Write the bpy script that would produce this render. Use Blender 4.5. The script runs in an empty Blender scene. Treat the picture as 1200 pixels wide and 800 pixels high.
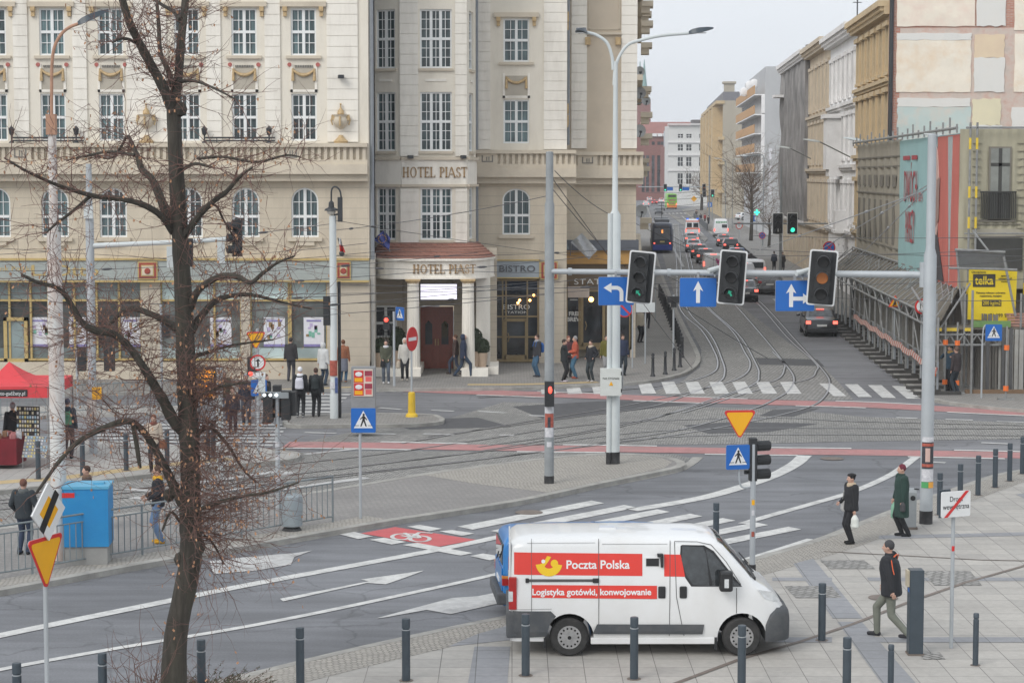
import bpy,bmesh,math,random
from mathutils import Vector,Matrix
R = math.radians
SC = bpy.context.scene
COL = SC.collection
# ---------------------------------------------------------------- camera
FPX = 2400.0            # focal length in pixels of a 1200 px wide picture
CAMH = 8.5
PITCH = math.atan(195.0/FPX)
cam_d = bpy.data.cameras.new('camera')
cam_d.sensor_width = 36.0;cam_d.lens = 36.0*FPX/1200.0
cam_d.clip_start = 0.5;cam_d.clip_end = 6000
cam = bpy.data.objects.new('camera',cam_d);COL.objects.link(cam)
cam.location = (0,0,CAMH);cam.rotation_euler = (math.pi/2-PITCH,0,0)
SC.camera = cam
# ---------------------------------------------------------------- sky, sun, exposure
W = bpy.data.worlds.new('World');SC.world = W;W.use_nodes = True
nt = W.node_tree;nt.nodes.clear()
wo = nt.nodes.new('ShaderNodeOutputWorld');bg = nt.nodes.new('ShaderNodeBackground')
sky = nt.nodes.new('ShaderNodeTexSky');sky.sky_type = 'NISHITA';sky.sun_disc = False
SUN_EL,SUN_ROT = R(38),R(222)
sky.sun_elevation = SUN_EL;sky.sun_rotation = SUN_ROT
sky.air_density = 1.5;sky.dust_density = 5.0;sky.ozone_density = 1.0
tc = nt.nodes.new('ShaderNodeTexCoord')
mp = nt.nodes.new('ShaderNodeMapping');mp.inputs['Scale'].default_value = (1,1,3.5)
nz = nt.nodes.new('ShaderNodeTexNoise');nz.inputs['Scale'].default_value = 2.2;nz.inputs['Detail'].default_value = 5
cr = nt.nodes.new('ShaderNodeValToRGB')
cr.color_ramp.elements[0].position = .3;cr.color_ramp.elements[0].color = (7.35,7.75,8.3,1)
cr.color_ramp.elements[1].position = .75;cr.color_ramp.elements[1].color = (8.1,8.45,8.9,1)
mx = nt.nodes.new('ShaderNodeMixRGB');mx.inputs['Fac'].default_value = .93
L = nt.links.new
L(tc.outputs['Generated'],mp.inputs['Vector']);L(mp.outputs[0],nz.inputs['Vector']);L(nz.outputs['Fac'],cr.inputs['Fac'])
L(sky.outputs[0],mx.inputs[1]);L(cr.outputs[0],mx.inputs[2]);L(mx.outputs[0],bg.inputs['Color'])
bg.inputs['Strength'].default_value = .105
L(bg.outputs[0],wo.inputs['Surface'])
sun_d = bpy.data.lights.new('sun','SUN');sun_d.energy = 1.35;sun_d.angle = R(30);sun_d.color = (1,.97,.93)
sun = bpy.data.objects.new('sun',sun_d);COL.objects.link(sun)
sun.rotation_euler = (R(90)-SUN_EL,0,R(180)-SUN_ROT+R(0));sun.location = (0,0,60)
SC.view_settings.view_transform = 'Standard';SC.view_settings.look = 'None'
SC.view_settings.exposure = 0.25;SC.view_settings.gamma = 1.0
SC.render.engine = 'CYCLES'
SC.cycles.max_bounces = 4;SC.cycles.diffuse_bounces = 3;SC.cycles.volume_bounces = 0
# ---------------------------------------------------------------- photogrammetry: picture point -> place
SP,CP = math.sin(PITCH),math.cos(PITCH)
def ray(px,py):
 a = (px-600.0)/FPX;b = (400.0-py)/FPX
 return Vector((a,CP+b*SP,-SP+b*CP))
def G(px,py,z=0.0):
 d = ray(px,py);t = (z-CAMH)/d.z
 return Vector((d.x*t,d.y*t,z))
def P(px,py,Y):
 d = ray(px,py);t = Y/d.y
 return Vector((d.x*t,Y,CAMH+d.z*t))
def KX(px,Y,z=4.0):     # x of a picture column at depth Y
 return P(px,205+(CAMH-z)*FPX/Y,Y).x
def ZZ(py,Y): return P(600,py,Y).z
def UW(F,px,py):       # picture point -> (u, w) on the plane of a facade frame
 d = ray(px,py);t = (F.O-Vector((0,0,CAMH))).dot(F.N)/d.dot(F.N);q = Vector((0,0,CAMH))+d*t-F.O
 return q.dot(F.U),q.z
# ---------------------------------------------------------------- mesh builder
class MB:
 W = True
 def __init__(s): s.v = [];s.f = [];s.m = [];s.c = [(0,0)]
 def cut(s):
  if (len(s.v),len(s.f)) != s.c[-1]: s.c.append((len(s.v),len(s.f)))
  return s
 def build_each(s,name,mats,parent=None,**k):     # one object per piece laid down between cuts
  s.cut();out = []
  for (v0,f0),(v1,f1) in zip(s.c,s.c[1:]):
   q = MB();q.v = s.v[v0:v1];q.f = [[i-v0 for i in f] for f in s.f[f0:f1]];q.m = s.m[f0:f1]
   out.append(q.build(name,mats,parent,**k))
  return out
 def add(s,vs,fs,m=0):
  o = len(s.v);s.v += [tuple(v) for v in vs]
  for f in fs: s.f.append([i+o for i in f]);s.m.append(m)
  return s
 def box(s,x0,x1,y0,y1,z0,z1,m=0):
  return s.add([(x0,y0,z0),(x1,y0,z0),(x1,y1,z0),(x0,y1,z0),(x0,y0,z1),(x1,y0,z1),(x1,y1,z1),(x0,y1,z1)],
   [(0,3,2,1),(4,5,6,7),(0,1,5,4),(1,2,6,5),(2,3,7,6),(3,0,4,7)],m)
 def obox(s,c,size,rz=0,m=0,rx=0,ry=0):
  M = Matrix.Translation(Vector(c)) @ Matrix.Rotation(rz,4,'Z') @ Matrix.Rotation(rx,4,'X') @ Matrix.Rotation(ry,4,'Y')
  a,b,d = size[0]/2,size[1]/2,size[2]/2
  vs = [M@Vector(q) for q in [(-a,-b,-d),(a,-b,-d),(a,b,-d),(-a,b,-d),(-a,-b,d),(a,-b,d),(a,b,d),(-a,b,d)]]
  return s.add(vs,[(0,3,2,1),(4,5,6,7),(0,1,5,4),(1,2,6,5),(2,3,7,6),(3,0,4,7)],m)
 def fbox(s,F,u0,u1,d0,d1,w0,w1,m=0):
  vs = [F.pt(u,d,w) for w in (w0,w1) for (u,d) in ((u0,d1),(u1,d1),(u1,d0),(u0,d0))]
  return s.add(vs,[(0,3,2,1),(4,5,6,7),(0,1,5,4),(1,2,6,5),(2,3,7,6),(3,0,4,7)],m)
 def tube(s,pts,rad,n=8,m=0,cap=True):
  pts = [Vector(p) for p in pts]
  if not hasattr(rad,'__len__'): rad = [rad]*len(pts)
  up = None;o = len(s.v);k = len(pts)
  for i,p in enumerate(pts):
   t = (pts[min(i+1,k-1)]-pts[max(i-1,0)]).normalized()
   if up is None:
    up = Vector((0,0,1)) if abs(t.z) < .9 else Vector((1,0,0))
   a = up - t*up.dot(t)
   if a.length < 1e-5: a = t.orthogonal()
   a.normalize();b = t.cross(a);up = a
   for j in range(n):
    q = 2*math.pi*j/n
    s.v.append(tuple(p + (a*math.cos(q)+b*math.sin(q))*rad[i]))
  for i in range(k-1):
   for j in range(n):
    s.f.append([o+i*n+j,o+i*n+(j+1)%n,o+(i+1)*n+(j+1)%n,o+(i+1)*n+j]);s.m.append(m)
  if cap:
   s.f.append([o+j for j in range(n)][::-1]);s.m.append(m)
   s.f.append([o+(k-1)*n+j for j in range(n)]);s.m.append(m)
  return s
 def cyl(s,p0,p1,r0,r1=None,n=12,m=0):
  return s.tube([p0,p1],[r0,r0 if r1 is None else r1],n,m)
 def lathe(s,c,prof,n=16,m=0,axis='Z',rz=0):
  o = len(s.v);c = Vector(c);k = len(prof)
  for r,z in prof:
   for j in range(n):
    q = 2*math.pi*j/n
    if axis == 'Z': p = Vector((r*math.cos(q),r*math.sin(q),z))
    else:
     p = Vector((r*math.cos(q),z,r*math.sin(q)))
     p = Matrix.Rotation(rz,3,'Z') @ p
    s.v.append(tuple(c+p))
  for i in range(k-1):
   for j in range(n):
    s.f.append([o+i*n+j,o+i*n+(j+1)%n,o+(i+1)*n+(j+1)%n,o+(i+1)*n+j]);s.m.append(m)
  s.f.append([o+j for j in range(n)][::-1]);s.m.append(m)
  s.f.append([o+(k-1)*n+j for j in range(n)]);s.m.append(m)
  return s
 def ball(s,c,r,m=0,n=10,rz=0):
  if not hasattr(r,'__len__'): r = (r,r,r)
  c = Vector(c);o = len(s.v);h = n//2
  M = Matrix.Rotation(rz,3,'Z')
  for i in range(1,h):
   a = math.pi*i/h
   for j in range(n):
    q = 2*math.pi*j/n
    s.v.append(tuple(c + M@Vector((r[0]*math.sin(a)*math.cos(q),r[1]*math.sin(a)*math.sin(q),r[2]*math.cos(a)))))
  t = len(s.v);s.v.append(tuple(c+Vector((0,0,r[2]))));s.v.append(tuple(c-Vector((0,0,r[2]))))
  for i in range(h-2):
   for j in range(n):
    s.f.append([o+i*n+j,o+(i+1)*n+j,o+(i+1)*n+(j+1)%n,o+i*n+(j+1)%n]);s.m.append(m)
  for j in range(n):
   s.f.append([t,o+j,o+(j+1)%n]);s.m.append(m)
   s.f.append([t+1,o+(h-2)*n+(j+1)%n,o+(h-2)*n+j]);s.m.append(m)
  return s
 def prism(s,poly,z0,z1,m=0,ms=None):
  n = len(poly);a = sum(poly[i][0]*poly[(i+1)%n][1]-poly[(i+1)%n][0]*poly[i][1] for i in range(n))
  if a < 0: poly = poly[::-1]
  vs = [(p[0],p[1],z0) for p in poly]+[(p[0],p[1],z1) for p in poly]
  s.add(vs,[list(range(n,2*n))],m)
  s.add(vs,[list(range(n))[::-1]]+[[i,(i+1)%n,n+(i+1)%n,n+i] for i in range(n)],m if ms is None else ms)
  return s
 def fprism(s,F,poly,d0,d1,m=0):        # polygon (u,w) on a facade, thickness d0..d1
  n = len(poly);a = sum(poly[i][0]*poly[(i+1)%n][1]-poly[(i+1)%n][0]*poly[i][1] for i in range(n))
  if a < 0: poly = poly[::-1]
  vs = [F.pt(p[0],d1,p[1]) for p in poly]+[F.pt(p[0],d0,p[1]) for p in poly]
  return s.add(vs,[list(range(n)),list(range(n,2*n))[::-1]]+[[i,n+i,n+(i+1)%n,(i+1)%n] for i in range(n)],m)
 def poly(s,vs,m=0): return s.add(vs,[list(range(len(vs)))],m)
 def build(s,name,mats,parent=None,smooth=False,org=None,world=None,ang=35):
  if world is None: world = MB.W
  me = bpy.data.meshes.new(name)
  if parent is not None and world and org is None: org = parent.location
  if org is not None:
   ox,oy,oz = org;vs = [(a-ox,b-oy,c-oz) for a,b,c in s.v]
  else: vs = s.v
  me.from_pydata(vs,[],s.f)
  if not isinstance(mats,(list,tuple)): mats = [mats]
  for q in mats: me.materials.append(q)
  me.polygons.foreach_set('material_index',s.m)
  if smooth:
   me.polygons.foreach_set('use_smooth',[True]*len(s.f));me.update()
   me.set_sharp_from_angle(angle=R(ang))
  me.update()
  o = bpy.data.objects.new(name,me);COL.objects.link(o)
  if parent is not None: o.parent = parent
  elif org is not None: o.location = org
  return o
class Fr:
 def __init__(s,O,U):
  s.O = Vector(O);s.U = Vector((U[0],U[1],0)).normalized();s.N = Vector((s.U.y,-s.U.x,0))
  s.rz = math.atan2(s.U.y,s.U.x)
 def pt(s,u,d,w): return s.O + s.U*u + s.N*d + Vector((0,0,w))
def tag(o,label,cat=None,group=None,kind=None):
 if label: o['label'] = label
 if cat: o['category'] = cat
 if group: o['group'] = group
 if kind: o['kind'] = kind
 return o
def thing(name,label,cat,loc=(0,0,0),rz=0,group=None):
 o = bpy.data.objects.new(name,None);o.empty_display_size = .2;COL.objects.link(o)
 o.location = loc;o.rotation_euler = (0,0,rz)
 return tag(o,label,cat,group)
def struct(mb,name,mats,**k):
 o = mb.build(name,mats,**k);o['kind'] = 'structure';return o
def copy_tree(o,parent=None):
 c = o.copy();COL.objects.link(c);c.parent = parent
 for ch in o.children: copy_tree(ch,c)
 return c
def place(o,loc,rz,label=None,group=None):
 c = copy_tree(o);c.location = loc;c.rotation_euler = (0,0,rz)
 if label: c['label'] = label
 if group: c['group'] = group
 return c
_first = set()
def inst(proto,loc,rz,label,group=None):    # first use moves the prototype itself, later ones copy it
 if proto.name not in _first:
  _first.add(proto.name);c = proto
  c.location = loc;c.rotation_euler = (0,0,rz)
 else: c = copy_tree(proto);c.location = loc;c.rotation_euler = (0,0,rz)
 c['label'] = label
 if group: c['group'] = group
 return c
TS = bpy.data.scenes.new('workbench')        # a scratch scene: modifiers and text are evaluated there, quickly
def evald(o,keep=True):
 TS.collection.objects.link(o);vl = TS.view_layers[0];vl.update();me = bpy.data.meshes.new_from_object(o.evaluated_get(vl.depsgraph),depsgraph=vl.depsgraph);TS.collection.objects.unlink(o);return me
# text as mesh data in the local XZ plane (reads from -Y)
def text_mb(mb,body,F,u,w,size,d=.02,m=0,th=.012,align='CENTER',sx=1.0,bold=0.0,lines=1.0):
 cu = bpy.data.curves.new('t','FONT');cu.body = body;cu.size = size;cu.align_x = align
 cu.extrude = th/2;cu.offset = bold;cu.resolution_u = 3;cu.space_line = lines
 ob = bpy.data.objects.new('t',cu)
 me = evald(ob)
 vs = [F.pt(u+v.co.x*sx,d+th/2+v.co.z,w+v.co.y) for v in me.vertices]
 fs = [list(p.vertices) for p in me.polygons]
 bpy.data.objects.remove(ob);bpy.data.curves.remove(cu)
 mb.add(vs,fs,m)
 return mb
# ---------------------------------------------------------------- materials
def _n(t,k,**kw):
 n = t.nodes.new(k)
 for a,b in kw.items():
  if a in n.inputs: n.inputs[a].default_value = b
  else: setattr(n,a,b)
 return n
MATS = {}
def mat(name,col,rough=.7,var=.12,scale=3.0,metal=0.0,bump=0.0,bscale=None,coord='Object',spec=.5,
  emit=None,estr=0.0,dirt=None,dirt_amt=.5,dscale=.8,lines=None,coat=0.0,stretch=None):
 if name in MATS: return MATS[name]
 mt = bpy.data.materials.new(name);mt.use_nodes = True;t = mt.node_tree;b = t.nodes['Principled BSDF']
 L = t.links.new
 if coord == 'World': g = _n(t,'ShaderNodeNewGeometry');cs = g.outputs['Position']
 else: g = _n(t,'ShaderNodeTexCoord');cs = g.outputs[coord]
 if stretch:
  mp = _n(t,'ShaderNodeMapping');mp.inputs['Scale'].default_value = stretch;L(cs,mp.inputs['Vector']);vs = mp.outputs[0]
 else: vs = cs
 nz = _n(t,'ShaderNodeTexNoise',Scale=scale,Detail=6.0,Roughness=.6);L(vs,nz.inputs['Vector'])
 rp = _n(t,'ShaderNodeValToRGB')
 c = Vector(col)
 lo = c*(1-var);hi = c*(1+var)
 rp.color_ramp.elements[0].position = .3;rp.color_ramp.elements[1].position = .7
 rp.color_ramp.elements[0].color = (*lo,1);rp.color_ramp.elements[1].color = (*[min(q,1) for q in hi],1)
 L(nz.outputs['Fac'],rp.inputs['Fac']);out = rp.outputs[0]
 if dirt:
  n2 = _n(t,'ShaderNodeTexNoise',Scale=dscale,Detail=8.0,Roughness=.7);L(vs,n2.inputs['Vector'])
  r2 = _n(t,'ShaderNodeValToRGB');r2.color_ramp.elements[0].position = .45;r2.color_ramp.elements[1].position = .75
  r2.color_ramp.elements[1].color = (dirt_amt,)*3+(1,)
  L(n2.outputs['Fac'],r2.inputs['Fac'])
  m2 = _n(t,'ShaderNodeMixRGB');L(r2.outputs[0],m2.inputs[0]);L(out,m2.inputs[1]);m2.inputs[2].default_value = (*dirt,1)
  out = m2.outputs[0]
 ln_out = None
 if lines:       # horizontal joints of render courses: (spacing, width, darkness)
  sp = _n(t,'ShaderNodeSeparateXYZ');g2 = _n(t,'ShaderNodeNewGeometry');L(g2.outputs['Position'],sp.inputs[0])
  a = _n(t,'ShaderNodeMath',operation='PINGPONG');L(sp.outputs['Z'],a.inputs[0]);a.inputs[1].default_value = lines[0]/2
  c2 = _n(t,'ShaderNodeMath',operation='LESS_THAN');L(a.outputs[0],c2.inputs[0]);c2.inputs[1].default_value = lines[1]
  m3 = _n(t,'ShaderNodeMixRGB');L(c2.outputs[0],m3.inputs[0]);L(out,m3.inputs[1]);m3.inputs[2].default_value = (*(c*lines[2]),1)
  out = m3.outputs[0]
 L(out,b.inputs['Base Color'])
 b.inputs['Roughness'].default_value = rough;b.inputs['Metallic'].default_value = metal
 b.inputs['Specular IOR Level'].default_value = spec;b.inputs['Coat Weight'].default_value = coat
 if emit: b.inputs['Emission Color'].default_value = (*emit,1);b.inputs['Emission Strength'].default_value = estr
 if bump:
  n3 = _n(t,'ShaderNodeTexNoise',Scale=bscale or scale*6,Detail=4.0);L(vs,n3.inputs['Vector'])
  bp = _n(t,'ShaderNodeBump',Strength=bump,Distance=.02);L(n3.outputs['Fac'],bp.inputs['Height']);L(bp.outputs[0],b.inputs['Normal'])
 MATS[name] = mt;return mt
def brickmat(name,c1,c2,mortar,bw,rh,ms=.01,off=.5,rz=0.0,rough=.85,distort=0.0,patch=None,pamt=.5,pscale=.4,
    bump=.3,coord='World',vert=False,squash=1.0,loc=(0,0,0)):
 if name in MATS: return MATS[name]
 mt = bpy.data.materials.new(name);mt.use_nodes = True;t = mt.node_tree;b = t.nodes['Principled BSDF'];L = t.links.new
 g = _n(t,'ShaderNodeNewGeometry')
 if vert:    # vertical walls: (x+y, z)
  sp = _n(t,'ShaderNodeSeparateXYZ');L(g.outputs['Position'],sp.inputs[0])
  ad = _n(t,'ShaderNodeMath',operation='ADD');L(sp.outputs['X'],ad.inputs[0]);L(sp.outputs['Y'],ad.inputs[1])
  cb = _n(t,'ShaderNodeCombineXYZ');L(ad.outputs[0],cb.inputs['X']);L(sp.outputs['Z'],cb.inputs['Y']);src = cb.outputs[0]
 else: src = g.outputs['Position']
 mp = _n(t,'ShaderNodeMapping');mp.inputs['Rotation'].default_value = (0,0,rz);mp.inputs['Location'].default_value = loc
 L(src,mp.inputs['Vector']);vec = mp.outputs[0]
 if distort:
  nd = _n(t,'ShaderNodeTexNoise',Scale=1.3,Detail=3.0);L(g.outputs['Position'],nd.inputs['Vector'])
  sb = _n(t,'ShaderNodeVectorMath',operation='SCALE');L(nd.outputs['Color'],sb.inputs[0]);sb.inputs['Scale'].default_value = distort
  av = _n(t,'ShaderNodeVectorMath',operation='ADD');L(vec,av.inputs[0]);L(sb.outputs[0],av.inputs[1]);vec = av.outputs[0]
 br = _n(t,'ShaderNodeTexBrick');br.offset = off;br.squash = squash
 br.inputs['Scale'].default_value = 1.0;br.inputs['Brick Width'].default_value = bw;br.inputs['Row Height'].default_value = rh
 br.inputs['Mortar Size'].default_value = ms;br.inputs['Mortar Smooth'].default_value = .3
 br.inputs['Color1'].default_value = (*c1,1);br.inputs['Color2'].default_value = (*c2,1);br.inputs['Mortar'].default_value = (*mortar,1)
 L(vec,br.inputs['Vector']);out = br.outputs['Color']
 nz = _n(t,'ShaderNodeTexNoise',Scale=pscale,Detail=7.0,Roughness=.65);L(g.outputs['Position'],nz.inputs['Vector'])
 rp = _n(t,'ShaderNodeValToRGB');rp.color_ramp.elements[0].position = .42;rp.color_ramp.elements[1].position = .72
 rp.color_ramp.elements[1].color = (pamt,)*3+(1,);L(nz.outputs['Fac'],rp.inputs['Fac'])
 m2 = _n(t,'ShaderNodeMixRGB');L(rp.outputs[0],m2.inputs[0]);L(out,m2.inputs[1])
 m2.inputs[2].default_value = (*(patch or [q*.7 for q in c1]),1)
 n5 = _n(t,'ShaderNodeTexNoise',Scale=9.0,Detail=4.0);L(g.outputs['Position'],n5.inputs['Vector'])
 r5 = _n(t,'ShaderNodeMapRange');r5.inputs['To Min'].default_value = .82;r5.inputs['To Max'].default_value = 1.18;L(n5.outputs['Fac'],r5.inputs['Value'])
 m5 = _n(t,'ShaderNodeVectorMath',operation='SCALE');L(m2.outputs[0],m5.inputs[0]);L(r5.outputs[0],m5.inputs['Scale'])
 L(m5.outputs[0],b.inputs['Base Color']);b.inputs['Roughness'].default_value = rough
 if bump:
  bp = _n(t,'ShaderNodeBump',Strength=bump,Distance=.02);bp.invert = True;L(br.outputs['Fac'],bp.inputs['Height']);L(bp.outputs[0],b.inputs['Normal'])
 MATS[name] = mt;return mt
def asphalt(name,base,warm=0.0,rough=.9):
 if name in MATS: return MATS[name]
 mt = bpy.data.materials.new(name);mt.use_nodes = True;t = mt.node_tree;b = t.nodes['Principled BSDF'];L = t.links.new
 g = _n(t,'ShaderNodeNewGeometry');pos = g.outputs['Position']
 n1 = _n(t,'ShaderNodeTexNoise',Scale=.16,Detail=8.0,Roughness=.62);L(pos,n1.inputs['Vector'])
 mp = _n(t,'ShaderNodeMapping');mp.inputs['Rotation'].default_value = (0,0,R(-18));mp.inputs['Scale'].default_value = (.25,2.2,1);L(pos,mp.inputs['Vector'])
 n2 = _n(t,'ShaderNodeTexNoise',Scale=.7,Detail=6.0,Roughness=.6);L(mp.outputs[0],n2.inputs['Vector'])
 n3 = _n(t,'ShaderNodeTexNoise',Scale=22.0,Detail=3.0);L(pos,n3.inputs['Vector'])
 def mr(s,a,c):
  q = _n(t,'ShaderNodeMapRange');q.inputs['From Min'].default_value = .3;q.inputs['From Max'].default_value = .7
  q.inputs['To Min'].default_value = a;q.inputs['To Max'].default_value = c;L(s,q.inputs['Value']);return q.outputs[0]
 a = _n(t,'ShaderNodeMath',operation='MULTIPLY');L(mr(n1.outputs['Fac'],.7,1.28),a.inputs[0]);L(mr(n2.outputs['Fac'],.78,1.2),a.inputs[1])
 a2 = _n(t,'ShaderNodeMath',operation='MULTIPLY');L(a.outputs[0],a2.inputs[0]);L(mr(n3.outputs['Fac'],.9,1.1),a2.inputs[1])
 # cracks
 vo = _n(t,'ShaderNodeTexVoronoi',feature='DISTANCE_TO_EDGE');vo.inputs['Scale'].default_value = .22
 n4 = _n(t,'ShaderNodeTexNoise',Scale=1.1,Detail=5.0);L(pos,n4.inputs['Vector'])
 av = _n(t,'ShaderNodeVectorMath',operation='ADD');L(pos,av.inputs[0]);L(n4.outputs['Color'],av.inputs[1]);L(av.outputs[0],vo.inputs['Vector'])
 lt = _n(t,'ShaderNodeMapRange');lt.inputs['From Max'].default_value = .012;lt.inputs['To Min'].default_value = .72;L(vo.outputs['Distance'],lt.inputs['Value'])
 a3 = _n(t,'ShaderNodeMath',operation='MULTIPLY');L(a2.outputs[0],a3.inputs[0]);L(lt.outputs[0],a3.inputs[1])
 sc = _n(t,'ShaderNodeVectorMath',operation='SCALE');sc.inputs[0].default_value = (base*(1+warm),base,base*(1.04-warm));L(a3.outputs[0],sc.inputs['Scale'])
 L(sc.outputs[0],b.inputs['Base Color']);b.inputs['Roughness'].default_value = rough
 bp = _n(t,'ShaderNodeBump',Strength=.25,Distance=.01);L(n3.outputs['Fac'],bp.inputs['Height']);L(bp.outputs[0],b.inputs['Normal'])
 MATS[name] = mt;return mt
# ================================================================= GROUND
M_ASPH = asphalt('asphalt',.172,-.03)
M_ASPH2 = asphalt('asphalt_worn',.18,-.01)
M_COB = brickmat('cobble_setts',(.42,.41,.385),(.26,.255,.245),(.085,.083,.077),.17,.13,.018,rz=R(8),distort=.12,
     patch=(.18,.178,.17),pamt=.85,pscale=.22,bump=.8)
M_COB2 = brickmat('cobble_apron',(.42,.39,.345),(.33,.31,.28),(.2,.19,.17),.11,.11,.014,rz=R(20),distort=.2,
     patch=(.34,.32,.285),pamt=.5,bump=.4)
M_COB3 = brickmat('cobble_track',(.39,.38,.36),(.26,.255,.24),(.1,.096,.09),.2,.14,.018,rz=R(50),distort=.08,
     patch=(.21,.205,.195),pamt=.7,pscale=.3,bump=.6)
M_SLAB = brickmat('plaza_slabs',(.45,.43,.395),(.37,.355,.33),(.17,.16,.15),.62,.62,.009,off=0.0,rough=.8,
     patch=(.31,.29,.265),pamt=.55,pscale=.55,bump=.15)
M_SLABG = brickmat('grey_slabs',(.285,.29,.305),(.25,.255,.268),(.12,.12,.12),.62,.62,.009,off=0.0,rough=.75,
     patch=(.23,.235,.24),pamt=.5,pscale=.5,bump=.15)
M_HERR = brickmat('island_paving',(.30,.285,.27),(.26,.25,.24),(.14,.135,.13),.2,.1,.008,rz=R(35),
     patch=(.19,.182,.175),pamt=.6,bump=.2)
M_WALK = brickmat('sidewalk_paving',(.29,.275,.255),(.25,.24,.225),(.13,.125,.12),.25,.25,.01,off=.5,
     patch=(.17,.165,.155),pamt=.6,pscale=.3,bump=.15)
M_PLAT = brickmat('platform_paving',(.42,.405,.38),(.36,.35,.33),(.2,.19,.18),.4,.4,.01,off=0.0,
     patch=(.3,.29,.27),pamt=.5,pscale=.4,bump=.1)
M_KERB = mat('kerb_granite',(.34,.33,.305),.85,.22,2.5,bump=.2,coord='World',dirt=(.2,.19,.17),dscale=1.2)
M_WHITE = mat('road_paint_white',(.60,.60,.58),.75,.1,6,coord='World',dirt=(.26,.26,.26),dirt_amt=.8,dscale=2.2)
M_WHITE2 = mat('road_paint_worn',(.5,.5,.49),.8,.14,5,coord='World',dirt=(.2,.2,.2),dirt_amt=.85,dscale=1.1)
M_RED = mat('bike_lane_red',(.42,.20,.195),.85,.12,3,coord='World',dirt=(.27,.2,.19),dirt_amt=.85,dscale=.7)
M_RED2 = mat('bike_box_red',(.52,.11,.115),.85,.08,4,coord='World',dirt=(.4,.12,.12),dirt_amt=.5)
M_TACT = mat('tactile_yellow',(.5,.38,.2),.85,.12,5,coord='World',dirt=(.33,.28,.2))
M_RAIL = mat('rail_steel',(.36,.36,.37),.42,.15,4,metal=.55,coord='World')
M_GROOVE = mat('rail_groove',(.045,.043,.04),.8,.2,5,coord='World')
M_PATCH = mat('asphalt_patch',(.085,.086,.09),.9,.12,3,coord='World')
M_DRAIN = mat('drain_steel',(.17,.14,.12),.7,.2,6,coord='World')
def smooth(pts,n=6):
 q = [Vector(p) for p in pts];q = [q[0]*2-q[1]] + q + [q[-1]*2-q[-2]];out = []
 for i in range(1,len(q)-2):
  a,b,c,d = q[i-1:i+3]
  for k in range(n):
   t = k/n
   out.append(.5*((2*b)+(c-a)*t+(2*a-5*b+4*c-d)*t*t+(3*b-a-3*c+d)*t**3))
 out.append(q[-2]);return out
def line_px(pts,z=0.0,n=6):
 w = [G(x,y,z) for x,y in pts]
 return smooth(w,n) if n > 1 else w
def strip(mb,pts,hw,z0,z1=None,m=0,off=0.0):
 L_ = [];R_ = []
 for i,p in enumerate(pts):
  t = pts[min(i+1,len(pts)-1)]-pts[max(i-1,0)];t.z = 0;t.normalize();nn = Vector((-t.y,t.x,0))
  L_.append(p+nn*(off+hw));R_.append(p+nn*(off-hw))
 zt = z0 if z1 is None else z1
 for i in range(len(pts)-1):
  a,b,c,d = R_[i],R_[i+1],L_[i+1],L_[i]
  mb.add([(q.x,q.y,zt) for q in (a,b,c,d)],[(0,1,2,3)],m)
  if z1 is not None:
   mb.add([(a.x,a.y,z0),(b.x,b.y,z0),(b.x,b.y,z1),(a.x,a.y,z1)],[(0,1,2,3)],m)
   mb.add([(d.x,d.y,z0),(c.x,c.y,z0),(c.x,c.y,z1),(d.x,d.y,z1)],[(3,2,1,0)],m)
 if z1 is not None:
  for a,b in ((R_[0],L_[0]),(L_[-1],R_[-1])):
   mb.add([(a.x,a.y,z0),(a.x,a.y,z1),(b.x,b.y,z1),(b.x,b.y,z0)],[(0,1,2,3)],m)
def flat(mb,px,z,m=0):
 vs = [G(x,y,z) for x,y in px];n = len(vs)
 a = sum(vs[i].x*vs[(i+1)%n].y-vs[(i+1)%n].x*vs[i].y for i in range(n))
 if a < 0: vs = vs[::-1]
 mb.add(vs,[list(range(n))],m)
HK = .12
# ground sheet
g = MB();g.add([(-900,-60,0),(900,-60,0),(900,1500,0),(-900,1500,0)],[(0,1,2,3)]);struct(g,'ground',M_ASPH2)
g = MB()
flat(g,[(-250,760),(0,699),(150,668),(300,645),(450,616),(600,592),(780,556),(800,545),(860,524),(1000,528),(1250,534),(1400,560),(1200,560),(1100,600),(900,670),(600,730),(250,810),(-200,930)],.004)
struct(g,'road',M_ASPH)
g = MB()
flat(g,[(590,471),(760,475),(930,480),(1010,488),(1250,497),(1250,513),(1000,517),(860,520),(700,521),(480,521),(350,519),(440,500),(520,492)],.008)
flat(g,[(350,530),(440,528),(560,528.5),(700,530),(792,532),(810,537),(797,545),(700,540),(600,546),(500,562),(400,580),(200,606),(0,626),(-120,640),(-120,585),(0,577),(130,562),(250,549),(330,541)],.008)
struct(g,'cobbled_road',M_COB)
g = MB()
flat(g,[(767,262),(795,262),(800,285),(822,315),(865,356),(925,402),(967,432),(985,450),(1000,468),(940,469),(830,466),(760,461),(800,446),(820,430),(822,410),(806,380),(790,345),(777,300)],.008)
struct(g,'tram_track_cobbles',M_COB3)
# asphalt patches around the track crossing
g = MB()
flat(g,[(600,476),(700,470),(830,468),(800,474),(700,486),(640,492)],.011)
flat(g,[(800,498),(860,494),(960,496),(900,506),(830,508)],.011)
flat(g,[(885,419),(958,421),(966,429),(890,427)],.011)
flat(g,[(905,480),(960,478),(930,488),(890,487)],.011)
flat(g,[(440,492),(560,489),(600,500),(480,503)],.011)
struct(g,'asphalt_patches',M_PATCH)
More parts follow.
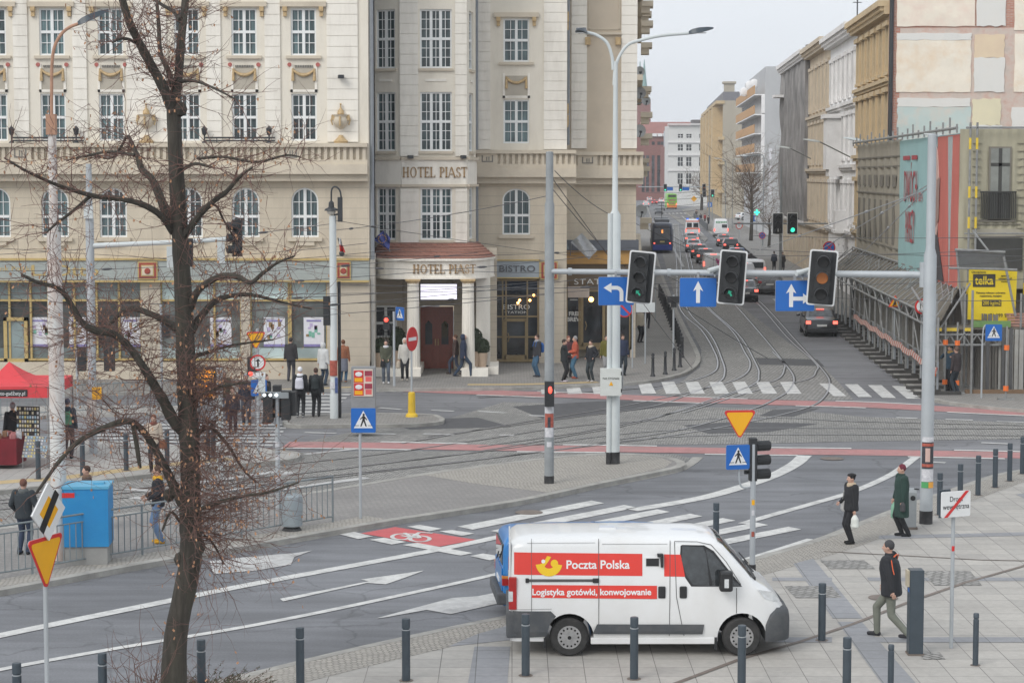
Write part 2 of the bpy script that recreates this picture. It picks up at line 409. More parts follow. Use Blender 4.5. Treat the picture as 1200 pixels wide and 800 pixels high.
# bike lanes
def hw_lane(ys): return ys
g = MB()
t1 = [(455,455.5),(600,461),(740,466),(880,471),(1000,474),(1100,479),(1230,485)]
t2 = [(335,521),(440,522),(560,524.5),(700,526),(860,528.5),(1000,530),(1120,532),(1230,534.5)]
strip(g,line_px(t1,0),.85,.013);strip(g,line_px(t2,0),.68,.013)
struct(g,'bike_lane',M_RED)
g = MB();h = MB()
for tt,wd,ph in ((t1,1.0,0),(t2,.86,3)):
 pl = line_px(tt,0,14);acc = 0
 seg = [];on = True;i = 0
 for side in (1,-1):
  acc = ph*side;cur = []
  for a,b in zip(pl,pl[1:]):
   dl = (b-a).length;acc += dl
   if int(acc/3.0+ (0 if side>0 else .5)) % 2 == 0: cur.append(a)
   else:
    if len(cur) > 1: strip(g,cur,.12,.0165,off=side*wd)
    cur = []
  if len(cur) > 1: strip(g,cur,.12,.0165,off=side*wd)
# dashes on the main carriageway
for x0,y0,x1,y1 in [(357,507,394,508),(425,508,464,509),(496,508.5,532,509.5),(585,510,602,510.5),(560,482,592,484),(505,481,532,482),(444,478,470,480),
     (620,487,648,488),(1050,489.5,1075,490.5),(1108,491.5,1140,492.5),(1168,494,1200,495),(1150,519,1185,520.5),(1090,541.5,1108,542.5)]:
 strip(h,[G(x0,y0),G(x1,y1)],.13,.017)
strip(h,[G(357,532.5),G(415,526.5)],.12,.017)
# long crossing in front of the vans
for i in range(7):
 r = (699+38.5*i,588.5+5.1*i);l = (545+38.5*i,617.5+5.1*i)
 flat(g,[(l[0]-9,l[1]-1),(r[0]-6,r[1]-2.4),(r[0]+9,r[1]+.6),(l[0]+9,l[1]+2.6)],.017)
# Kollataja-side crossing
for x in [632,662,692,747,775,803,831,858,886,914]:
 flat(g if x<800 else g,[(x+0,447.5),(x+15,447),(x+20+(x-640)*.02,461),(x+3+(x-640)*.02,461.5)],.017)
for x0,x1,x2,x3 in [(940,950,967,950),(977,995,1021,1008) ,(991,1006,1022,1006)][:1]: pass
for a,b,c,d in [((990,450),(1005,450),(1022,465),(1006,465)),((1017,451),(1033,451),(1050,466),(1034,466)),((1045,452),(1061,452),(1079,467),(1063,467)),
    ((960,449),(974,449),(992,464),(977,464))]:
 flat(g,[a,b,c,d],.017)
# hotel-side crossing on the left (two halves, either side of the refuge)
for i in range(7):
 y = 457+i*4.1;x0 = 328-i*4.5;flat(h,[(x0,y),(x0+88,y),(x0+86,y+1.9),(x0-2,y+1.9)],.017)
for i in range(7):
 y = 496.5+i*4.0;flat(h,[(112,y),(338-i*3,y),(338-i*3,y+1.8),(111,y+1.8)],.017)
# stripes across the tram tracks at the left
for x0,y0,x1,y1 in [(150,573,190,577),(232,566,330,552),(232,580,300,571),(155,583,185,586),(330,574,430,560),(330,558,340,553)]:
 strip(h,[G(x0,y0),G(x1,y1)],.17,.017)
# lane lines of the near road
strip(g,line_px([(-120,772),(0,745),(200,704),(300,684),(510,645),(600,626)],0,4),.17,.017)
strip(g,line_px([(-80,803),(0,785),(125,762),(300,732.5),(450,702),(600,669),(700,645)],0,4),.1,.017)
strip(g,line_px([(740,598),(800,588),(845,578),(900,560),(930,545),(943,534)],0,6),.22,.017)
strip(g,line_px([(870,614),(900,605),(950,591),(1000,576),(1045,556),(1073,536)],0,6),.13,.017)
strip(g,line_px([(850,663),(900,648),(950,632)],0,2),.1,.017)
flat(g,[(328,701),(332,704),(430,682.5),(452,684),(470,678),(497,668),(423,678.5),(432,680.5)],.017)
flat(h,[(440,724),(450,723),(500,714),(528,719),(600,703),(600,690),(560,698),(530,700)],.017)
flat(h,[(246,657),(300,651),(342,648),(366,644.5),(345,652),(341,661),(300,668),(250,672)],.017)
# dashes round the bike box
for q in [[(477,616.5),(492,614.5),(518,619),(503,622)],[(515,622),(530,620.5),(556,624.5),(541,627.5)],[(395,625),(412,622),(437,628),(420,631)],
   [(433,632),(450,629.5),(476,634.5),(459,637.5)],[(472,638),(489,635.5),(554,647.5),(540,650.5)],[(551,651),(566,648),(590,652),(574,656)]]:
 flat(g,q,.0185)
struct(g,'road_markings',M_WHITE);struct(h,'worn_road_markings',M_WHITE2)
g = MB();flat(g,[(423,624.5),(463,617),(558,632),(514.5,640)],.014);struct(g,'bike_box',M_RED2)
g = MB()     # cycle pictogram on the red square
zc_ = [.0175]
def ring(cx,cy,rx,ry,w):
 zc_[0] += .0015
 n = 20;o = [G(cx+rx*math.cos(2*math.pi*i/n),cy+ry*math.sin(2*math.pi*i/n),.0175) for i in range(n+1)]
 strip(g,o,w/2,zc_[0])
ring(470,628.5,10.5,3.4,.1);ring(492,631,11.5,3.4,.1)
for a,b in [((470,628),(482,630)),((482,630),(492,631)),((474,626),(488,626.5)),((488,626.5),(492,631)),((482,630),(474,625)),((488,626.5),(492,624.5)),((492,624.5),(507,625.5)),((482,630),(488,626.5))]:
 zc_[0] += .0008;strip(g,[G(*a),G(*b)],.05,zc_[0])
struct(g,'bike_marking',M_WHITE)
# tram rails
rails = [
 [(789,262),(793,310),(795,357),(822,387),(837,412),(841,427),(835,437),(810,446),(760,454),(680,460),(560,466)],
 [(795,262),(798,310),(803,357),(832,392),(846,422),(849,437),(842,448),(810,461),(760,477),(650,492),(500,512)],
 [(799,270),(812,335),(825,357),(857,387),(872,412),(879,427),(870,441),(835,453),(740,474),(600,497),(470,520)],
 [(802,270),(818,340),(830,360),(865,392),(885,425),(889,440),(880,452),(810,478),(700,503),(560,524)],
 [(806,285),(835,330),(860,356),(890,390),(916,422),(919,432),(910,445),(870,456),(760,492),(660,512),(540,532),(420,546)],
 [(905,412),(920,427),(930,442),(926,456),(910,467),(880,480),(800,503),(700,519)],
 [(812,285),(855,330),(887,355),(922,395),(955,425),(956,435),(945,445),(885,458),(800,484)],
 [(815,285),(860,330),(892,355),(935,402),(965,435),(972,450),(965,466),(945,478),(880,494),(770,513),(640,529),(520,543)],
 [(1250,503),(1000,502),(860,502),(760,506),(660,517),(560,530),(460,542),(330,557),(0,586),(-100,594)],
 [(1250,511),(1000,509.5),(860,510),(760,514),(660,526),(560,539),(460,551),(330,566),(0,597),(-100,606)],
 [(520,543),(400,556),(200,573),(0,590)],[(1250,500),(1000,494),(900,490),(700,497),(560,516),(440,533),(330,545)],
]
g = MB();h = MB()
for r in rails:
 pl = line_px(r,0,6)
 strip(g,pl,.035,.0195);strip(h,pl,.075,.0145,off=.02)
struct(g,'tram_rails',M_RAIL);struct(h,'rail_grooves',M_GROOVE)
# hotel pavement
g = MB()
hp = [(-120,470),(0,462),(300,456.5),(440,455),(600,453.5),(690,450),(750,446.5),(790,439),(808,431),(816,421),(813,409),(800,383),(783,345),(768,300),(762,265)]
back = [G(725,262,HK),Vector((G(745,412).x-1,96,HK)),Vector((-40,96,HK)),Vector((-46,90,HK))]
g.prism([tuple(G(x,y,HK)[:2]) for x,y in hp]+[tuple(b[:2]) for b in back],.0,HK)
struct(g,'hotel_pavement',M_WALK)
g = MB();strip(g,line_px(hp,HK,3),.11,0,HK+.006,off=-.08)
# refuge with the yellow post
ref = [(340,486.5),(430,484),(500,485),(514,488),(518,491),(512,494),(480,496.5),(400,497),(338,497)]
h = MB();h.prism([tuple(G(x,y,HK)[:2]) for x,y in ref],0,HK);struct(h,'traffic_island',M_WALK)
strip(g,line_px(ref+[ref[0]],HK,3),.09,0,HK+.006)
# far-side tram stop strip behind the tent
h = MB();h.prism([tuple(G(x,y,HK)[:2]) for x,y in [(-120,480),(0,476),(232,474),(232,482),(0,488),(-120,492)]],0,HK);struct(h,'tram_stop_strip',M_PLAT)
# left platform
pf = [(-130,510),(0,508),(110,516),(200,522),(300,525),(342,529),(348,533),(335,538),(250,546),(130,560),(0,574),(-130,588)]
h = MB();h.prism([tuple(G(x,y,HK)[:2]) for x,y in pf],0,HK);struct(h,'tram_platform',M_PLAT)
strip(g,line_px(pf,HK,3),.09,0,HK+.006)
h = MB();strip(h,line_px([(-130,579),(0,565),(60,561),(130,552.5),(210,543),(270,537)],HK,3),.3,HK+.004)
strip(h,line_px([(548,450.5),(600,450.3),(640,449.5),(700,447.5)],HK,3),.28,HK+.004)
strip(h,line_px([(330,456),(430,453)],HK,3),.2,HK+.004)
struct(h,'tactile_strip',M_TACT)
# middle island
isl_n = [(-130,710),(0,690),(150,662),(300,636),(450,610),(500,602.5),(600,587),(640,579),(700,566),(780,550)]
isl_f = [(795,546),(798,543),(793,539),(775,534.5),(740,532),(680,533),(600,541.5),(520,552),(440,565),(380,575),(300,586),(130,604),(0,619),(-130,632)]
h = MB();h.prism([tuple(G(x,y,HK)[:2]) for x,y in isl_n+isl_f],0,HK);struct(h,'traffic_island',M_HERR)
strip(g,line_px(isl_n+isl_f+[isl_n[0]],HK,3),.13,0,HK+.008)
h = MB()
flat(h,[(495,556),(520,552.5),(600,542),(680,533.7),(740,533),(772,535.3),(788,541),(778,548),(700,564),(641,576.5),(560,567)],HK+.004)
strip(h,line_px([(-130,703),(0,683),(150,656),(300,630.5),(440,606)],HK,3),.35,HK+.004)
struct(h,'cobbled_apron',M_COB2)
strip(g,line_px([(-130,716),(0,696.5),(150,668),(300,642),(450,615.5),(500,607),(600,592),(700,571),(785,554),(808,544),(818,536)],0,3),.16,.0,.02)   # gutter stones
# right pavement under the scaffold
rk = [(1260,483),(1200,479.5),(1140,474),(1100,468),(1082,461.5),(1040,430),(1000,399.5),(955,366),(915,337),(880,310),(850,286),(820,262),(800,246)]
h = MB();h.prism([tuple(G(x,y,HK)[:2]) for x,y in rk]+[(70,700),(110,700),(75,130),(60,86)],0,HK);struct(h,'street_pavement',M_WALK)
strip(g,line_px(rk,HK,3),.12,0,HK+.006)
strip(g,line_px([(765,262),(758,240)],HK,2),.1,0,HK)
# plaza (nearly flush)
HP = .05
pk = [(-300,1100),(60,850),(200,812),(305,787),(400,764),(480,746),(560,729),(640,713),(780,683),(862,661),(955,634),(1010,613),(1070,590),(1140,566),(1170,556),(1200,550),(1290,534)]
h = MB();h.prism([tuple(G(x,y,HP)[:2]) for x,y in pk]+[(40,70),(40,-20),(-30,-20)],0,HP);struct(h,'plaza',M_SLAB)
struct(g,'kerbs',M_KERB)
h = MB();pl = line_px(pk[1:],HP,3)
strip(h,pl,.55,HP+.004,off=-.55);struct(h,'cobbled_edge',M_COB2)
h = MB();strip(h,pl,.07,0,HP+.008,off=-.03);strip(h,pl,.1,0,.02,off=.12);struct(h,'plaza_kerb',M_KERB)
h = MB()
flat(h,[(930,660),(953,654),(1011,724),(976,724)],HP+.0062);flat(h,[(981,728),(1010,728),(1100,830),(1055,830)],HP+.0062)
for y0,y1 in ((746,752),(676,680)):
 flat(h,[(905,y0),(975,y0),(975,y1),(905,y1)],HP+.0058);flat(h,[(1016,y0),(1250,y0),(1250,y1),(1018,y1)],HP+.0058)
flat(h,[(1030,627),(1250,622),(1250,626),(1030,631)],HP+.0058)
flat(h,[(556,757),(598,757),(592,830),(543,830)],HP+.0062);flat(h,[(640,720),(640,745),(525,757),(560,742)],HP+.0055)
flat(h,[(1190,579),(1250,570),(1250,586),(1215,590)],HP+.0058)
struct(h,'grey_paving_bands',M_SLABG)
h = MB()
for cx,cy,rx,ry in [(993,661,33,5),(953,693,34,7),(1116,677,35,8.5),(1092,768,16,4)]:
 flat(h,[(cx-rx,cy-ry),(cx+rx*.6,cy-ry),(cx+rx,cy+ry),(cx-rx*.6,cy+ry)],HP+.0075)
struct(h,'sett_inlays',M_COB3)
h = MB();strip(h,[G(x,y,HP) for x,y in [(1260,643),(1200,663),(1130,683),(1066,705),(1000,731),(940,751),(868,772),(780,805),(740,820)]],.05,HP+.011)
strip(h,[G(x,y,HP) for x,y in [(965,646),(1060,651),(1150,656),(1250,658)]],.035,HP+.010)
struct(h,'drain_channel',M_DRAIN)
h = MB();h.prism([tuple(G(x,y,0)[:2]) for x,y in [(783,251),(797,256),(830,280),(826,284)]],0,.1);struct(h,'traffic_island',M_WALK)
h = MB()     # distant lane lines and crossings
for pts in ([(801,313),(787,287),(778,262)],[(824,275),(811,264),(799,253)],):
 strip(h,[G(x,y) for x,y in pts],.12,.0165)
for i in range(9): flat(h,[(778+i*4.6,249.3),(780.4+i*4.6,249.3),(781.4+i*4.6,250.6),(779+i*4.6,250.6)],.0165)
for i in range(5): flat(h,[(905+i*9,350),(911+i*9,350),(918+i*9,355),(911+i*9,355)],.017)
struct(h,'worn_road_markings',M_WHITE2)
# manhole covers
for x,y,r in ((620,600,.35),(975,537,.35),(1035,700,.3)):
 zz = .02 if y < 650 else HP+.006
 h = MB();h.lathe(G(x,y,zz),[(r,0),(r,.006)],18);struct(h,'manhole_cover',M_DRAIN)
# ================================================================= HOTEL
M_CREAM = mat('stucco_cream',(.77,.72,.62),.9,.06,.8,bump=.15,coord='World',stretch=(1.3,1.3,.35),dirt=(.55,.50,.42),dscale=.8,dirt_amt=.75)
M_CREAMR = mat('stucco_pale',(.84,.80,.72),.9,.04,.9,bump=.1,coord='World',stretch=(1.3,1.3,.3),dirt=(.58,.54,.47),dscale=1.0,dirt_amt=.7)
M_BEIGE = mat('stucco_beige',(.62,.545,.43),.9,.06,.8,bump=.1,coord='World',stretch=(1.3,1.3,.3),dirt=(.43,.37,.29),dscale=.9,dirt_amt=.7,lines=(.42,.012,.72))
M_BEIGE0 = mat('stucco_trim',(.61,.54,.43),.9,.07,.8,bump=.1,coord='World',dirt=(.42,.36,.29),dscale=.6,dirt_amt=.6)
M_PANEL = mat('panel_grey',(.45,.41,.34),.9,.08,2,bump=.2)
M_GOLD = mat('gilding',(.50,.36,.19),.6,.2,9,metal=.1)
M_WFRAME = mat('white_frame',(.78,.79,.78),.5,.05,3)
M_GRILLE = mat('dark_grille',(.20,.19,.17),.8,.15,5)
M_BLACK = mat('black_metal',(.03,.033,.037),.5,.2,6)
M_REDT = mat('red_tile_dot',(.42,.12,.10),.6,.1,8)
def glass(name,col,rough=.06,var=.6,curtain=True):
 if name in MATS: return MATS[name]
 mt = bpy.data.materials.new(name);mt.use_nodes = True;t = mt.node_tree;b = t.nodes['Principled BSDF'];L = t.links.new
 g = _n(t,'ShaderNodeTexCoord');gp = _n(t,'ShaderNodeNewGeometry')
 mp = _n(t,'ShaderNodeMapping');mp.inputs['Scale'].default_value = (14,1,.6) if curtain else (1,1,1);L(gp.outputs['Position'],mp.inputs['Vector'])
 nz = _n(t,'ShaderNodeTexNoise',Scale=1.0,Detail=3.0);L(mp.outputs[0],nz.inputs['Vector'])
 n2 = _n(t,'ShaderNodeTexNoise',Scale=.55,Detail=2.0);L(gp.outputs['Position'],n2.inputs['Vector'])
 ad = _n(t,'ShaderNodeMath',operation='MULTIPLY');L(nz.outputs['Fac'],ad.inputs[0]);L(n2.outputs['Fac'],ad.inputs[1])
 rp = _n(t,'ShaderNodeValToRGB');c = Vector(col)
 rp.color_ramp.elements[0].position = .15;rp.color_ramp.elements[1].position = .38
 rp.color_ramp.elements[0].color = (*(c*(1-var)),1);rp.color_ramp.elements[1].color = (*(c*(1+var)),1)
 L(ad.outputs[0],rp.inputs['Fac']);oi = _n(t,'ShaderNodeObjectInfo');mr_ = _n(t,'ShaderNodeMapRange');mr_.inputs['To Min'].default_value = .55;mr_.inputs['To Max'].default_value = 1.9;L(oi.outputs['Random'],mr_.inputs['Value'])
 sc_ = _n(t,'ShaderNodeVectorMath',operation='SCALE');L(rp.outputs[0],sc_.inputs[0]);L(mr_.outputs[0],sc_.inputs['Scale']);L(sc_.outputs[0],b.inputs['Base Color'])
 b.inputs['Roughness'].default_value = rough;b.inputs['Specular IOR Level'].default_value = .6
 MATS[name] = mt;return mt
M_GLASS = glass('window_glass',(.06,.095,.10),var=.6)
M_SHOPGL = glass('shop_glass',(.28,.34,.34),.08,.2,False)
M_DARKGL = glass('dark_glass',(.035,.04,.045),.05,.7,False)
def facade(mb,F,u0,u1,w0,w1,holes,dep=.22,m=0,mr=None,d=0.0):
 us = sorted(set([u0,u1]+[h[0] for h in holes]+[h[1] for h in holes]))
 ws = sorted(set([w0,w1]+[h[2] for h in holes]+[h[3] for h in holes]))
 us = [u for u in us if u0-1e-6 <= u <= u1+1e-6];ws = [w for w in ws if w0-1e-6 <= w <= w1+1e-6]
 for a,b in zip(us,us[1:]):
  for c,e in zip(ws,ws[1:]):
   mu,mw = (a+b)/2,(c+e)/2
   if any(h[0] < mu < h[1] and h[2] < mw < h[3] for h in holes): continue
   mb.add([F.pt(a,d,c),F.pt(b,d,c),F.pt(b,d,e),F.pt(a,d,e)],[(0,1,2,3)],m)
 mr = m if mr is None else mr
 for h in holes:
  a,b,c,e = h[:4];rise = h[4] if len(h) > 4 else 0
  if rise:
   n = 10;mu = (a+b)/2;hw = (b-a)/2
   arc = [(mu-hw*math.cos(math.pi*i/n),e-rise+rise*math.sin(math.pi*i/n)) for i in range(n+1)]
   for k in range(n):
    cu = a if k < n//2 else b
    mb.add([F.pt(cu,d,e),F.pt(*[arc[k][0],d,arc[k][1]]),F.pt(arc[k+1][0],d,arc[k+1][1])],[(0,1,2)],m)
    mb.add([F.pt(arc[k][0],d,arc[k][1]),F.pt(arc[k+1][0],d,arc[k+1][1]),F.pt(arc[k+1][0],d-dep,arc[k+1][1]),F.pt(arc[k][0],d-dep,arc[k][1])],[(3,2,1,0)],mr)
   top = e-rise
  else:
   mb.add([F.pt(a,d,e),F.pt(b,d,e),F.pt(b,d-dep,e),F.pt(a,d-dep,e)],[(0,1,2,3)],mr);top = e
  mb.add([F.pt(a,d,c),F.pt(b,d,c),F.pt(b,d-dep,c),F.pt(a,d-dep,c)],[(3,2,1,0)],mr)
  mb.add([F.pt(a,d,c),F.pt(a,d,top),F.pt(a,d-dep,top),F.pt(a,d-dep,c)],[(3,2,1,0)],mr)
  mb.add([F.pt(b,d,c),F.pt(b,d,top),F.pt(b,d-dep,top),F.pt(b,d-dep,c)],[(0,1,2,3)],mr)
LF = Fr((0,0,0),(1,0))
WINP = {}
def window_at(parent,F,u,w,W_,H_,cols=2,rise=0,split=.5,bars=(2,2),fm=None,gm=None,dep=.12,t=.07,simple=False,org=None):
 """a framed window hung in its opening; the pane is its child"""
 fm = fm or M_WFRAME;gm = gm or M_GLASS
 key = (round(W_,2),round(H_,2),cols,round(rise,2),split,bars,fm.name,gm.name,simple)
 if key not in WINP:
  b = MB();z1 = H_;x0 = -W_/2;x1 = W_/2;zt = H_-rise
  b.box(x0,x0+t,-.04,.05,0,zt);b.box(x1-t,x1,-.04,.05,0,zt);b.box(x0+t,x1-t,-.04,.05,0,t)
  if not rise: b.box(x0+t,x1-t,-.04,.05,H_-t,H_)
  else:
   n = 12;pts = [(-(W_/2)*math.cos(math.pi*i/n),zt+rise*math.sin(math.pi*i/n)) for i in range(n+1)]
   inn = [(-(W_/2-t)*math.cos(math.pi*i/n),zt+(rise-t)*math.sin(math.pi*i/n)) for i in range(n+1)]
   for i in range(n):
    q = [pts[i],pts[i+1],inn[i+1],inn[i]];b.fprism(LF,q,-.05,.04)
  def ztop(x): return H_-t if not rise else zt+(rise-t*.5)*math.sqrt(max(0,1-(x/(W_/2))**2))
  if split: b.box(x0+t,x1-t,-.06,.04,H_*split-.055,H_*split+.055)
  cw = (W_-2*t)/cols
  for c in range(1,cols):
   x = x0+t+cw*c;b.box(x-.06,x+.06,-.055,.045,t,ztop(x))
  if not simple:
   for c in range(cols):
    for k in range(1,bars[0]):
     x = x0+t+cw*(c+k/bars[0]);b.box(x-.014,x+.014,-.02,.03,t,ztop(x))
   hs = ([(t,H_*split),(H_*split,H_)] if split else [(t,H_)])
   for a_,e_ in hs:
    for k in range(1,bars[1]):
     z = a_+(e_-a_)*k/bars[1]
     hx = W_/2-t
     if rise and z > zt: hx = (W_/2)*math.sqrt(max(.05,1-((z-zt)/rise)**2))-t
     b.box(-hx,hx,-.018,.028,z-.014,z+.014)
  f = b.build('window',fm,world=False)
  p = MB()
  if not rise: p.box(x0+.02,x1-.02,.035,.045,.02,H_-.02)
  else:
   n = 12;p.fprism(LF,[(x0+.03,.02),(x1-.03,.02)]+[((W_/2-.03)*math.cos(math.pi*i/n),zt+(rise-.03)*math.sin(math.pi*i/n)) for i in range(n+1)],-.045,-.035)
  pn = p.build('pane',gm,world=False);pn.parent = f
  WINP[key] = f;c = f
 else:
  f = WINP[key];c = f.copy();COL.objects.link(c)
  for ch in f.children:
   d = ch.copy();COL.objects.link(d);d.parent = c
 c.parent = parent;q = F.pt(u,-dep,w)
 c.location = q-parent.location;c.rotation_euler = (0,0,F.rz)
 return c
BACK = 16.0
YL = G(330,444,HK).y;YD = G(512,431.5,HK).y;YR = G(600,425,HK).y;YR2 = YR+2.6
def HX(px,Y=None): return KX(px,YL if Y is None else Y)
def HZ(py,Y=None): return ZZ(py,YL if Y is None else Y)
hotel = thing('hotel_building','cream corner hotel with gilt garlands, white windows, balustrade and red tiled porch','hotel building',(HX(250),YL,0))
HO = hotel.location
FL = Fr((0,YL,0),(1,0));FR = Fr((0,YR,0),(1,0))
TOPZ = 19.5
colsL = [-2,66,134,222.5,289,358]
# upper wall, lower wall: left wing
wL = MB();holes = [];hl = []
zb = HZ(195)   # top of the darker beige lower storey band
R1 = (HZ(65),HZ(10));R2 = (HZ(165),HZ(110));R3 = (HZ(278),HZ(220));R0 = (HZ(-36),HZ(-90))
hw = (HX(81)-HX(51.5))/2;rise3 = .55
for cx in colsL:
 x = HX(cx)
 for r in (R0,R1,R2): holes.append((x-hw,x+hw,r[0],r[1]))
 hl.append((x-hw*1.08,x+hw*1.08,R3[0],R3[1],rise3))
xl0,xl1 = HX(-90),HX(433)
facade(wL,FL,xl0,xl1,zb,TOPZ,holes,m=0)
zs = HZ(304)
facade(wL,FL,xl0,xl1,zs,zb,hl,m=1)
wL.box(xl0,xl1,YL+.6,YL+BACK,0,TOPZ-.1,0)             # body of the wing behind
wL.fbox(FL,xl0,xl1,-.9,.55,TOPZ,TOPZ+.5,2)
# side return of left wing at x = 433
FS = Fr((xl1,YL,0),(0,1));facade(wL,FS,0,4.0,zs,TOPZ,[(.9,1.7,R1[0],R1[1]),(.9,1.7,R2[0],R2[1]),(.9,1.7,R3[0],R3[1],.5)],m=0)
wL.build('wall',[M_CREAM,M_BEIGE,M_BEIGE0],hotel)
for cx in colsL:
 x = HX(cx)
 for r in (R0,R1,R2): window_at(hotel,FL,x,r[0],hw*2,r[1]-r[0])
 window_at(hotel,FL,x,R3[0],hw*2.16,R3[1]-R3[0],rise=rise3,split=.42)
# pilaster strips with grooved courses
def rustic(mb,F,u0,u1,w0,w1,step=.43,d=.07,gap=.022,m=0):
 w = w0
 while w < w1-.05:
  e = min(w+step-gap,w1);mb.fbox(F,u0,u1,-.01,d,w,e,m);w += step
 mb.fbox(F,u0+.01,u1-.01,-.01,d*.55,w0,w1,m)
pl = MB()
for a,b in [(21,38),(90,106),(152,199),(245,262),(313,331),(385,421),(-60,-30)]:
 pl.cut();rustic(pl,FL,HX(a),HX(b),HZ(167)+.02,TOPZ-.05)
pl.build_each('pilaster',M_CREAMR,hotel)
# window surrounds: heads, sills, brackets, garland panels
tr = MB();pnl = MB();gd = MB();rd = MB();bk = MB()
for cx in colsL:
 x = HX(cx)
 for r in (R1,R0):
  tr.cut();tr.fbox(FL,x-hw-.42,x+hw+.42,-.01,.16,r[1]+.06,r[1]+.26);tr.fbox(FL,x-hw-.2,x+hw+.2,-.01,.13,r[0]-.14,r[0]-.02)
  for s in (-1,1):
   q = x+s*(hw+.22);bk.cut();bk.fbox(FL,q-.09,q+.09,0,.2,r[1]-.12,r[1]+.058);bk.fbox(FL,q-.07,q+.07,0,.13,r[1]-.33,r[1]-.12)
 tr.cut();tr.fbox(FL,x-hw*1.08-.15,x+hw*1.08+.15,-.01,.14,R3[0]-.16,R3[0]-.02);tr.fbox(FL,x-hw*.75,x+hw*.75,-.01,.1,R3[0]-.34,R3[0]-.165)
 # white framed panel
 tr.cut();pnl.cut();gd.cut();a,b = x-hw-.03,x+hw+.03;c,e = HZ(108),HZ(75)
 for bx in ((a,a+.1,c,e),(b-.1,b,c,e),(a,b,c-.0,c+.1)): pl2 = tr;pl2.fbox(FL,bx[0],bx[1],-.01,.045,bx[2],bx[3],1)
 pnl.fbox(FL,a+.1,b-.1,-.005,.02,HZ(105),HZ(80))
 for k in range(11):
  q = a+.2+(b-a-.4)*k/10;pnl.fbox(FL,q-.02,q+.02,0,.05,HZ(79.3),HZ(76.5),1)
 for s in (-1,1): rd.cut().lathe(FL.pt(x+s*(hw+.06),.0,HZ(76)),[(.085,0),(.085,-.07)],12,axis='Y')
 n = 10;zc = HZ(82.5)
 pts = [FL.pt(x+(-.42+.84*i/n),.07,zc-.2*(1-((i-n/2)/(n/2))**2)) for i in range(n+1)]
 gd.tube(pts,[.045,.05,.06,.07,.075,.08,.075,.07,.06,.05,.045],7)
 for s in (-1,1): gd.tube([FL.pt(x+s*.44,.06,HZ(80.5)),FL.pt(x+s*.44,.08,HZ(88)),FL.pt(x+s*.44,.07,HZ(95))],[.04,.055,.07],7)
tr.build_each('window_surround',[M_BEIGE0,M_CREAMR],hotel);pnl.build_each('garland_panel',[M_PANEL,M_GRILLE],hotel)
rd.build_each('ceramic_dot',M_REDT,hotel)
def urn(u,F=FL):
 c = F.pt(u,.17,0);z = HZ(168)
 pr = [(.24,0),(.3,.08),(.2,.16),(.1,.26),(.09,.34),(.22,.45),(.34,.6),(.38,.78),(.33,.95),(.36,1.02),(.4,1.08)]
 b = MB();b.lathe(c+Vector((0,0,z+.42)),pr[4:],16,1);b.lathe(c+Vector((0,0,z)),[(.33,0),(.36,.1),(.26,.2),(.13,.34),(.1,.43)],16,0)
 b.lathe(c+Vector((0,0,z+1.5)),[(.14,0),(.17,.05),(.15,.2),(.05,.34),(.03,.5),(.06,.56),(.0,.62)],14,0)
 for s in (-1,1):
  b.obox(c+Vector((s*.3,-.08,z+1.32)),(.3,.16,.26),0,0)
  b.tube([c+Vector((s*(.4),-.05,z+1.5)),c+Vector((s*.47,-.05,z+1.2)),c+Vector((s*.4,-.05,z+.95))],.035,6,0)
 b.tube([c+Vector((0,-.38,z+1.4)),c+Vector((0,-.4,z+.9))],.05,6,0)
 b.v = [(c.x+(x-c.x)*.82,y,z+(w-z)*.77) for x,y,w in b.v];b.build('urn',[M_GOLD,M_BEIGE0],hotel,smooth=True)
urn(HX(175));urn(HX(401))
# balustrade
bl = MB();bs = MB()
zt_,zb_ = HZ(168),HZ(192)
def balust(F,u0,u1,zt_,zb_,proud=.55):
 bl.fbox(F,u0-.02,u1,-.1,proud+.08,zt_-.16,zt_);bl.fbox(F,u0,u1,-.1,proud,zb_-.02,zb_+.16);bl.fbox(F,u0,u1,-.1,proud-.16,zb_+.16,zt_-.16)
 bl.fbox(F,u0-.03,u1,-.1,proud+.14,zb_-.42,zb_-.02)
 bl.fbox(F,u0-.03,u1,-.1,proud-.1,zb_-.7,zb_-.42)
 L_ = u1-u0;n = max(1,round(L_/3.4));seg = L_/n
 for i in range(n):
  a = u0+seg*i
  # solid block with a three-sided key frame in it, then slots
  bl.fbox(F,a+.1,a+1.0,0,proud-.03,zb_+.16,zt_-.16)
  for q in ((a+.3,a+.35,zb_+.24,zt_-.24),(a+.75,a+.8,zb_+.24,zt_-.24),(a+.35,a+.75,zb_+.24,zb_+.29),(a+.5,a+.54,zb_+.3,zt_-.3),(a+.6,a+.64,zb_+.3,zt_-.3)):
   bs.fbox(F,q[0],q[1],0,proud-.012,q[2],q[3])
  k = a+1.12
  while k < a+seg-.1:
   bl.fbox(F,k,k+.13,0,proud-.04,zb_+.16,zt_-.16);k += .26
balust(FL,xl0,xl1-.02,zt_,zb_)
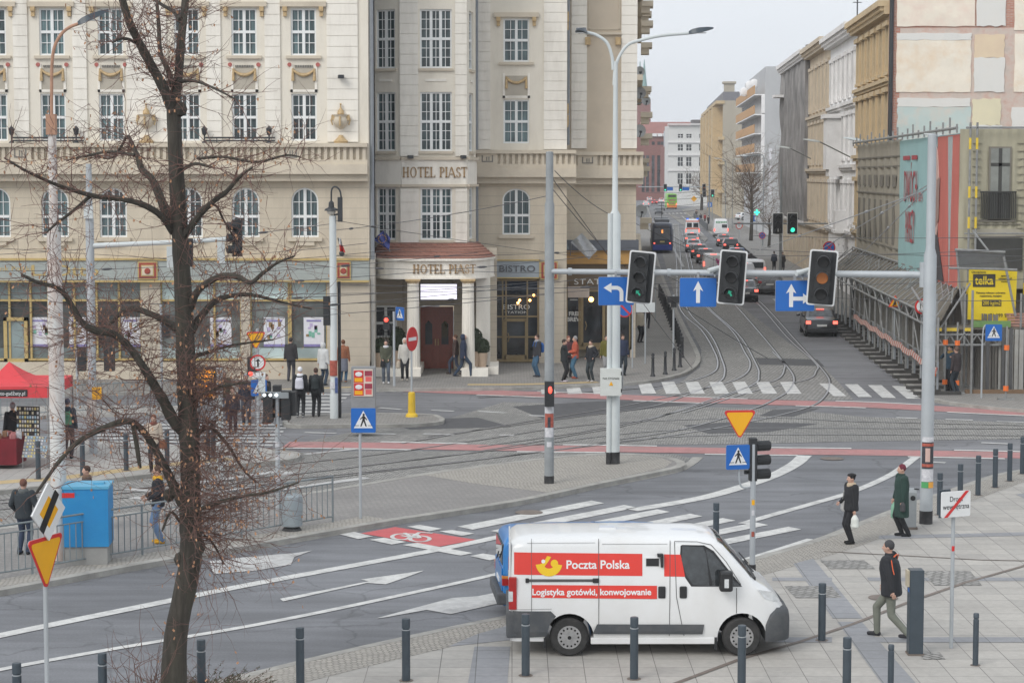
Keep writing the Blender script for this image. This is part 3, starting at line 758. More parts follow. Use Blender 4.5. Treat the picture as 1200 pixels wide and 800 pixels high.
# shop fascia and ground floor, left wing
M_FASC = mat('fascia_grey_green',(.36,.39,.37),.7,.08,3,coord='World',lines=(.28,.008,.8))
M_YTRIM = mat('yellow_trim',(.50,.37,.15),.5,.12,4)
M_PLAQ = mat('plaque_red',(.33,.06,.04),.6,.1,4)
M_PCREAM = mat('plaque_cream',(.62,.53,.4),.7,.1,4)
sf = MB();z0f,z1f = HZ(328),HZ(305)
sf.fbox(FL,xl0,xl1,-.3,.3,z0f,z1f,0);sf.fbox(FL,xl0,xl1,-.3,.36,z1f,z1f+.09,1);sf.fbox(FL,xl0,xl1,-.3,.36,z0f-.08,z0f,1)
sf.build('shop_fascia',[M_FASC,M_YTRIM],hotel)
def plaque(F,px0,px1,Y,d):
 a,b = KX(px0,Y),KX(px1,Y);c,e = ZZ(327,Y),ZZ(306,Y)
 q = MB();q.fbox(F,a,b,d-.03,d+.03,c,e,1);q.fbox(F,a+.05,b-.05,d-.02,d+.045,c+.05,e-.05,0);q.fbox(F,a+.14,b-.14,d-.02,d+.06,c+.14,e-.14,1)
 q.fbox(F,a+.18,b-.18,d-.02,d+.075,c+.18,e-.18,2)
 q.lathe(F.pt((a+b)/2,d+.07,(c+e)/2-.02),[(.13,0),(.1,-.05)],12,0,axis='Y',rz=F.rz)
 q.build('painted_plaque',[M_PLAQ,M_YTRIM,M_PCREAM],hotel)
plaque(FL,163.5,186.5,YL,.33);plaque(FL,395,412,YL,.33)
M_SHOPW = mat('shopfront_beige',(.52,.46,.37),.85,.06,2,coord='World',lines=(.36,.01,.75))
gf = MB()
piers = [(165,188),(282,293),(383,433),(-90,-40)]
for a,b in piers: gf.fbox(FL,HX(a),HX(b),-.5,.08,0,z0f-.08,0)
gf.fbox(FL,xl0,xl1,-.5,.05,0,HZ(424),1)
gf.fbox(FL,xl0,xl1,-.9,-.5,0,z0f,1)
gf.build('ground_floor_wall',[M_SHOPW,M_BEIGE0],hotel)
M_PURP = mat('poster_purple',(.25,.22,.45),.5,.2,6);M_POST = mat('poster_white',(.72,.72,.76),.5,.05,6)
def bays(F,X,Z,bounds,topz,posters=(),frame=M_YTRIM):
 for a,b,n in bounds:
  f = MB();g_ = MB();u0,u1 = X(a),X(b);zb1,zb2 = Z(352),Z(422)
  f.fbox(F,u0,u1,-.2,-.06,Z(331),Z(329));f.fbox(F,u0,u1,-.2,-.05,zb1-.04,zb1+.04);f.fbox(F,u0,u1,-.2,-.05,zb2-.02,zb2+.07)
  for i in range(n+1):
   q = u0+(u1-u0)*i/n;f.fbox(F,q-.04,q+.04,-.2,-.045,zb2,Z(330))
  fo = f.build('shop_window',frame,hotel)
  g_.fbox(F,u0,u1,-.24,-.16,zb1,Z(330),2);g_.fbox(F,u0,u1,-.24,-.17,Z(408),zb1,1);g_.fbox(F,u0,u1,-.24,-.17,zb2,Z(408),0)
  p = g_.build('pane',[M_SHOPGL,glass('shop_dark_glass',(.11,.12,.115),.08,.5,False),M_SFGL],hotel);p.parent = fo
M_SFGL = glass('transom_glass',(.36,.44,.44),.1,.12,False)
bays(FL,HX,HZ,[(-40,60,4),(60,165,4),(188,282,3),(293,338,1),(340,383,1)],z0f)
pst = MB()
for i,(a,b) in enumerate([(33,57),(79,99),(140,163),(245,270),(308,333),(355,379)]):
 pst.cut();pst.fbox(FL,HX(a),HX(b),-.19,-.15,HZ(404),HZ(372),0);pst.fbox(FL,HX(a),HX(b),-.19,-.14,HZ(406.5),HZ(403.5),1)
 rr = random.Random(i)
 for k in range(9):
  x = HX(a)+.15+rr.random()*(HX(b)-HX(a)-.3);z = HZ(398)+rr.random()*.55;pst.fbox(FL,x-.06,x+.06,-.18,-.135,z,z+.05+rr.random()*.18,2+rr.randrange(3))
 pst.fbox(FL,HX(a)+.12,HX(b)-.12,-.18,-.135,HZ(377),HZ(375),1)
pst.build_each('window_poster',[M_POST,M_PURP,mat('print_green',(.2,.45,.35),.6),mat('print_brown',(.3,.2,.1),.6),mat('print_lilac',(.5,.42,.62),.6)],hotel)
tx = MB();text_mb(tx,'L. Otto',FL,HX(78),HZ(322.5),.62,d=.3,align='CENTER',bold=.01,sx=1.5);tx.cut();text_mb(tx,'Bank Polski',FL,HX(16),HZ(317),.28,d=.3,align='CENTER',sx=1.3)
tx.build_each('shop_lettering',M_YTRIM,hotel)
# yellow entrance door at far left
dr = MB();dr.fbox(FL,HX(3),HX(7),-.2,.0,HZ(424),HZ(372));dr.fbox(FL,HX(27),HX(31),-.2,.0,HZ(424),HZ(372));dr.fbox(FL,HX(3),HX(31),-.2,.0,HZ(376),HZ(372));dr.fbox(FL,HX(3),HX(31),-.2,.0,HZ(424),HZ(420))
dr.fbox(FL,HX(55),HX(58),-.2,0,HZ(424),HZ(330));d_ = dr.build('shop_door',M_YTRIM,hotel)
dr = MB();dr.fbox(FL,HX(7),HX(27),-.16,-.08,HZ(420),HZ(376));q = dr.build('pane',M_SHOPGL,hotel);q.parent = d_
# lanterns and rails on the balustrade
ln = MB()
for a,b in ((19,103),(243,325)):
 ln.cut();ln.tube([FL.pt(HX(a),.3,zt_+.22),FL.pt(HX(b),.3,zt_+.22)],.035,6);ln.tube([FL.pt(HX(a),.3,zt_+.1),FL.pt(HX(b),.3,zt_+.1)],.03,6)
 k = HX(a)
 while k < HX(b): ln.tube([FL.pt(k,.3,zt_),FL.pt(k,.3,zt_+.24)],.02,5);k += .5
 for px in (a,a+75):
  c = FL.pt(HX(px),.3,zt_);ln.lathe(c,[(.12,0),(.1,.05),(.03,.1),(.03,.3),(.09,.36),(.12,.55),(.14,.57),(.03,.68),(.0,.74)],10)
ln.build_each('balustrade_lights',M_BLACK,hotel,smooth=True)
# ---------------------------------------------------------------- tower bay with porch
YT = YD-1.2
def TX(px): return KX(px,YT)
def TZ(py): return ZZ(py,YT)
A = Vector((xl1-.3,YT+.5,0));B = Vector((TX(471),YT,0));C = Vector((TX(547),YT,0));D = Vector((TX(556.5),YT+2.6,0))
FA = Fr(A,(B-A));FB = Fr(B,(1,0));FC = Fr(C,(D-C));LA = (B-A).length;LB = (C-B).length;LC = (D-C).length
tw = MB();RT = [(TZ(177),TZ(108)),(TZ(80),TZ(11)),(TZ(-20),TZ(-88))];RT3 = (TZ(281),TZ(220))
uA0,uA1 = (TX(442)-A.x),(TX(466)-A.x);uB0,uB1 = TX(493)-B.x,TX(530)-B.x
hA = [(uA0,uA1,a,b) for a,b in RT]+[(uA0,uA1,*RT3)];hB = [(uB0,uB1,a,b) for a,b in RT]+[(uB0,uB1,*RT3)]
hC = [(LC*.3,LC*.75,a,b) for a,b in RT]+[(LC*.3,LC*.75,*RT3)]
zlow = TZ(300)
for F,l_,h_ in ((FA,LA,hA),(FB,LB,hB),(FC,LC,hC)):
 facade(tw,F,0,l_,zlow,TOPZ,h_,m=0)
 tw.fbox(F,0,l_,-.01,.14,TZ(187.5),TZ(184),1);tw.fbox(F,0,l_,-.01,.14,TZ(219),TZ(216),1);tw.fbox(F,0,l_,-.02,.05,TZ(216),TZ(187.5),2)
 tw.fbox(F,0,l_,-.3,.4,TOPZ,TOPZ+.5,1)
 for a,b,c,e in h_: tw.fbox(F,a-.06,b+.06,-.01,.1,c-.12,c-.01,1)
 for zz in (94,-5): tw.fbox(F,(h_[0][0]+h_[0][1])/2-.33*(h_[0][1]-h_[0][0]),(h_[0][0]+h_[0][1])/2+.33*(h_[0][1]-h_[0][0]),-.01,.04,TZ(zz+1.5),TZ(zz-1.5),3)
tw.prism([(A.x,A.y+.4),(B.x,B.y+.45),(C.x,C.y+.45),(D.x-.5,D.y),(D.x-.5,D.y+8),(A.x,A.y+8)],zlow+.1,TOPZ)
tw.build('tower_wall',[M_CREAM,M_BEIGE0,M_CREAMR,M_CREAMR],hotel)
for F,h_,c_ in ((FA,hA,2),(FB,hB,3),(FC,hC,1)):
 for a,b,c,e in h_: window_at(hotel,F,(a+b)/2,c,b-a,e-c,cols=c_,split=.5,bars=(2,3))
tp = MB()
for F,u0,u1 in ((FA,LA-.05,LA+.0),(FB,-.03,TX(491)-B.x),(FB,TX(534)-B.x,LB+.02)):
 tp.cut();rustic(tp,F,u0,u1,TZ(284),TZ(221));tp.cut();rustic(tp,F,u0,u1,TZ(183),TOPZ-.05)
tp.build_each('pilaster',M_CREAMR,hotel)
# serif lettering from strokes
def serif(mb,word,F0,u,w,h,d,sx=1.0,m=0,th=.05):
 class _S:
  def pt(s,a,b,c): return F0.pt(u+(a-u)*sx,b,c)
 F = _S()
 t = h*.17;q = h*.075;x = u
 def bx(a,b,c,e): mb.fbox(F,x+a*h,x+b*h,d,d+th,w+c*h,w+e*h,m)
 def V(a,c=0,e=1,l=.13): bx(a,a+.17,c,e);bx(a-.07,a+.24,c,c+.06) ;bx(a-.07,a+.24,e-.06,e)
 def arc(cx,cy,rx,ry,a0,a1,wd=.15):
  n = 14;o = [];i_ = []
  for k in range(n+1):
   a = R(a0+(a1-a0)*k/n);ww = wd*(.35+.65*abs(math.cos(a)))
   o.append((x+(cx+rx*math.cos(a))*h,w+(cy+ry*math.sin(a))*h));i_.append((x+(cx+(rx-ww)*math.cos(a))*h,w+(cy+(ry-.07)*math.sin(a))*h))
  for k in range(n): mb.fprism(F,[o[k],o[k+1],i_[k+1],i_[k]],d,d+th,m)
 for ch in word:
  if ch == 'H': V(.07);V(.6);bx(.2,.65,.46,.53);adv = .95
  elif ch == 'O': arc(.45,.5,.42,.51,0,360);adv = .98
  elif ch == 'T': V(.33);bx(.03,.8,.93,1);bx(.03,.08,.78,1);bx(.75,.8,.78,1);adv = .86
  elif ch == 'E': V(.07);bx(.1,.65,.0,.07);bx(.1,.62,.93,1);bx(.1,.5,.47,.54);bx(.6,.65,0,.22);bx(.57,.62,.8,1);bx(.46,.5,.4,.62);adv = .75
  elif ch == 'L': V(.07);bx(.1,.65,.0,.07);bx(.6,.65,0,.25);adv = .72
  elif ch == 'P': V(.07);arc(.28,.73,.34,.27,-90,90);adv = .72
  elif ch == 'I': V(.07);adv = .38
  elif ch == 'A':
   for a,b in (((.02,0),(.36,1)),((.36,1),(.78,0))):
    wd = .05 if a[0] < .3 else .17
    mb.fprism(F,[(x+a[0]*h,w+a[1]*h),(x+(a[0]+wd)*h,w+a[1]*h),(x+(b[0]+wd)*h,w+b[1]*h),(x+b[0]*h,w+b[1]*h)],d,d+th,m)
   bx(.18,.6,.3,.36);bx(-.04,.16,0,.05);bx(.7,1.02,0,.05);adv = 1.0
  elif ch == 'S': arc(.32,.74,.27,.26,10,265,.13);arc(.32,.26,.29,.27,-175,90,.14);adv = .66
  else: adv = .5
  x += adv*h
 return x
lt = MB();wd = (TX(546)-TX(472));serif(lt,'HOTEL PIAST',FB,TX(472.5)-B.x,TZ(208),.44,.05,.75)
# porch: bowed roof, fascia, columns
cxp = (TX(432)+TX(580))/2;M_TILE = None
def tilemat():
 m_ = brickmat('roof_tiles',(.37,.17,.125),(.28,.13,.095),(.15,.07,.05),.22,.16,.012,vert=True,patch=(.36,.2,.15),pamt=.6,pscale=.9,bump=.8,rough=.75)
 return m_
M_TILE = tilemat()
def bow(t,x0,x1,yb,yf): # t 0..1 across; slightly bowed front
 x = x0+(x1-x0)*t;s = abs(2*t-1);return Vector((x,yb+(yf-yb)*(1-s**6),0))
YF = G(480,440,HK).y    # column front depth
n = 28
rt = MB();zr1,zr0 = ZZ(284,YT),ZZ(303,YF)
top = [bow(i/n,xl1+.0,TX(560),YT+1.0,YT-.02) for i in range(n+1)];bot = [bow(i/n,KX(429,YF),KX(580,YF+.4),YT+.3,YF-.2) for i in range(n+1)]
for k in range(6):
 for i in range(n):
  def q(j,f,dz): return (top[j].lerp(bot[j],f)).to_tuple()[:2] + (zr1+(zr0-zr1)*f+dz,)
  f0,f1 = k/6,(k+1)/6
  rt.add([q(i,f0,.0),q(i+1,f0,.0),q(i+1,f1,.045),q(i,f1,.045)],[(3,2,1,0)])
  rt.add([q(i,f1,.045),q(i+1,f1,.045),q(i+1,f1,0),q(i,f1,0)],[(3,2,1,0)])
rt.build('porch_roof',M_TILE,hotel)
fa = MB()
for (f_,za,zb2,mm) in ((1.0,ZZ(305.5,YF),ZZ(303,YF),0),(.93,ZZ(325,YF),ZZ(305.5,YF),0),(.97,ZZ(327,YF),ZZ(325,YF),0)):
 pts = [top[j].lerp(bot[j],f_) for j in range(n+1)]
 for i in range(n):
  a,b = pts[i],pts[i+1]
  fa.add([(a.x,a.y,za),(b.x,b.y,za),(b.x,b.y,zb2),(a.x,a.y,zb2)],[(0,1,2,3)]);a2,b2 = a+Vector((0,.35,0)),b+Vector((0,.35,0))
  fa.add([(a.x,a.y,za),(b.x,b.y,za),(b2.x,b2.y,za),(a2.x,a2.y,za)],[(3,2,1,0)]);fa.add([(a.x,a.y,zb2),(b.x,b.y,zb2),(b2.x,b2.y,zb2),(a2.x,a2.y,zb2)],[(0,1,2,3)])
fa.build('porch_entablature',M_CREAMR,hotel)
yfl = top[n//2].lerp(bot[n//2],.93).y
Ff = Fr((0,yfl,0),(1,0));lt.cut();serif(lt,'HOTEL PIAST',Ff,KX(484,yfl),ZZ(320.5,yfl),.38,.0,.83)
lt.build_each('gilt_lettering',mat('letter_gold',(.33,.20,.08),.5,.1,6),hotel)
for px in (484,548.5):
 x = KX(px,YF);c = MB();zc = ZZ(327,YF);zb3 = ZZ(430,YF)
 for k in range(20):
  a = 2*math.pi*k/20;c.cyl((x+.235*math.cos(a),YF+.235*math.sin(a),zb3),(x+.2*math.cos(a),YF+.2*math.sin(a),zc-.12),.045,.038,6)
 c.cyl((x,YF,zb3),(x,YF,zc-.12),.24,.205,20)
 c.box(x-.33,x+.33,YF-.33,YF+.33,zb3-.1,zb3);co = c.build('column',M_CREAMR,hotel,smooth=True)
 c = MB();c.box(x-.31,x+.31,YF-.31,YF+.31,zc-.07,zc);c.lathe((x,YF,zc-.2),[(.22,0),(.24,.05),(.3,.13)],18);q = c.build('capital',M_GOLD,hotel);q.parent = co
pw = MB()   # porch walls
pw.fbox(FL,xl1+.0,KX(439,YF),-2.2,-.9,0,zr0+.2,1);pw.box(KX(558,YF+1.2),KX(574,YF+1.2),YF+1.1,YT+1,0,ZZ(327,YF),1)
pw.box(xl1,TX(470),YD-.45,YD+.5,0,zlow+.3,0);pw.box(TX(470),TX(492),YD-.2,YD+.5,0,zlow+.3,0);pw.box(TX(531),TX(582),YD-.3,YD+.5,0,zlow+.3,0)
pw.box(TX(492),TX(531),YD-.05,YD+.5,ZZ(358,YD),zlow+.3,0)
pw.box(KX(433,YF),KX(493,YF),YF-.45,YD,0,ZZ(431,YF),1);pw.box(KX(541,YF),KX(572,YF),YF-.45,YD,0,ZZ(431,YF),1);pw.box(KX(556,YF),KX(584,YF+1),YF+.5,YD,0,ZZ(431,YF),1)
pw.build('porch_wall',[M_SHOPW,M_CREAMR],hotel)
# door
M_DOOR = mat('varnished_red_wood',(.21,.045,.022),.35,.25,5,coat=.4,stretch=(6,6,1))
dx0,dx1,dz0,dz1 = KX(493,YD),KX(531,YD),HK+.02,ZZ(359,YD);mid = (dx0+dx1)/2
b = MB();b.box(dx0,dx1,YD-.2,YD-.1,dz0,dz1)
for s,(a,c) in enumerate(((dx0,mid),(mid,dx1))):
 b.box(a,a+.1,YD-.24,YD-.2,dz0,dz1);b.box(c-.1,c,YD-.24,YD-.2,dz0,dz1)
 for z in (dz0,dz0+.85,dz1-.45,dz1-.12): b.box(a+.1,c-.1,YD-.235,YD-.2,z,z+.12)
 b.box(a+.2,c-.2,YD-.235,YD-.2,dz0+.25,dz0+.7);b.box(a+.18,c-.18,YD-.235,YD-.2,dz1-.3,dz1-.2)
do = b.build('entrance_door',M_DOOR,hotel)
b = MB()
for a,c in ((dx0,mid),(mid,dx1)):
 b.fprism(Fr((0,YD-.22,0),(1,0)),[(a+.2,dz0+1.05),(c-.2,dz0+1.05),(c-.2,dz1-.75),((a+c)/2,dz1-.6),(a+.2,dz1-.75)],-.01,.025)
q = b.build('pane',M_DARKGL,hotel);q.parent = do
b = MB()
for s in (-1,1): b.tube([(mid+s*.06,YD-.3,dz0+1.0),(mid+s*.06,YD-.3,dz0+1.3)],.022,8)
q = b.build('handle',M_GOLD,hotel,smooth=True);q.parent = do
M_LED = mat('led_screen',(.6,.57,.68),.4,.03,9,emit=(.9,.87,1),estr=.75)
yl = YF+.2;b = MB();b.box(KX(492,yl),KX(536,yl),yl-.1,yl+.15,ZZ(351.5,yl),ZZ(332,yl),0);b.box(KX(493,yl),KX(535.3,yl),yl-.112,yl-.1,ZZ(350.6,yl),ZZ(332.8,yl),1);b.build('led_screen',[M_BLACK,M_LED],hotel)
wF = Fr((0,YD-.45,0),(1,0));yq = YD-.45
w_ = window_at(hotel,wF,KX(452,yq),ZZ(395,yq),KX(465,yq)-KX(439,yq),ZZ(358,yq)-ZZ(395,yq),cols=2,split=.45,bars=(1,1),dep=-.05,gm=M_DARKGL)
b = MB()
for k in range(9): x = KX(438,yq-.2)+k*(KX(466,yq)-KX(438,yq))/8;b.tube([(x,yq-.2,ZZ(404,yq)),(x,yq-.2,ZZ(388,yq))],.014,5)
b.tube([(KX(437,yq),yq-.2,ZZ(388,yq)),(KX(467,yq),yq-.2,ZZ(388,yq))],.02,5);b.tube([(KX(437,yq),yq-.2,ZZ(404,yq)),(KX(467,yq),yq-.2,ZZ(404,yq))],.02,5);b.build('window_railing',M_BLACK,hotel)
# ---------------------------------------------------------------- right wing
def RX(px,Y=None): return KX(px,YR if Y is None else Y)
def RZ(py,Y=None): return ZZ(py,YR if Y is None else Y)
xr0,xr1,xr2 = RX(557),RX(664),KX(745,YR2)
zbR = RZ(197);rr_ = MB();xw = RX(605);hwR = (RX(620)-RX(590))/2
RR = [(RZ(168),RZ(117)),(RZ(72.5),RZ(22)),(RZ(-23),RZ(-73))];RR3 = (RZ(275),RZ(221));zsR = RZ(304)
facade(rr_,FR,xr0,xr1,zbR,TOPZ,[(xw-hwR,xw+hwR,a,b) for a,b in RR],m=0)
facade(rr_,FR,xr0,xr1,zsR,zbR,[(xw-hwR*1.08,xw+hwR*1.08,*RR3,.5)],m=1)
FR2 = Fr((0,YR2,0),(1,0));FRS = Fr((xr1,YR,0),(0,1))
facade(rr_,FRS,0,YR2-YR,0,TOPZ,[],m=0);facade(rr_,FR2,xr1,xr2,zbR,TOPZ,[],m=3);facade(rr_,FR2,xr1,xr2,ZZ(322,YR2),zbR,[],m=1)
rr_.box(xr0,xr1-.02,YR+.7,YR+BACK,0,TOPZ-.1,0);rr_.box(xr1-.02,xr2-.02,YR2+1.6,YR+BACK,0,TOPZ-.1,0)
FK = Fr((xr2,YR2,0),(145/FPX,1))      # flank along the side street
facade(rr_,FK,0,34,0,TOPZ,[],m=1)
for zz in (zbR-.1,8.9,12.8,16.6,TOPZ-.3,4.6): rr_.fbox(FK,-.05,34,0,.28,zz,zz+.25,2)
rr_.fbox(FR,xr0,xr1+.1,-.9,.5,TOPZ,TOPZ+.5,2);rr_.fbox(FR2,xr1,xr2+.3,-.9,.5,TOPZ,TOPZ+.5,2)
M_CREAMD = mat('stucco_sand',(.56,.48,.375),.9,.06,.8,bump=.1,coord='World',dirt=(.45,.39,.31),dscale=.5,dirt_amt=.5)
rr_.build('wall',[M_CREAM,M_BEIGE,M_BEIGE0,M_CREAMD],hotel)
for a,b in RR: window_at(hotel,FR,xw,a,hwR*2,b-a)
window_at(hotel,FR,xw,RR3[0],hwR*2.16,RR3[1]-RR3[0],rise=.5,split=.42)
pl = MB();rustic(pl,FR,RX(637),xr1,RZ(175),TOPZ-.05);pl.cut();rustic(pl,FR,xr0+.05,RX(575),RZ(175),TOPZ-.05)
def R2X(px): return KX(px,YR2)
def R2Z(py): return ZZ(py,YR2)
pl.cut();rustic(pl,FR2,R2X(669),R2X(687),R2Z(174),TOPZ-.05);pl.cut();rustic(pl,FR2,R2X(727),xr2+.02,R2Z(174),TOPZ-.05)
pl.build_each('pilaster',M_CREAMR,hotel)
tr = MB()
for r in RR[1:]:
 tr.cut();tr.fbox(FR,xw-hwR-.42,xw+hwR+.42,-.01,.16,r[1]+.06,r[1]+.26);tr.fbox(FR,xw-hwR-.2,xw+hwR+.2,-.01,.13,r[0]-.14,r[0]-.02)
 for s in (-1,1): q = xw+s*(hwR+.22);bk.cut();bk.fbox(FR,q-.09,q+.09,0,.2,r[1]-.12,r[1]+.058);bk.fbox(FR,q-.07,q+.07,0,.13,r[1]-.33,r[1]-.12)
tr.cut();tr.fbox(FR,xw-hwR-.2,xw+hwR+.2,-.01,.14,RR3[0]-.16,RR3[0]-.02)
tr.cut();gd.cut();a,b = xw-hwR-.03,xw+hwR+.03;c,e = RZ(115),RZ(86)
for bx in ((a,a+.1,c,e),(b-.1,b,c,e),(a,b,c,c+.1)): tr.fbox(FR,bx[0],bx[1],-.01,.045,bx[2],bx[3],1)
tr.fbox(FR,a+.1,b-.1,-.005,.02,RZ(112),RZ(89),2)
for i in range(1):
 n_ = 10;zc = RZ(92);pts = [FR.pt(xw+(-.42+.84*i/n_),.07,zc-.2*(1-((i-n_/2)/(n_/2))**2)) for i in range(n_+1)];gd.tube(pts,.065,7)
 for s in (-1,1): gd.tube([FR.pt(xw+s*.44,.06,RZ(90)),FR.pt(xw+s*.44,.08,RZ(97)),FR.pt(xw+s*.44,.07,RZ(104))],[.04,.055,.07],7)
for px in (688,723): bk.cut();bk.fbox(FR2,R2X(px)-.12,R2X(px)+.12,0,.2,R2Z(53),R2Z(44))
for q_,z_ in ((.6,R2Z(30)),(1.2,R2Z(38)),(.7,R2Z(135)),(1.6,R2Z(150)),(.5,R2Z(148))): bk.cut();bk.fbox(FRS,q_-.15,q_+.15,0,.1,z_,z_+.45)
tr.fbox(FR2,R2X(687),R2X(727),-.01,.14,R2Z(41),R2Z(38.5));
for bx in ((689,690,35,-30),(724,725,35,-30),(689,725,35,34)): tr.fbox(FR2,R2X(bx[0]),R2X(bx[1]),-.01,.04,R2Z(bx[2]),R2Z(bx[3]))
tr.build_each('window_surround',[M_BEIGE0,M_CREAMR,M_PANEL],hotel);gd.build_each('gilt_garland',M_GOLD,hotel,smooth=True);bk.build_each('gilt_bracket',M_GOLD,hotel)
balust(FR,xr0,xr1+.4,RZ(176),RZ(196.5),.45);balust(FR2,xr1+.45,xr2+.3,R2Z(178),R2Z(198),.45)
bl.build('balustrade',M_BEIGE0,hotel);bs.build('balustrade_frets',M_GRILLE,hotel)
# bistro front
b = MB();b.fbox(FR,RX(575),RX(633),-.3,.25,RZ(325),RZ(305),0)
for q in ((575,633,326,324.6),(575,633,305.4,304),(575,576.2,326,304),(631.8,633,326,304)): b.fbox(FR,RX(q[0]),RX(q[1]),-.2,.3,RZ(q[2]),RZ(q[3]),1)
M_BFAS = mat('bistro_fascia',(.33,.37,.40),.6,.05,3);b.build('bistro_fascia',[M_BFAS,M_YTRIM],hotel)
plaque(FR,633,653.5,YR,.26)
b = MB();text_mb(b,'BISTRO',FR,RX(606),RZ(318),.40,d=.25,sx=1.25,th=.04);b.build('bistro_lettering',mat('letter_grey',(.10,.10,.11),.6),hotel)
M_BRONZE = mat('bronze_frame',(.29,.215,.11),.45,.1,4,metal=.2)
def shopfront(F,X,Z,x0,x1,z0,z1,vs,hs,door=None):
 f = MB();g_ = MB();t = .07
 for v in vs: f.fbox(F,X(v)-t/2,X(v)+t/2,-.3,-.12,Z(z0),Z(z1))
 for h in hs: f.fbox(F,X(x0),X(x1),-.29,-.13,Z(h)-t/2,Z(h)+t/2)
 f.fbox(F,X(x0)-.08,X(x0)+.05,-.5,0,Z(z0),Z(z1));f.fbox(F,X(x1)-.05,X(x1)+.08,-.5,0,Z(z0),Z(z1));f.fbox(F,X(x0),X(x1),-.5,0,Z(z0),Z(z0)+.12);f.fbox(F,X(x0),X(x1),-.5,0,Z(z1)-.08,Z(z1))
 if door:
  a,c,e = door
  for q in (a,c): f.fbox(F,X(q)-.07,X(q)+.07,-.3,-.08,Z(z0),Z(e))
  f.fbox(F,X(a),X(c),-.3,-.08,Z(e)-.07,Z(e)+.07);f.fbox(F,X(a),X(c),-.3,-.08,Z(z0)+.1,Z(z0)+.3)
  f.tube([F.pt(X(a)+.16,-.03,Z(z0)+.9),F.pt(X(a)+.22,0,Z(z0)+1.1),F.pt(X(a)+.16,-.03,Z(z0)+1.3)],.025,6)
 fo = f.build('shop_front',M_BRONZE,hotel)
 g_.fbox(F,X(x0),X(x1),-.26,-.2,Z(z0),Z(z1));p = g_.build('pane',M_DARKGL,hotel);p.parent = fo
shopfront(FR,RX,RZ,576.5,631,424,327,[589,593,618],[347,371,395],(591,617,375))
wl = MB();
for a,b_ in ((557,576),(632,664)): wl.fbox(FR,RX(a),RX(b_) ,-.6,.0,0,zsR,0)
wl.fbox(FR,RX(575),RX(633),-1.6,-.5,0,RZ(326),0)
wl.fbox(FR,RX(632),RX(661),0,.1,0,RZ(326),0)
wl.fbox(FR2,xr1,xr2,-1.6,-.6,0,R2Z(322),0);wl.fbox(FR2,R2X(739),xr2,-.6,0,0,R2Z(322),0)
wl.build('ground_floor_wall',M_SHOPW,hotel)
b = MB();b.fbox(FR2,xr1,xr2+.05,-.5,.3,R2Z(309),R2Z(293),0);b.fbox(FR2,xr1,xr2+.1,-.5,.5,R2Z(293),R2Z(281),1);b.fbox(FR2,xr1,R2X(739),-.5,.1,R2Z(335),R2Z(309),2)
b.build('shop_fascia',[mat('ochre_panel',(.5,.28,.08),.6,.1,3),mat('slate_ledge',(.11,.12,.14),.7),mat('sign_brown',(.16,.11,.06),.6)],hotel)
b = MB();text_mb(b,'STATION',FR2,R2X(701),R2Z(333),.36,d=.1,sx=1.5,th=.03);b.cut();text_mb(b,'BISTRO',FR,RX(605),RZ(362.5),.30,d=-.18,sx=1.25,th=.02)
text_mb(b,'STATION',FR,RX(605),RZ(367.5),.15,d=-.18,sx=1.7,th=.02);b.cut();text_mb(b,'FREE\nBREW',FR2,R2X(673.5),R2Z(370),.26,d=-.18,th=.02,bold=.01)
for q in ((668,677,348,345),(668,677,352,351)): b.fbox(FR2,R2X(q[0]),R2X(q[1]),-.2,-.17,R2Z(q[2]),R2Z(q[3]))
b.build_each('white_lettering',mat('letter_white',(.75,.75,.72),.6),hotel)
shopfront(FR2,R2X,R2Z,664,739,409.5,336,[679,683,712],[],(682,708,340))
M_BULB = mat('lit_bulb',(1,.6,.25),.5,0,1,emit=(1,.5,.15),estr=6)
b = MB()
for px,py in ((607,355),(609,352),(621,352),(625.5,346)): b.cut();b.ball(FR.pt(RX(px),-.1,RZ(py)),.06,n=8)
b.cut();b.ball(FR2.pt(R2X(693),-.1,R2Z(351)),.12,n=8)
b.build_each('hanging_lamp',M_BULB,hotel,smooth=True)
# downpipes
M_PIPE = mat('zinc_pipe',(.24,.26,.28),.6,.1,4)
b = MB();b.cyl((xl1+.12,YL+.15,zs),(xl1+.12,YL+.15,TOPZ),.09,n=8);b.cut();b.cyl((RX(558.5),YR-.2,zsR),(RX(558.5),YR-.2,TOPZ),.09,n=8);b.cut();b.cyl((xr1+.12,YR2-.4,R2Z(170)),(xr1+.12,YR2-.4,TOPZ),.07,n=8)
b.build_each('downpipe',M_PIPE,hotel,smooth=True)
b = MB()
for px,py in ((399.5,90),(481,184),(543,184)): Y_ = YL if px < 430 else YT;c = P(px,py,Y_-.3);b.cut();b.obox(c,(.22,.3,.14),.2);b.tube([c,c+Vector((0,.3,0))],.03,6)
b.build_each('floodlight',M_BLACK,hotel)
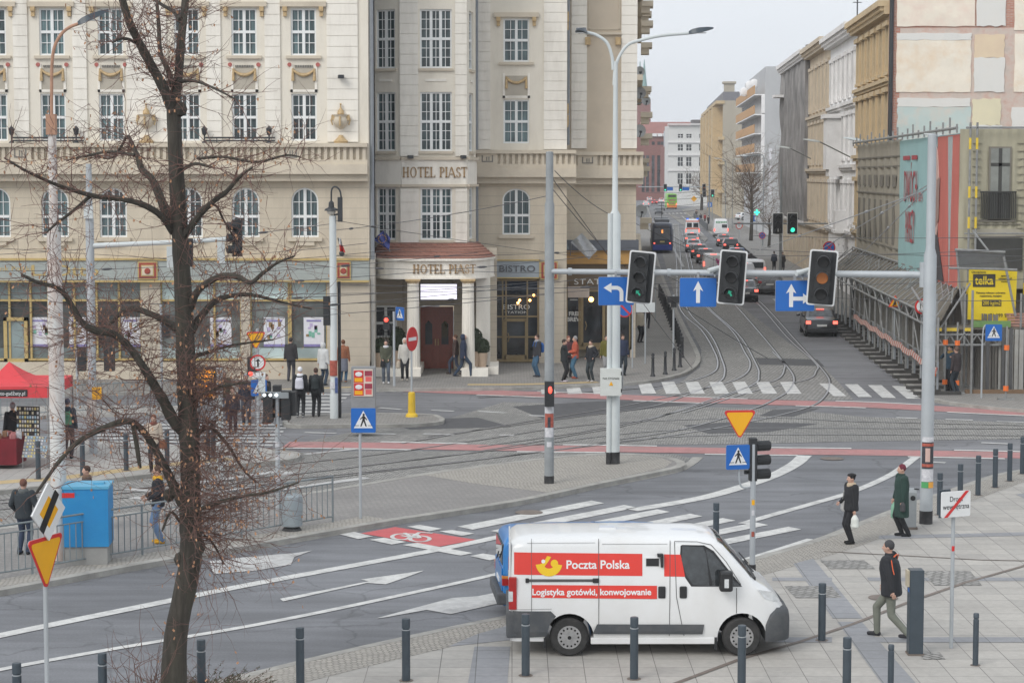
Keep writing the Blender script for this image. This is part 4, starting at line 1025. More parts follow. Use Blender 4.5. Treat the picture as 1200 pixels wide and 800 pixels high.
# balconies and dishes on the flank
b = MB()
for uu,z in ((2,16.3),(2.2,15.4),(3,11.2),(3,10.2),(4,6.2),(7,14.7),(12,16.6),(15,8.7),(10,12.7),(18,12.9),(24,9.2)):
 b.cut();b.fbox(FK,uu,uu+1.6,.2,.75,z,z+.25);b.fbox(FK,uu+.2,uu+1.4,.2,.6,z-.3,z)
b.build_each('flank_balcony',M_BEIGE0,hotel)
M_DISH = mat('dish_grey',(.42,.43,.43),.6,.08,4)
M_DISH2 = mat('dish_worn',(.33,.33,.33),.7,.12,6)
i = 0
for px,py,r,Y_,lb in ((749.5,84,6,YR2+5,'round grey satellite dish topmost on the side wall of the hotel'),(750,109,7,YR2+7,'grey satellite dish below the topmost one on the hotel side wall'),
     (749.5,153.5,7.5,YR2+2,'white satellite dish with a dark mark on the hotel side wall'),(751,247.5,7.5,YR2+2,'lowest satellite dish on the hotel side wall above the street'),
     (757,118,5.5,YR2+14,'small grey dish farthest along the hotel side wall')):
 c = P(px,py,Y_);rr0 = r/2400*Y_
 t_ = thing('satellite_dish',lb,'satellite dish',c,R(12),'satellite dishes on the hotel side wall')
 q = MB();q.lathe((0,0,0),[(.02,.12*rr0*2),(rr0*.5,.06*rr0*2),(rr0*.9,-.02*rr0),(rr0,-.08*rr0),(rr0*.88,0),(rr0*.5,.09*rr0*2),(.02,.16*rr0*2)],24,axis='Y');q.build('dish',M_DISH if i != 1 else M_DISH2,t_,smooth=True,world=False)
 q = MB();q.tube([(0,.1,0),(-.1,.5,-.1),(-.5,.6,-.2)],.035,6);q.build('mount',M_PIPE,t_,world=False)
 q = MB();q.tube([(0,0,-rr0),(0,-rr0*.7,-.1)],.02,6);q.obox((0,-rr0*.7,-.05),(.1,.12,.1));q.build('receiver',M_BLACK,t_,world=False)
 i += 1
# ================================================================= SIDE STREET
DV = Vector((145/FPX,1,0)).normalized();NV = Vector((DV.y,-DV.x,0))
def ST(s,Y,z=0.0): return Vector(((s+Y*DV.x)/DV.y,Y,z))
def SY(px,s): return s*FPX/(px-745.0)
def FSR(s,Ynear): # facade of the right hand row, u runs away from the far end towards the viewer
 return Fr(ST(s,Ynear),(-DV.x,-DV.y))
def row_building(name,label,cat,s,Y0,Y1,H,mats,floors,nwin,wfrac=.5,ledges=(),surround=None,depth=13,wframe=None,hoodw=.0,cornice=.9,gw=1.3):
 t = thing(name,label,cat,ST(s,(Y0+Y1)/2));F = FSR(s,Y1);Lg = (ST(s,Y1)-ST(s,Y0)).length
 mb = MB();step = Lg/nwin;holes = []
 for k in range(nwin):
  u = step*(k+.5)
  for (a,b) in floors: holes.append((u-gw/2,u+gw/2,a,b))
 facade(mb,F,0,Lg,0,H,holes,dep=.3)
 # body behind
 a,b,c,d = F.pt(0,-.5,0),F.pt(Lg,-.5,0),F.pt(Lg,-depth,0),F.pt(0,-depth,0)
 mb.prism([(q.x,q.y) for q in (a,b,c,d)],0,H-.05)
 a,b = F.pt(Lg,0,0),F.pt(Lg,-.5,0);mb.add([a,b,b+Vector((0,0,H)),a+Vector((0,0,H))],[(3,2,1,0)])
 a,b = F.pt(0,0,0),F.pt(0,-.5,0);mb.add([a,b,b+Vector((0,0,H)),a+Vector((0,0,H))],[(0,1,2,3)])
 mb.build('wall',mats[0],t)
 tr = MB()
 for z in ledges: tr.fbox(F,0.02,Lg-.02,-.01,.35,z,z+.22);tr.fbox(F,0.02,Lg-.02,-.01,.22,z-.18,z)
 tr.fbox(F,0.0,Lg,-.4,cornice,H-.35,H);tr.fbox(F,0.02,Lg-.02,-.01,cornice*.6,H-.8,H-.35)
 k = .3
 while k < Lg: tr.fbox(F,k,k+.25,0,cornice*.85,H-.6,H-.35);k += .75
 tr.build('cornice',mats[1],t)
 sb = MB()
 for h in holes:
  u0,u1,a,b = h
  window_at(t,F,(u0+u1)/2,a,u1-u0,b-a,cols=2,split=.66,simple=True,dep=.2,fm=wframe)
  if surround and a > 4.5:
   sb.cut();sb.fbox(F,u0-.3,u0,-.01,.16,a-.1,b+.1);sb.fbox(F,u1,u1+.3,-.01,.16,a-.1,b+.1);sb.fbox(F,u0-.45,u1+.45,-.01,surround,b+.1,b+.38);sb.fbox(F,u0-.4,u1+.4,-.01,surround*.7,a-.3,a-.1)
 if surround: sb.build_each('window_surround',mats[1],t)
 return t,F,Lg
M_OCH = mat('ochre_render',(.64,.52,.36),.9,.1,.7,coord='World',dirt=(.38,.29,.18),dscale=.6,dirt_amt=.6,bump=.1)
M_OCHT = mat('ochre_trim',(.60,.47,.29),.9,.12,.9,coord='World',dirt=(.26,.21,.15),dscale=.9,dirt_amt=.7)
M_WHB = mat('white_render',(.86,.86,.86),.9,.05,.8,coord='World',dirt=(.70,.70,.70),dscale=.5,dirt_amt=.6)
M_WHT = mat('white_trim',(.76,.75,.74),.9,.08,.8,coord='World',dirt=(.5,.48,.46),dscale=.9,dirt_amt=.5)
M_BGE = mat('peeling_render',(.64,.55,.42),.9,.12,.9,coord='World',dirt=(.42,.26,.17),dscale=.8,dirt_amt=.55)
M_ROOF = mat('roof_sheet',(.13,.12,.12),.8,.15,2,coord='World')
SB = 15.0
Yo0 = SY(1042,SB);Yo1 = SY(1001,SB);Yw1 = SY(970,SB);Yb1 = SY(946,SB);Yn1 = SY(917,SB)
oc,Fo,Lo = row_building('tenement_house','ochre tenement with heavy window hoods beside the bare party wall','building',SB,Yo0,Yo1,18.7,(M_OCH,M_OCHT),
 [(.6,3.4),(5.4,8.0),(10.6,13.3),(14.7,17.2)],6,ledges=(4.6,9.6,14.0),surround=.32,gw=1.3,depth=40)
wh,Fw,Lw = row_building('tenement_house','pale grey-white tenement with tall windows between ochre and peeling houses','building',SB,Yo1+.05,Yw1,18.9,(M_WHB,M_WHT),
 [(.6,3.4),(5.2,7.8),(9.8,12.6),(14.2,16.9)],6,ledges=(4.4,9.0,13.4),surround=.2,gw=1.2)
be,Fb,Lb = row_building('tenement_house','peeling beige tenement with rusty stains next to the netted house','building',SB,Yw1+.05,Yb1,19.2,(M_BGE,mat('beige_trim',(.58,.50,.39),.9,.1,.8,coord='World',dirt=(.38,.33,.27),dscale=.9)),
 [(.6,3.2),(5.0,7.8),(9.6,12.6),(14.0,17.2)],6,ledges=(4.2,8.8,13.2),surround=.2,gw=1.2)
# bay window boxes of the white house
b = MB();b.fbox(Fw,8,10.5,0,1.2,8.9,12.6);b.fbox(Fw,7.8,10.7,0,1.4,12.6,12.9);b.fbox(Fw,8,10.5,0,1.0,8.4,8.9);b.build('bay_window',M_WHT,wh)
b = MB();b.fbox(Fw,13.5,15.2,0,.95,4.6,6.0);b.fbox(Fw,13.4,15.3,0,1.05,4.4,4.6);b.build('balcony',M_WHT,wh)
nh,Fn,Ln = row_building('netted_house','tenement wrapped in sagging dark grey safety netting','building',SB,Yb1+.05,Yn1,19.4,(M_BGE,M_WHT),[(.6,3.2),(5,7.8)],6,ledges=(4.2,))
M_NET = mat('grey_netting',(.26,.25,.245),.95,.35,.9,coord='World',stretch=(2.2,.9,.25),dirt=(.09,.09,.09),dscale=1.6,dirt_amt=.8)
rr = random.Random(4);nb = MB();nu,nw = 60,34;grid = []
for j in range(nw+1):
 for i in range(nu+1):
  u = -.3+(Ln+.6)*i/nu;w = 19.6-15.2*j/nw
  sag = .9*abs(math.sin(j/nw*math.pi*2.1))*(.5+.5*math.sin(i*.5));fold = .35*math.sin(i*1.35+.6*math.sin(j*.3))+.22*math.sin(i*2.7+j*.2)
  grid.append(Fn.pt(u,.15+sag*.35+fold*.4,w+.25*math.sin(i*.9)))
fs = [[j*(nu+1)+i,(j+1)*(nu+1)+i,(j+1)*(nu+1)+i+1,j*(nu+1)+i+1] for j in range(nw) for i in range(nu)]
nb.add(grid,fs);nn = Fn.N*-.06;nb.add([g_+nn for g_ in grid],[f[::-1] for f in fs]);nb.build('safety_net',M_NET,nh,smooth=True)
nb = MB()     # net returns on the end facing the viewer
g2 = [Fn.pt(Ln+.1+.12*math.sin(j*.8+i),.4-i*.4,19.6-15.2*j/20) for j in range(21) for i in range(4)]
nb.add(g2,[[j*4+i,j*4+i+1,(j+1)*4+i+1,(j+1)*4+i] for j in range(20) for i in range(3)]);nb.build('safety_net',M_NET,nh,smooth=True)
nb = MB();nb.fbox(Fn,1.0,4,.3,1.3,16.2,16.45);nb.build('ledge',M_WHT,nh)
# party wall with remains of rooms
M_BRICK = brickmat('party_brick',(.42,.15,.10),(.50,.25,.18),(.48,.42,.37),.30,.1,.014,vert=True,patch=(.58,.42,.36),pamt=.4,pscale=.7,bump=.3)
Fp = Fr(ST(SB,Yo0-.12),NV)
def PX(px): return UW(Fp,px,100)[0]
def PZ(py): return UW(Fp,1120,py)[1]
b = MB();b.fbox(Fp,PX(1041.5),PX(1300),-.3,0,0,21.5);pwal = b.build('party_wall',M_BRICK,oc)
b = MB();b.fbox(Fp,PX(1054),PX(1300),.0,.012,PZ(170),PZ(33),0);b.build('bare_plaster',mat('pink_plaster',(.62,.53,.47),.9,.15,1.6,coord='World',dirt=(.46,.24,.18),dscale=1.6,dirt_amt=.9),oc)
def patchm(n,c,d,amt=.7,ds=.9): return mat(n,c,.95,.07,.9,coord='World',dirt=d,dscale=ds,dirt_amt=amt,bump=.1)
pm = {'cream': patchm('room_cream',(.84,.78,.67),(.74,.55,.36),.8,.7),'pink': patchm('room_pink',(.84,.77,.66),(.74,.55,.47),.7,.8),'white': patchm('room_white',(.74,.74,.71),(.6,.57,.52),.5),
  'peach': patchm('room_peach',(.74,.60,.44),(.68,.6,.4),.5),'teal': patchm('room_teal',(.52,.62,.60),(.70,.60,.52),.9,1.1),'yellow': patchm('room_yellow',(.74,.69,.50),(.68,.62,.42),.4)}
rr = random.Random(8)
for x0,x1,y0,y1,c in [(1050,1141,-60,31,'pink'),(1143,1177,-60,31,'white'),(1187,1290,-60,36,'cream'),(1050,1137,47,108,'cream'),(1050,1137,39,47,'white'),(1141,1176,41,68,'peach'),
  (1141,1177,68,108,'white'),(1188,1290,40,108,'cream'),(1052,1137,115,125,'white'),(1052,1138,125,172,'teal'),(1140,1173,116,147,'yellow'),(1140,1175,147,172,'white'),(1186,1290,126,172,'white')]:
 pts = []
 for (xa,ya),(xb,yb) in zip([(x0,y1),(x1,y1),(x1,y0),(x0,y0)],[(x1,y1),(x1,y0),(x0,y0),(x0,y1)]):
  for k in range(8):
   f = k/8;j = .9 if 0 < k else 0
   pts.append((PX(xa+(xb-xa)*f+rr.uniform(-j,j)),PZ(ya+(yb-ya)*f+rr.uniform(-j,j))))
 q = MB();q.fprism(Fp,pts,0.0,.06 if c not in ('white',) else .075);q.build('plaster_patch',pm[c],oc)
b = MB();b.cyl(Fp.pt(PX(1043.5),.1,PZ(165)),Fp.pt(PX(1043.5),.1,PZ(-40)),.13,n=8);b.build('downpipe',M_BLACK,oc,smooth=True)
b = MB();xa_ = KX(1001,Yo1+4);b.tube([(xa_,Yo1+4,18),(xa_,Yo1+4,21)],.05,5);b.tube([(xa_-.3,Yo1+4,20.5),(xa_+.3,Yo1+4,20.5)],.03,5);b.build('aerial',M_BLACK,oc)
# ---------------------------------------------------------------- corner building under printed scaffold net
Yc = G(1135,452,HK).y;SCN = (1130-745)/FPX*Yc;Ycf = Yo0-1.2
corner = thing('scaffolded_building','low corner house wrapped in printed net with a teal and red banner','building',ST(SCN,Yc+6))
Fc = FSR(SCN,Ycf);Lc = (ST(SCN,Ycf)-ST(SCN,Yc)).length;HC = 10.25
Fq = Fr(ST(SCN,Yc),(1,0))       # front face, towards the main street
b = MB();a_ = ST(SCN+.3,Ycf);c_ = ST(SCN+.3,Yc+.4);b.prism([(a_.x,a_.y),(c_.x,c_.y),(c_.x+14,c_.y),(a_.x+14,a_.y)],0,HC-.15);b.build('wall',mat('bare_wall',(.25,.22,.19),.95,.2,1,coord='World'),corner)
M_NETB = mat('printed_net',(.38,.35,.285),.95,.1,1.2,coord='World',dirt=(.23,.21,.17),dscale=1.5,dirt_amt=.6,stretch=(1,1,.3))
M_NETP = mat('net_print_dark',(.20,.185,.155),.95,.12,2);M_NETL = mat('net_print_light',(.37,.345,.28),.95,.08,2);M_NETO = mat('net_olive',(.41,.385,.285),.95,.08,1.5,coord='World',dirt=(.27,.25,.18),dscale=1.5,dirt_amt=.5)
def CU(px): Y = SY(px,SCN);return Lc-(ST(SCN,Y)-ST(SCN,Yc)).length if Y > Yc else Lc
rr = random.Random(5)
def sheet(F,u0,u1,w0,w1,d,m,name,parent,nu=40,nw=14,amp=.07,th=.03):
 s_ = MB();v = [F.pt(u0+(u1-u0)*i/nu,d+amp*math.sin(i*1.1+j*.3)*math.sin(j*.7+.5),w0+(w1-w0)*j/nw) for j in range(nw+1) for i in range(nu+1)]
 f = [[j*(nu+1)+i,j*(nu+1)+i+1,(j+1)*(nu+1)+i+1,(j+1)*(nu+1)+i] for j in range(nw) for i in range(nu)]
 s_.add(v,f);s_.add([q-F.N*th for q in v],[g_[::-1] for g_ in f]);return s_.build(name,m,parent,smooth=True)
uT = CU(1057);uE = Lc
sheet(Fc,0,uT,4.1,HC,.12,M_NETB,'printed_net',corner)
b = MB()
for i in range(7):     # printed windows of the facade, faint
 u = .8+i*(uT-1.2)/7
 b.fbox(Fc,u,u+1.1,.13,.19,7.9,8.5);b.fbox(Fc,u+.1,u+1.0,.13,.185,5.0,7.2)
for z in (8.9,7.5,4.8,9.4): b.fbox(Fc,0,uT,.13,.18,z,z+.07)
b.build('net_print',M_NETP,corner)
M_TEAL = mat('banner_teal',(.33,.53,.54),.7,.05,1,coord='World');M_BRED = mat('banner_red',(.55,.15,.12),.7,.12,1.5,coord='World',stretch=(1,1,.2));M_BTXT = mat('banner_text',(.40,.07,.08),.7)
M_SKINP = mat('banner_skin',(.58,.40,.35),.7,.12,2,coord='World');M_SUITP = mat('banner_dark',(.06,.055,.06),.7)
uR = CU(1105);uR2 = CU(1131)
sheet(Fc,uT,uE,4.0,HC-.1,.2,M_TEAL,'banner',corner,amp=.03)
b = MB();b.fprism(Fc,[(uR+.3,4.0),(uE-.1,4.0),(uE-.1,HC-.15),(uR-.4,HC-.15),(uR-.2,8.5)],.24,.27,0)
b.fprism(Fc,[(uR+3.0,7.0),(uR+3.4,4.1),(uR+3.8,HC-.2),(uR+2.6,HC-.2)],.27,.285,1);b.build('banner_drape',[M_BRED,mat('banner_teal2',(.4,.45,.45),.7)],corner)
n = 18;face = [(CU(1101.5)+1.15*math.cos(2*math.pi*i/n),7.6+2.2*math.sin(2*math.pi*i/n)) for i in range(n)]
b = MB();b.fprism(Fc,face,.275,.3,0);b.fprism(Fc,[(CU(1098),4.1),(CU(1114),4.1),(CU(1106),5.9),(CU(1100),6.1)],.3,.315,1);b.fprism(Fc,[(CU(1103)-.15,6.2),(CU(1103)+.9,6.6),(CU(1103)+1.1,8.4),(CU(1103)+.3,8.3)],.3,.312,2)
b.build('banner_portrait',[M_SKINP,M_SUITP,mat('banner_skin_dark',(.34,.22,.19),.7)],corner)
b = MB();text_mb(b,'DWÓCH',Fc,CU(1071),7.25,2.1,d=.24,th=.008,sx=.55);text_mb(b,'PAPIEŻY',Fc,CU(1071),5.35,2.1,d=.24,th=.008,sx=.42)
[b.fbox(Fc,CU(1062)+i*.5,CU(1062)+i*.5+.36,.23,.25,9.2,9.4) for i in range(10) if i != 5];text_mb(b,'OD 4',Fc,CU(1083),7.3,.6,d=.24,th=.008)
b.build('banner_lettering',M_BTXT,corner)
# front net with printed french window
x0q = 0.0;xq1 = KX(1300,Yc)-Fq.O.x
sheet(Fq,-.3,KX(1198,Yc)-Fq.O.x,4.0,HC+.05,.12,M_NETO,'printed_net',corner,amp=.04)
sheet(Fq,KX(1199,Yc)-Fq.O.x,xq1,2.6,HC+.05,.12,M_NETO,'printed_net',corner,amp=.05)
def QX(px): return KX(px,Yc)-Fq.O.x
def QZ(py): return ZZ(py,Yc)
b = MB()
for q in ((1155,1181,172,258,0),(1145,1187,257,260,0),(1140,1193,262,263,0),(1140,1193,276.5,278,0)): b.fbox(Fq,QX(q[0]),QX(q[1]),.13,.2,QZ(q[3]),QZ(q[2]),q[4])
for y in range(168,300,9):
 b.fbox(Fq,QX(1136),QX(1146),.13,.18,QZ(y+.5),QZ(y),0);b.fbox(Fq,QX(1188),QX(1197),.13,.18,QZ(y+.5),QZ(y),0)
b.fbox(Fq,QX(1157),QX(1179),.2,.21,QZ(256),QZ(174),1)
for q in ((1166,1170,174,256),(1157,1179,191,195)): b.fbox(Fq,QX(q[0]),QX(q[1]),.21,.22,QZ(q[3]),QZ(q[2]),2)
k = 1146
while k < 1187: b.fbox(Fq,QX(k),QX(k+.7),.22,.3,QZ(256),QZ(225),2);k += 2.1
b.fbox(Fq,QX(1145),QX(1187),.22,.3,QZ(226),QZ(224),2)
b.fbox(Fq,QX(1140),QX(1196),.14,.2,QZ(316),QZ(279),3)  # dark sheet painted for the shade inside an opening in the net
b.fprism(Fq,[(QX(1128),QZ(279)),(QX(1205),QZ(279)),(QX(1190),QZ(268)),(QX(1145),QZ(268))],.14,.17,4)
b.build('net_print',[M_NETP,mat('print_glass',(.22,.23,.21),.7,.2,2),mat('print_black',(.06,.06,.055),.8),mat('opening_shade',(.06,.06,.055),.9),M_NETL],corner)
# scaffold frame behind/around: yellow-tagged standards, top rail
M_GALV = mat('galvanised',(.27,.275,.27),.6,.2,5,metal=.2);M_PLANK = mat('scaffold_plank',(.17,.15,.12),.9,.2,4,coord='World');M_YEL = mat('safety_yellow',(.72,.52,.05),.6,.08,5);M_ORG = mat('safety_orange',(.80,.17,.03),.55,.05,5)
scf = thing('facade_scaffold','tall scaffold standards and rails around the netted corner house','scaffold',ST(SCN-.2,Yc))
def pole(mb,a,b,r=.045,n=6): mb.tube([a,b],r,n)
k = 0
for px in (1131,1139,1197):
 q = MB();u = QX(px);pole(q,Fq.pt(u,.45,0.12),Fq.pt(u,.45,HC+.3));
 q.build('standard',M_GALV,scf)
 q = MB()
 for z in (3.8,6.4,7.6,9.5): q.cut();q.cyl(Fq.pt(u,.45,z),Fq.pt(u,.45,z+.45),.05,n=6)
 q.build_each('safety_sleeve',M_YEL,scf)
q = MB();pole(q,Fq.pt(QX(1126),.45,HC+.1),Fq.pt(QX(1290),.45,HC+.1));pole(q,Fq.pt(QX(1126),.45,6.2),Fq.pt(QX(1290),.45,6.2),.03);q.build('rail',M_GALV,scf)
q = MB();pole(q,Fc.pt(0,.4,HC+.1),Fc.pt(Lc,.4,HC+.1),.06)
for i in range(22): pole(q,Fc.pt(i*Lc/21,.4,HC-.1),Fc.pt(i*Lc/21,.4,HC+.25+.15*(i%3)),.04)
q.build('rail',M_GALV,scf)
# protective roof over the pavement
canopy = thing('protective_canopy','long scaffold roof sheltering the pavement beside the netted house','canopy',ST(11.8,95))
Yk0,Yk1 = G(1092,466,HK).y+1.5,Ycf+2
q = MB();n = 30;zi,zo = 4.1,2.95
def CP_(s,Y,z): return ST(s,Y,z)
a,b_,c,d = CP_(SCN-.05,Yk0+3.5,zi),CP_(11.7,Yk0,zo),CP_(11.7,Yk1,zo),CP_(SCN-.05,Yk1,zi)
dn = Vector((0,0,-.06));q.add([a,b_,c,d,a+dn,b_+dn,c+dn,d+dn],[(0,1,2,3)][::-1]+[(7,6,5,4),(0,1,5,4),(1,2,6,5),(2,3,7,6),(3,0,4,7)]);q.build('deck',M_PLANK,canopy)
q = MB()
for i in range(n+1):
 f = i/n;Y = Yk0+(Yk1-Yk0)*f;p0 = CP_(11.45,Y,zo+.05);p1 = CP_(SCN-.1,Y+(3.5 if i < 2 else 0),zi+.1);pole(q.cut(),p0,p1,.028,5)
q.build_each('roof_tube',M_GALV,canopy)
q = MB();q.tube([CP_(11.45,Yk0,zo+.1),CP_(11.45,Yk1,zo+.1)],.05,6);q.tube([CP_(11.45,Yk0,zo-.35),CP_(11.45,Yk1,zo-.35)],.05,6);q.tube([CP_(SCN-.15,Yk0+3,zi+.12),CP_(SCN-.15,Yk1,zi+.12)],.06,6)
for i in range(30):
 Y = Yk0+(Yk1-Yk0)*i/30;Y2 = Yk0+(Yk1-Yk0)*(i+1)/30;q.tube([CP_(11.45,Y,zo-.35 if i%2 else zo+.1),CP_(11.45,Y2,zo+.1 if i%2 else zo-.35)],.03,5)
q.build('edge_girder',M_GALV,canopy)
q = MB()
for i in range(26):
 Y = Yk0+1+(Yk1-Yk0-2)*i/25;z0 = 3.35+rr.random()*.3;pole(q.cut(),CP_(11.5+rr.random(),Y,z0),CP_(12.6,Y+1.8,z0+.5),.03,5)
q.build_each('loose_tube',M_GALV,canopy)
for i in range(20):
 Y = Yk0+(Yk1-Yk0)*i/19;q = MB();pole(q,CP_(11.6,Y,HK),CP_(11.6,Y,zo+.1),.05,6);pole(q,CP_(12.9,Y,HK),CP_(12.9,Y,zi),.05,6)
 q.box(*[v for w_ in [(CP_(11.6,Y,0).x-.15,CP_(11.6,Y,0).x+.15),(Y-.15,Y+.15),(HK,HK+.04)] for v in w_]);q.build('post',M_GALV,canopy)
q = MB()
for i in range(6): Y = Yk0+4+i*6.2;pole(q,CP_(11.62,Y,HK+.2),CP_(11.62,Y+3.4,zo-.3),.035,5)
pole(q,CP_(11.65,Yk0,1.3),CP_(11.65,Yk1,1.3),.03,5);q.build('brace',M_GALV,canopy)
# hoarding boards beneath
M_HOARD = mat('hoarding_sheet',(.34,.34,.32),.8,.12,1.2,coord='World',dirt=(.22,.2,.17),dscale=1.0,dirt_amt=.7)
M_HOARD2 = mat('hoarding_plank',(.20,.19,.17),.9,.25,1.5,coord='World',stretch=(3,3,.4),dirt=(.11,.1,.09),dscale=1.4)
hd = thing('hoarding','grey sheet hoarding curving round the scaffolded corner','hoarding',G(1140,452,HK))
pth = smooth([ST(SCN-.15,Ycf,HK),ST(SCN-.15,Yc+14,HK),ST(SCN-.15,Yc+7,HK),G(1127,438,HK),G(1133,447,HK),G(1142,453,HK),G(1156,457,HK),G(1200,460,HK),G(1290,464,HK)],10)
q = MB();q2 = MB()
acc = 0
for i,(p0,p1) in enumerate(zip(pth,pth[1:])):
 mb_ = q if p0.x > G(1145,452).x else q2
 t_ = (p1-p0);L_ = t_.length;kk = max(1,int(L_/.32));nn_ = Vector((t_.y,-t_.x,0)).normalized()
 for k in range(kk):
  a = p0.lerp(p1,k/kk);c = p0.lerp(p1,(k+1)/kk-.04/max(L_,.1)/1);off = nn_*(.03*((i+k)%2))
  v = [a+off,c+off,c+off-nn_*.03,a+off-nn_*.03];mb_.prism([(w_.x,w_.y) for w_ in v],HK,2.55 if mb_ is q else 3.1)
q.build('sheet_panel',M_HOARD,hd);q2.build('plank_panel',M_HOARD2,hd)
q = MB()
for px in (1156,1174,1183,1196): p0 = G(px,459,HK)+Vector((0,-.08,0));q.cut();q.obox(p0+Vector((0,0,1.25)),(.12,.08,2.5))
q.build_each('stud',mat('stud_dark',(.09,.09,.09),.8),hd)
q = MB();p0 = G(1160,460,HK);q.box(p0.x-1,p0.x+6,p0.y-.3,p0.y-.1,HK,HK+.14);q.build('base_rail',mat('base_timber',(.2,.13,.08),.9),hd)
# props with orange caps in front of the hoarding
for px,py,lb in ((1095.5,450,'farthest left'),(1107,460,'second from left'),(1121,461,'third from left, beside the two men'),(1178.5,468,'near the crossing sign')):
 p0 = G(px,py,HK);t_ = thing('scaffold_prop','thin steel scaffold prop with orange clamps, '+lb,'scaffold prop',p0,0,'scaffold props with orange clamps')
 q = MB();q.cyl((0,0,0),(0,0,2.75),.035,n=6);q.box(-.3,.3,-.12,.12,0,.05);q.build('tube',M_GALV,t_,world=False)
 for z in (.42,1.95): q = MB();q.cyl((0,0,z-.09),(0,0,z+.09),.1,n=8);q.build('clamp',M_ORG,t_,world=False)
# platform at first floor height, over the props
plt = thing('scaffold_platform','scaffold deck with planks and green net strip above the hoarding','scaffold',P(1150,383,Yc-2))
q = MB();Yp = Yc-2.2;zp = ZZ(386,Yp)
x0,x1 = KX(1098,Yp),KX(1290,Yp);q.box(x0,x1,Yp,Yp+2,zp,zp+.08);q.build('deck',M_PLANK,plt)
q = MB()
for z in (zp-.2,zp-.6): pole(q,Vector((x0,Yp,z)),Vector((x1,Yp,z)),.045)
for i in range(12): a = x0+(x1-x0)*i/12;pole(q,Vector((a,Yp,zp-.2)),Vector((a+(x1-x0)/24,Yp,zp-.6)),.03,5);pole(q,Vector((a+(x1-x0)/24,Yp,zp-.6)),Vector((a+(x1-x0)/12,Yp,zp-.2)),.03,5)
for px in (1098,1131,1197): pole(q,Vector((KX(px,Yp),Yp,zp-.6)),Vector((KX(px,Yp),Yp,zp+1.4)),.045)
pole(q,Vector((x0,Yp,zp+.12)),Vector((KX(1092,Yp),Yp+4,zp+1.4)),.05);pole(q,Vector((KX(1100,Yp),Yp,zp-.1)),Vector((KX(1137,Yp),Yp,zp+1.8)),.04)
q.build('frame_tubes',M_GALV,plt)
q = MB();q.box(KX(1138,Yp),KX(1185,Yp),Yp-.04,Yp-.01,zp+.09,zp+.34);q.build('green_net',mat('green_net',(.16,.28,.10),.9,.15,4),plt)
q = MB()
for i in range(5): q.cut();q.box(KX(1186,Yp),KX(1290,Yp),Yp+.1+i*.2,Yp+.25+i*.2,zp+.1+.1*i,zp+.17+.1*i)
q.build_each('plank',mat('pink_plank',(.42,.24,.19),.9,.15,4),plt)
q = MB();
for a,c in ((1098,1104),(1110,1124),(1131,1139)): q.cut();q.obox(Vector((KX((a+c)/2,Yp),Yp-.03,zp-.0)),(KX(c,Yp)-KX(a,Yp),.06,.12))
q.build_each('toe_board',M_YEL,plt)
# yellow company sign and the grey cover over it
Ys = Yc-1.2;Fs = Fr((0,Ys,0),(1,0));M_TELK = mat('sign_yellow',(.80,.60,.02),.55,.03,2);M_TELB = mat('sign_black',(.045,.04,.03),.5,.05,3)
sg = thing('advertising_sign','bright yellow company sign reading telka hung on the scaffold','sign',(KX(1162,Ys),Ys,ZZ(376,Ys)))
q = MB();q.fprism(Fs,[(KX(1134,Ys),ZZ(374,Ys)),(KX(1189.5,Ys),ZZ(377,Ys)),(KX(1191,Ys),ZZ(318,Ys)),(KX(1135,Ys),ZZ(315,Ys))],0,.08);q.build('board',M_TELK,sg)
def S_(px): return KX(px,Ys)
def Z_(py): return ZZ(py,Ys)
q = MB();q.fbox(Fs,S_(1139.5),S_(1165.5),.08,.1,Z_(336),Z_(321));q.fbox(Fs,S_(1150.5),S_(1173),.08,.1,Z_(358.5),Z_(351));q.build('black_field',M_TELB,sg)
q = MB();text_mb(q,'telka',Fs,S_(1152.5),Z_(333),.46,d=.1,bold=.008,sx=.8);text_mb(q,'200 kg/m2',Fs,S_(1161.8),Z_(357),.22,d=.1,bold=.0,sx=.75);q.build('lettering',M_TELK,sg)
q = MB();text_mb(q,'Pomosty robocze i ochronne\nrusztowania, wynajem',Fs,S_(1160.5),Z_(344),.12,d=.085,sx=.8);text_mb(q,'71 399 99 99',Fs,S_(1174.5),Z_(371.5),.22,d=.085,sx=.85);text_mb(q,'systemy\nzabezpieczeń\nmontaż',Fs,S_(1177),Z_(324),.11,d=.085,sx=.9);text_mb(q,'Obciążenie',Fs,S_(1146),Z_(319.8),.12,d=.085)
q.build('small_print',M_TELB,sg)
cv = thing('scaffold_cover','grey sheet metal cover angled above the yellow sign','cover',(S_(1149),Ys-.3,Z_(315)))
q = MB();q.add([P(1120,293,Ys-.5),P(1177,296,Ys-.5),P(1182,315,Ys-.1),P(1124,314,Ys-.1),P(1120,293,Ys-.42),P(1177,296,Ys-.42),P(1182,315,Ys-.02),P(1124,314,Ys-.02)],[(0,1,2,3),(7,6,5,4),(0,4,5,1),(1,5,6,2),(2,6,7,3),(3,7,4,0)]);q.build('sheet',mat('grey_sheet',(.22,.23,.23),.6,.1,3),cv)
q = MB();pole(q,P(1119,292.5,Ys-.52),P(1178,295.5,Ys-.52),.05);pole(q,P(1112,314,Ys-.5),P(1192,316,Ys-.5),.045);pole(q,P(1121,294,Ys-.5),P(1128,370,Ys-.4),.04);pole(q,P(1176,300,Ys-.5),P(1190,370,Ys-.4),.05);pole(q,P(1140,270,Ys),P(1160,296,Ys-.5),.04);q.build('brace',M_GALV,cv)
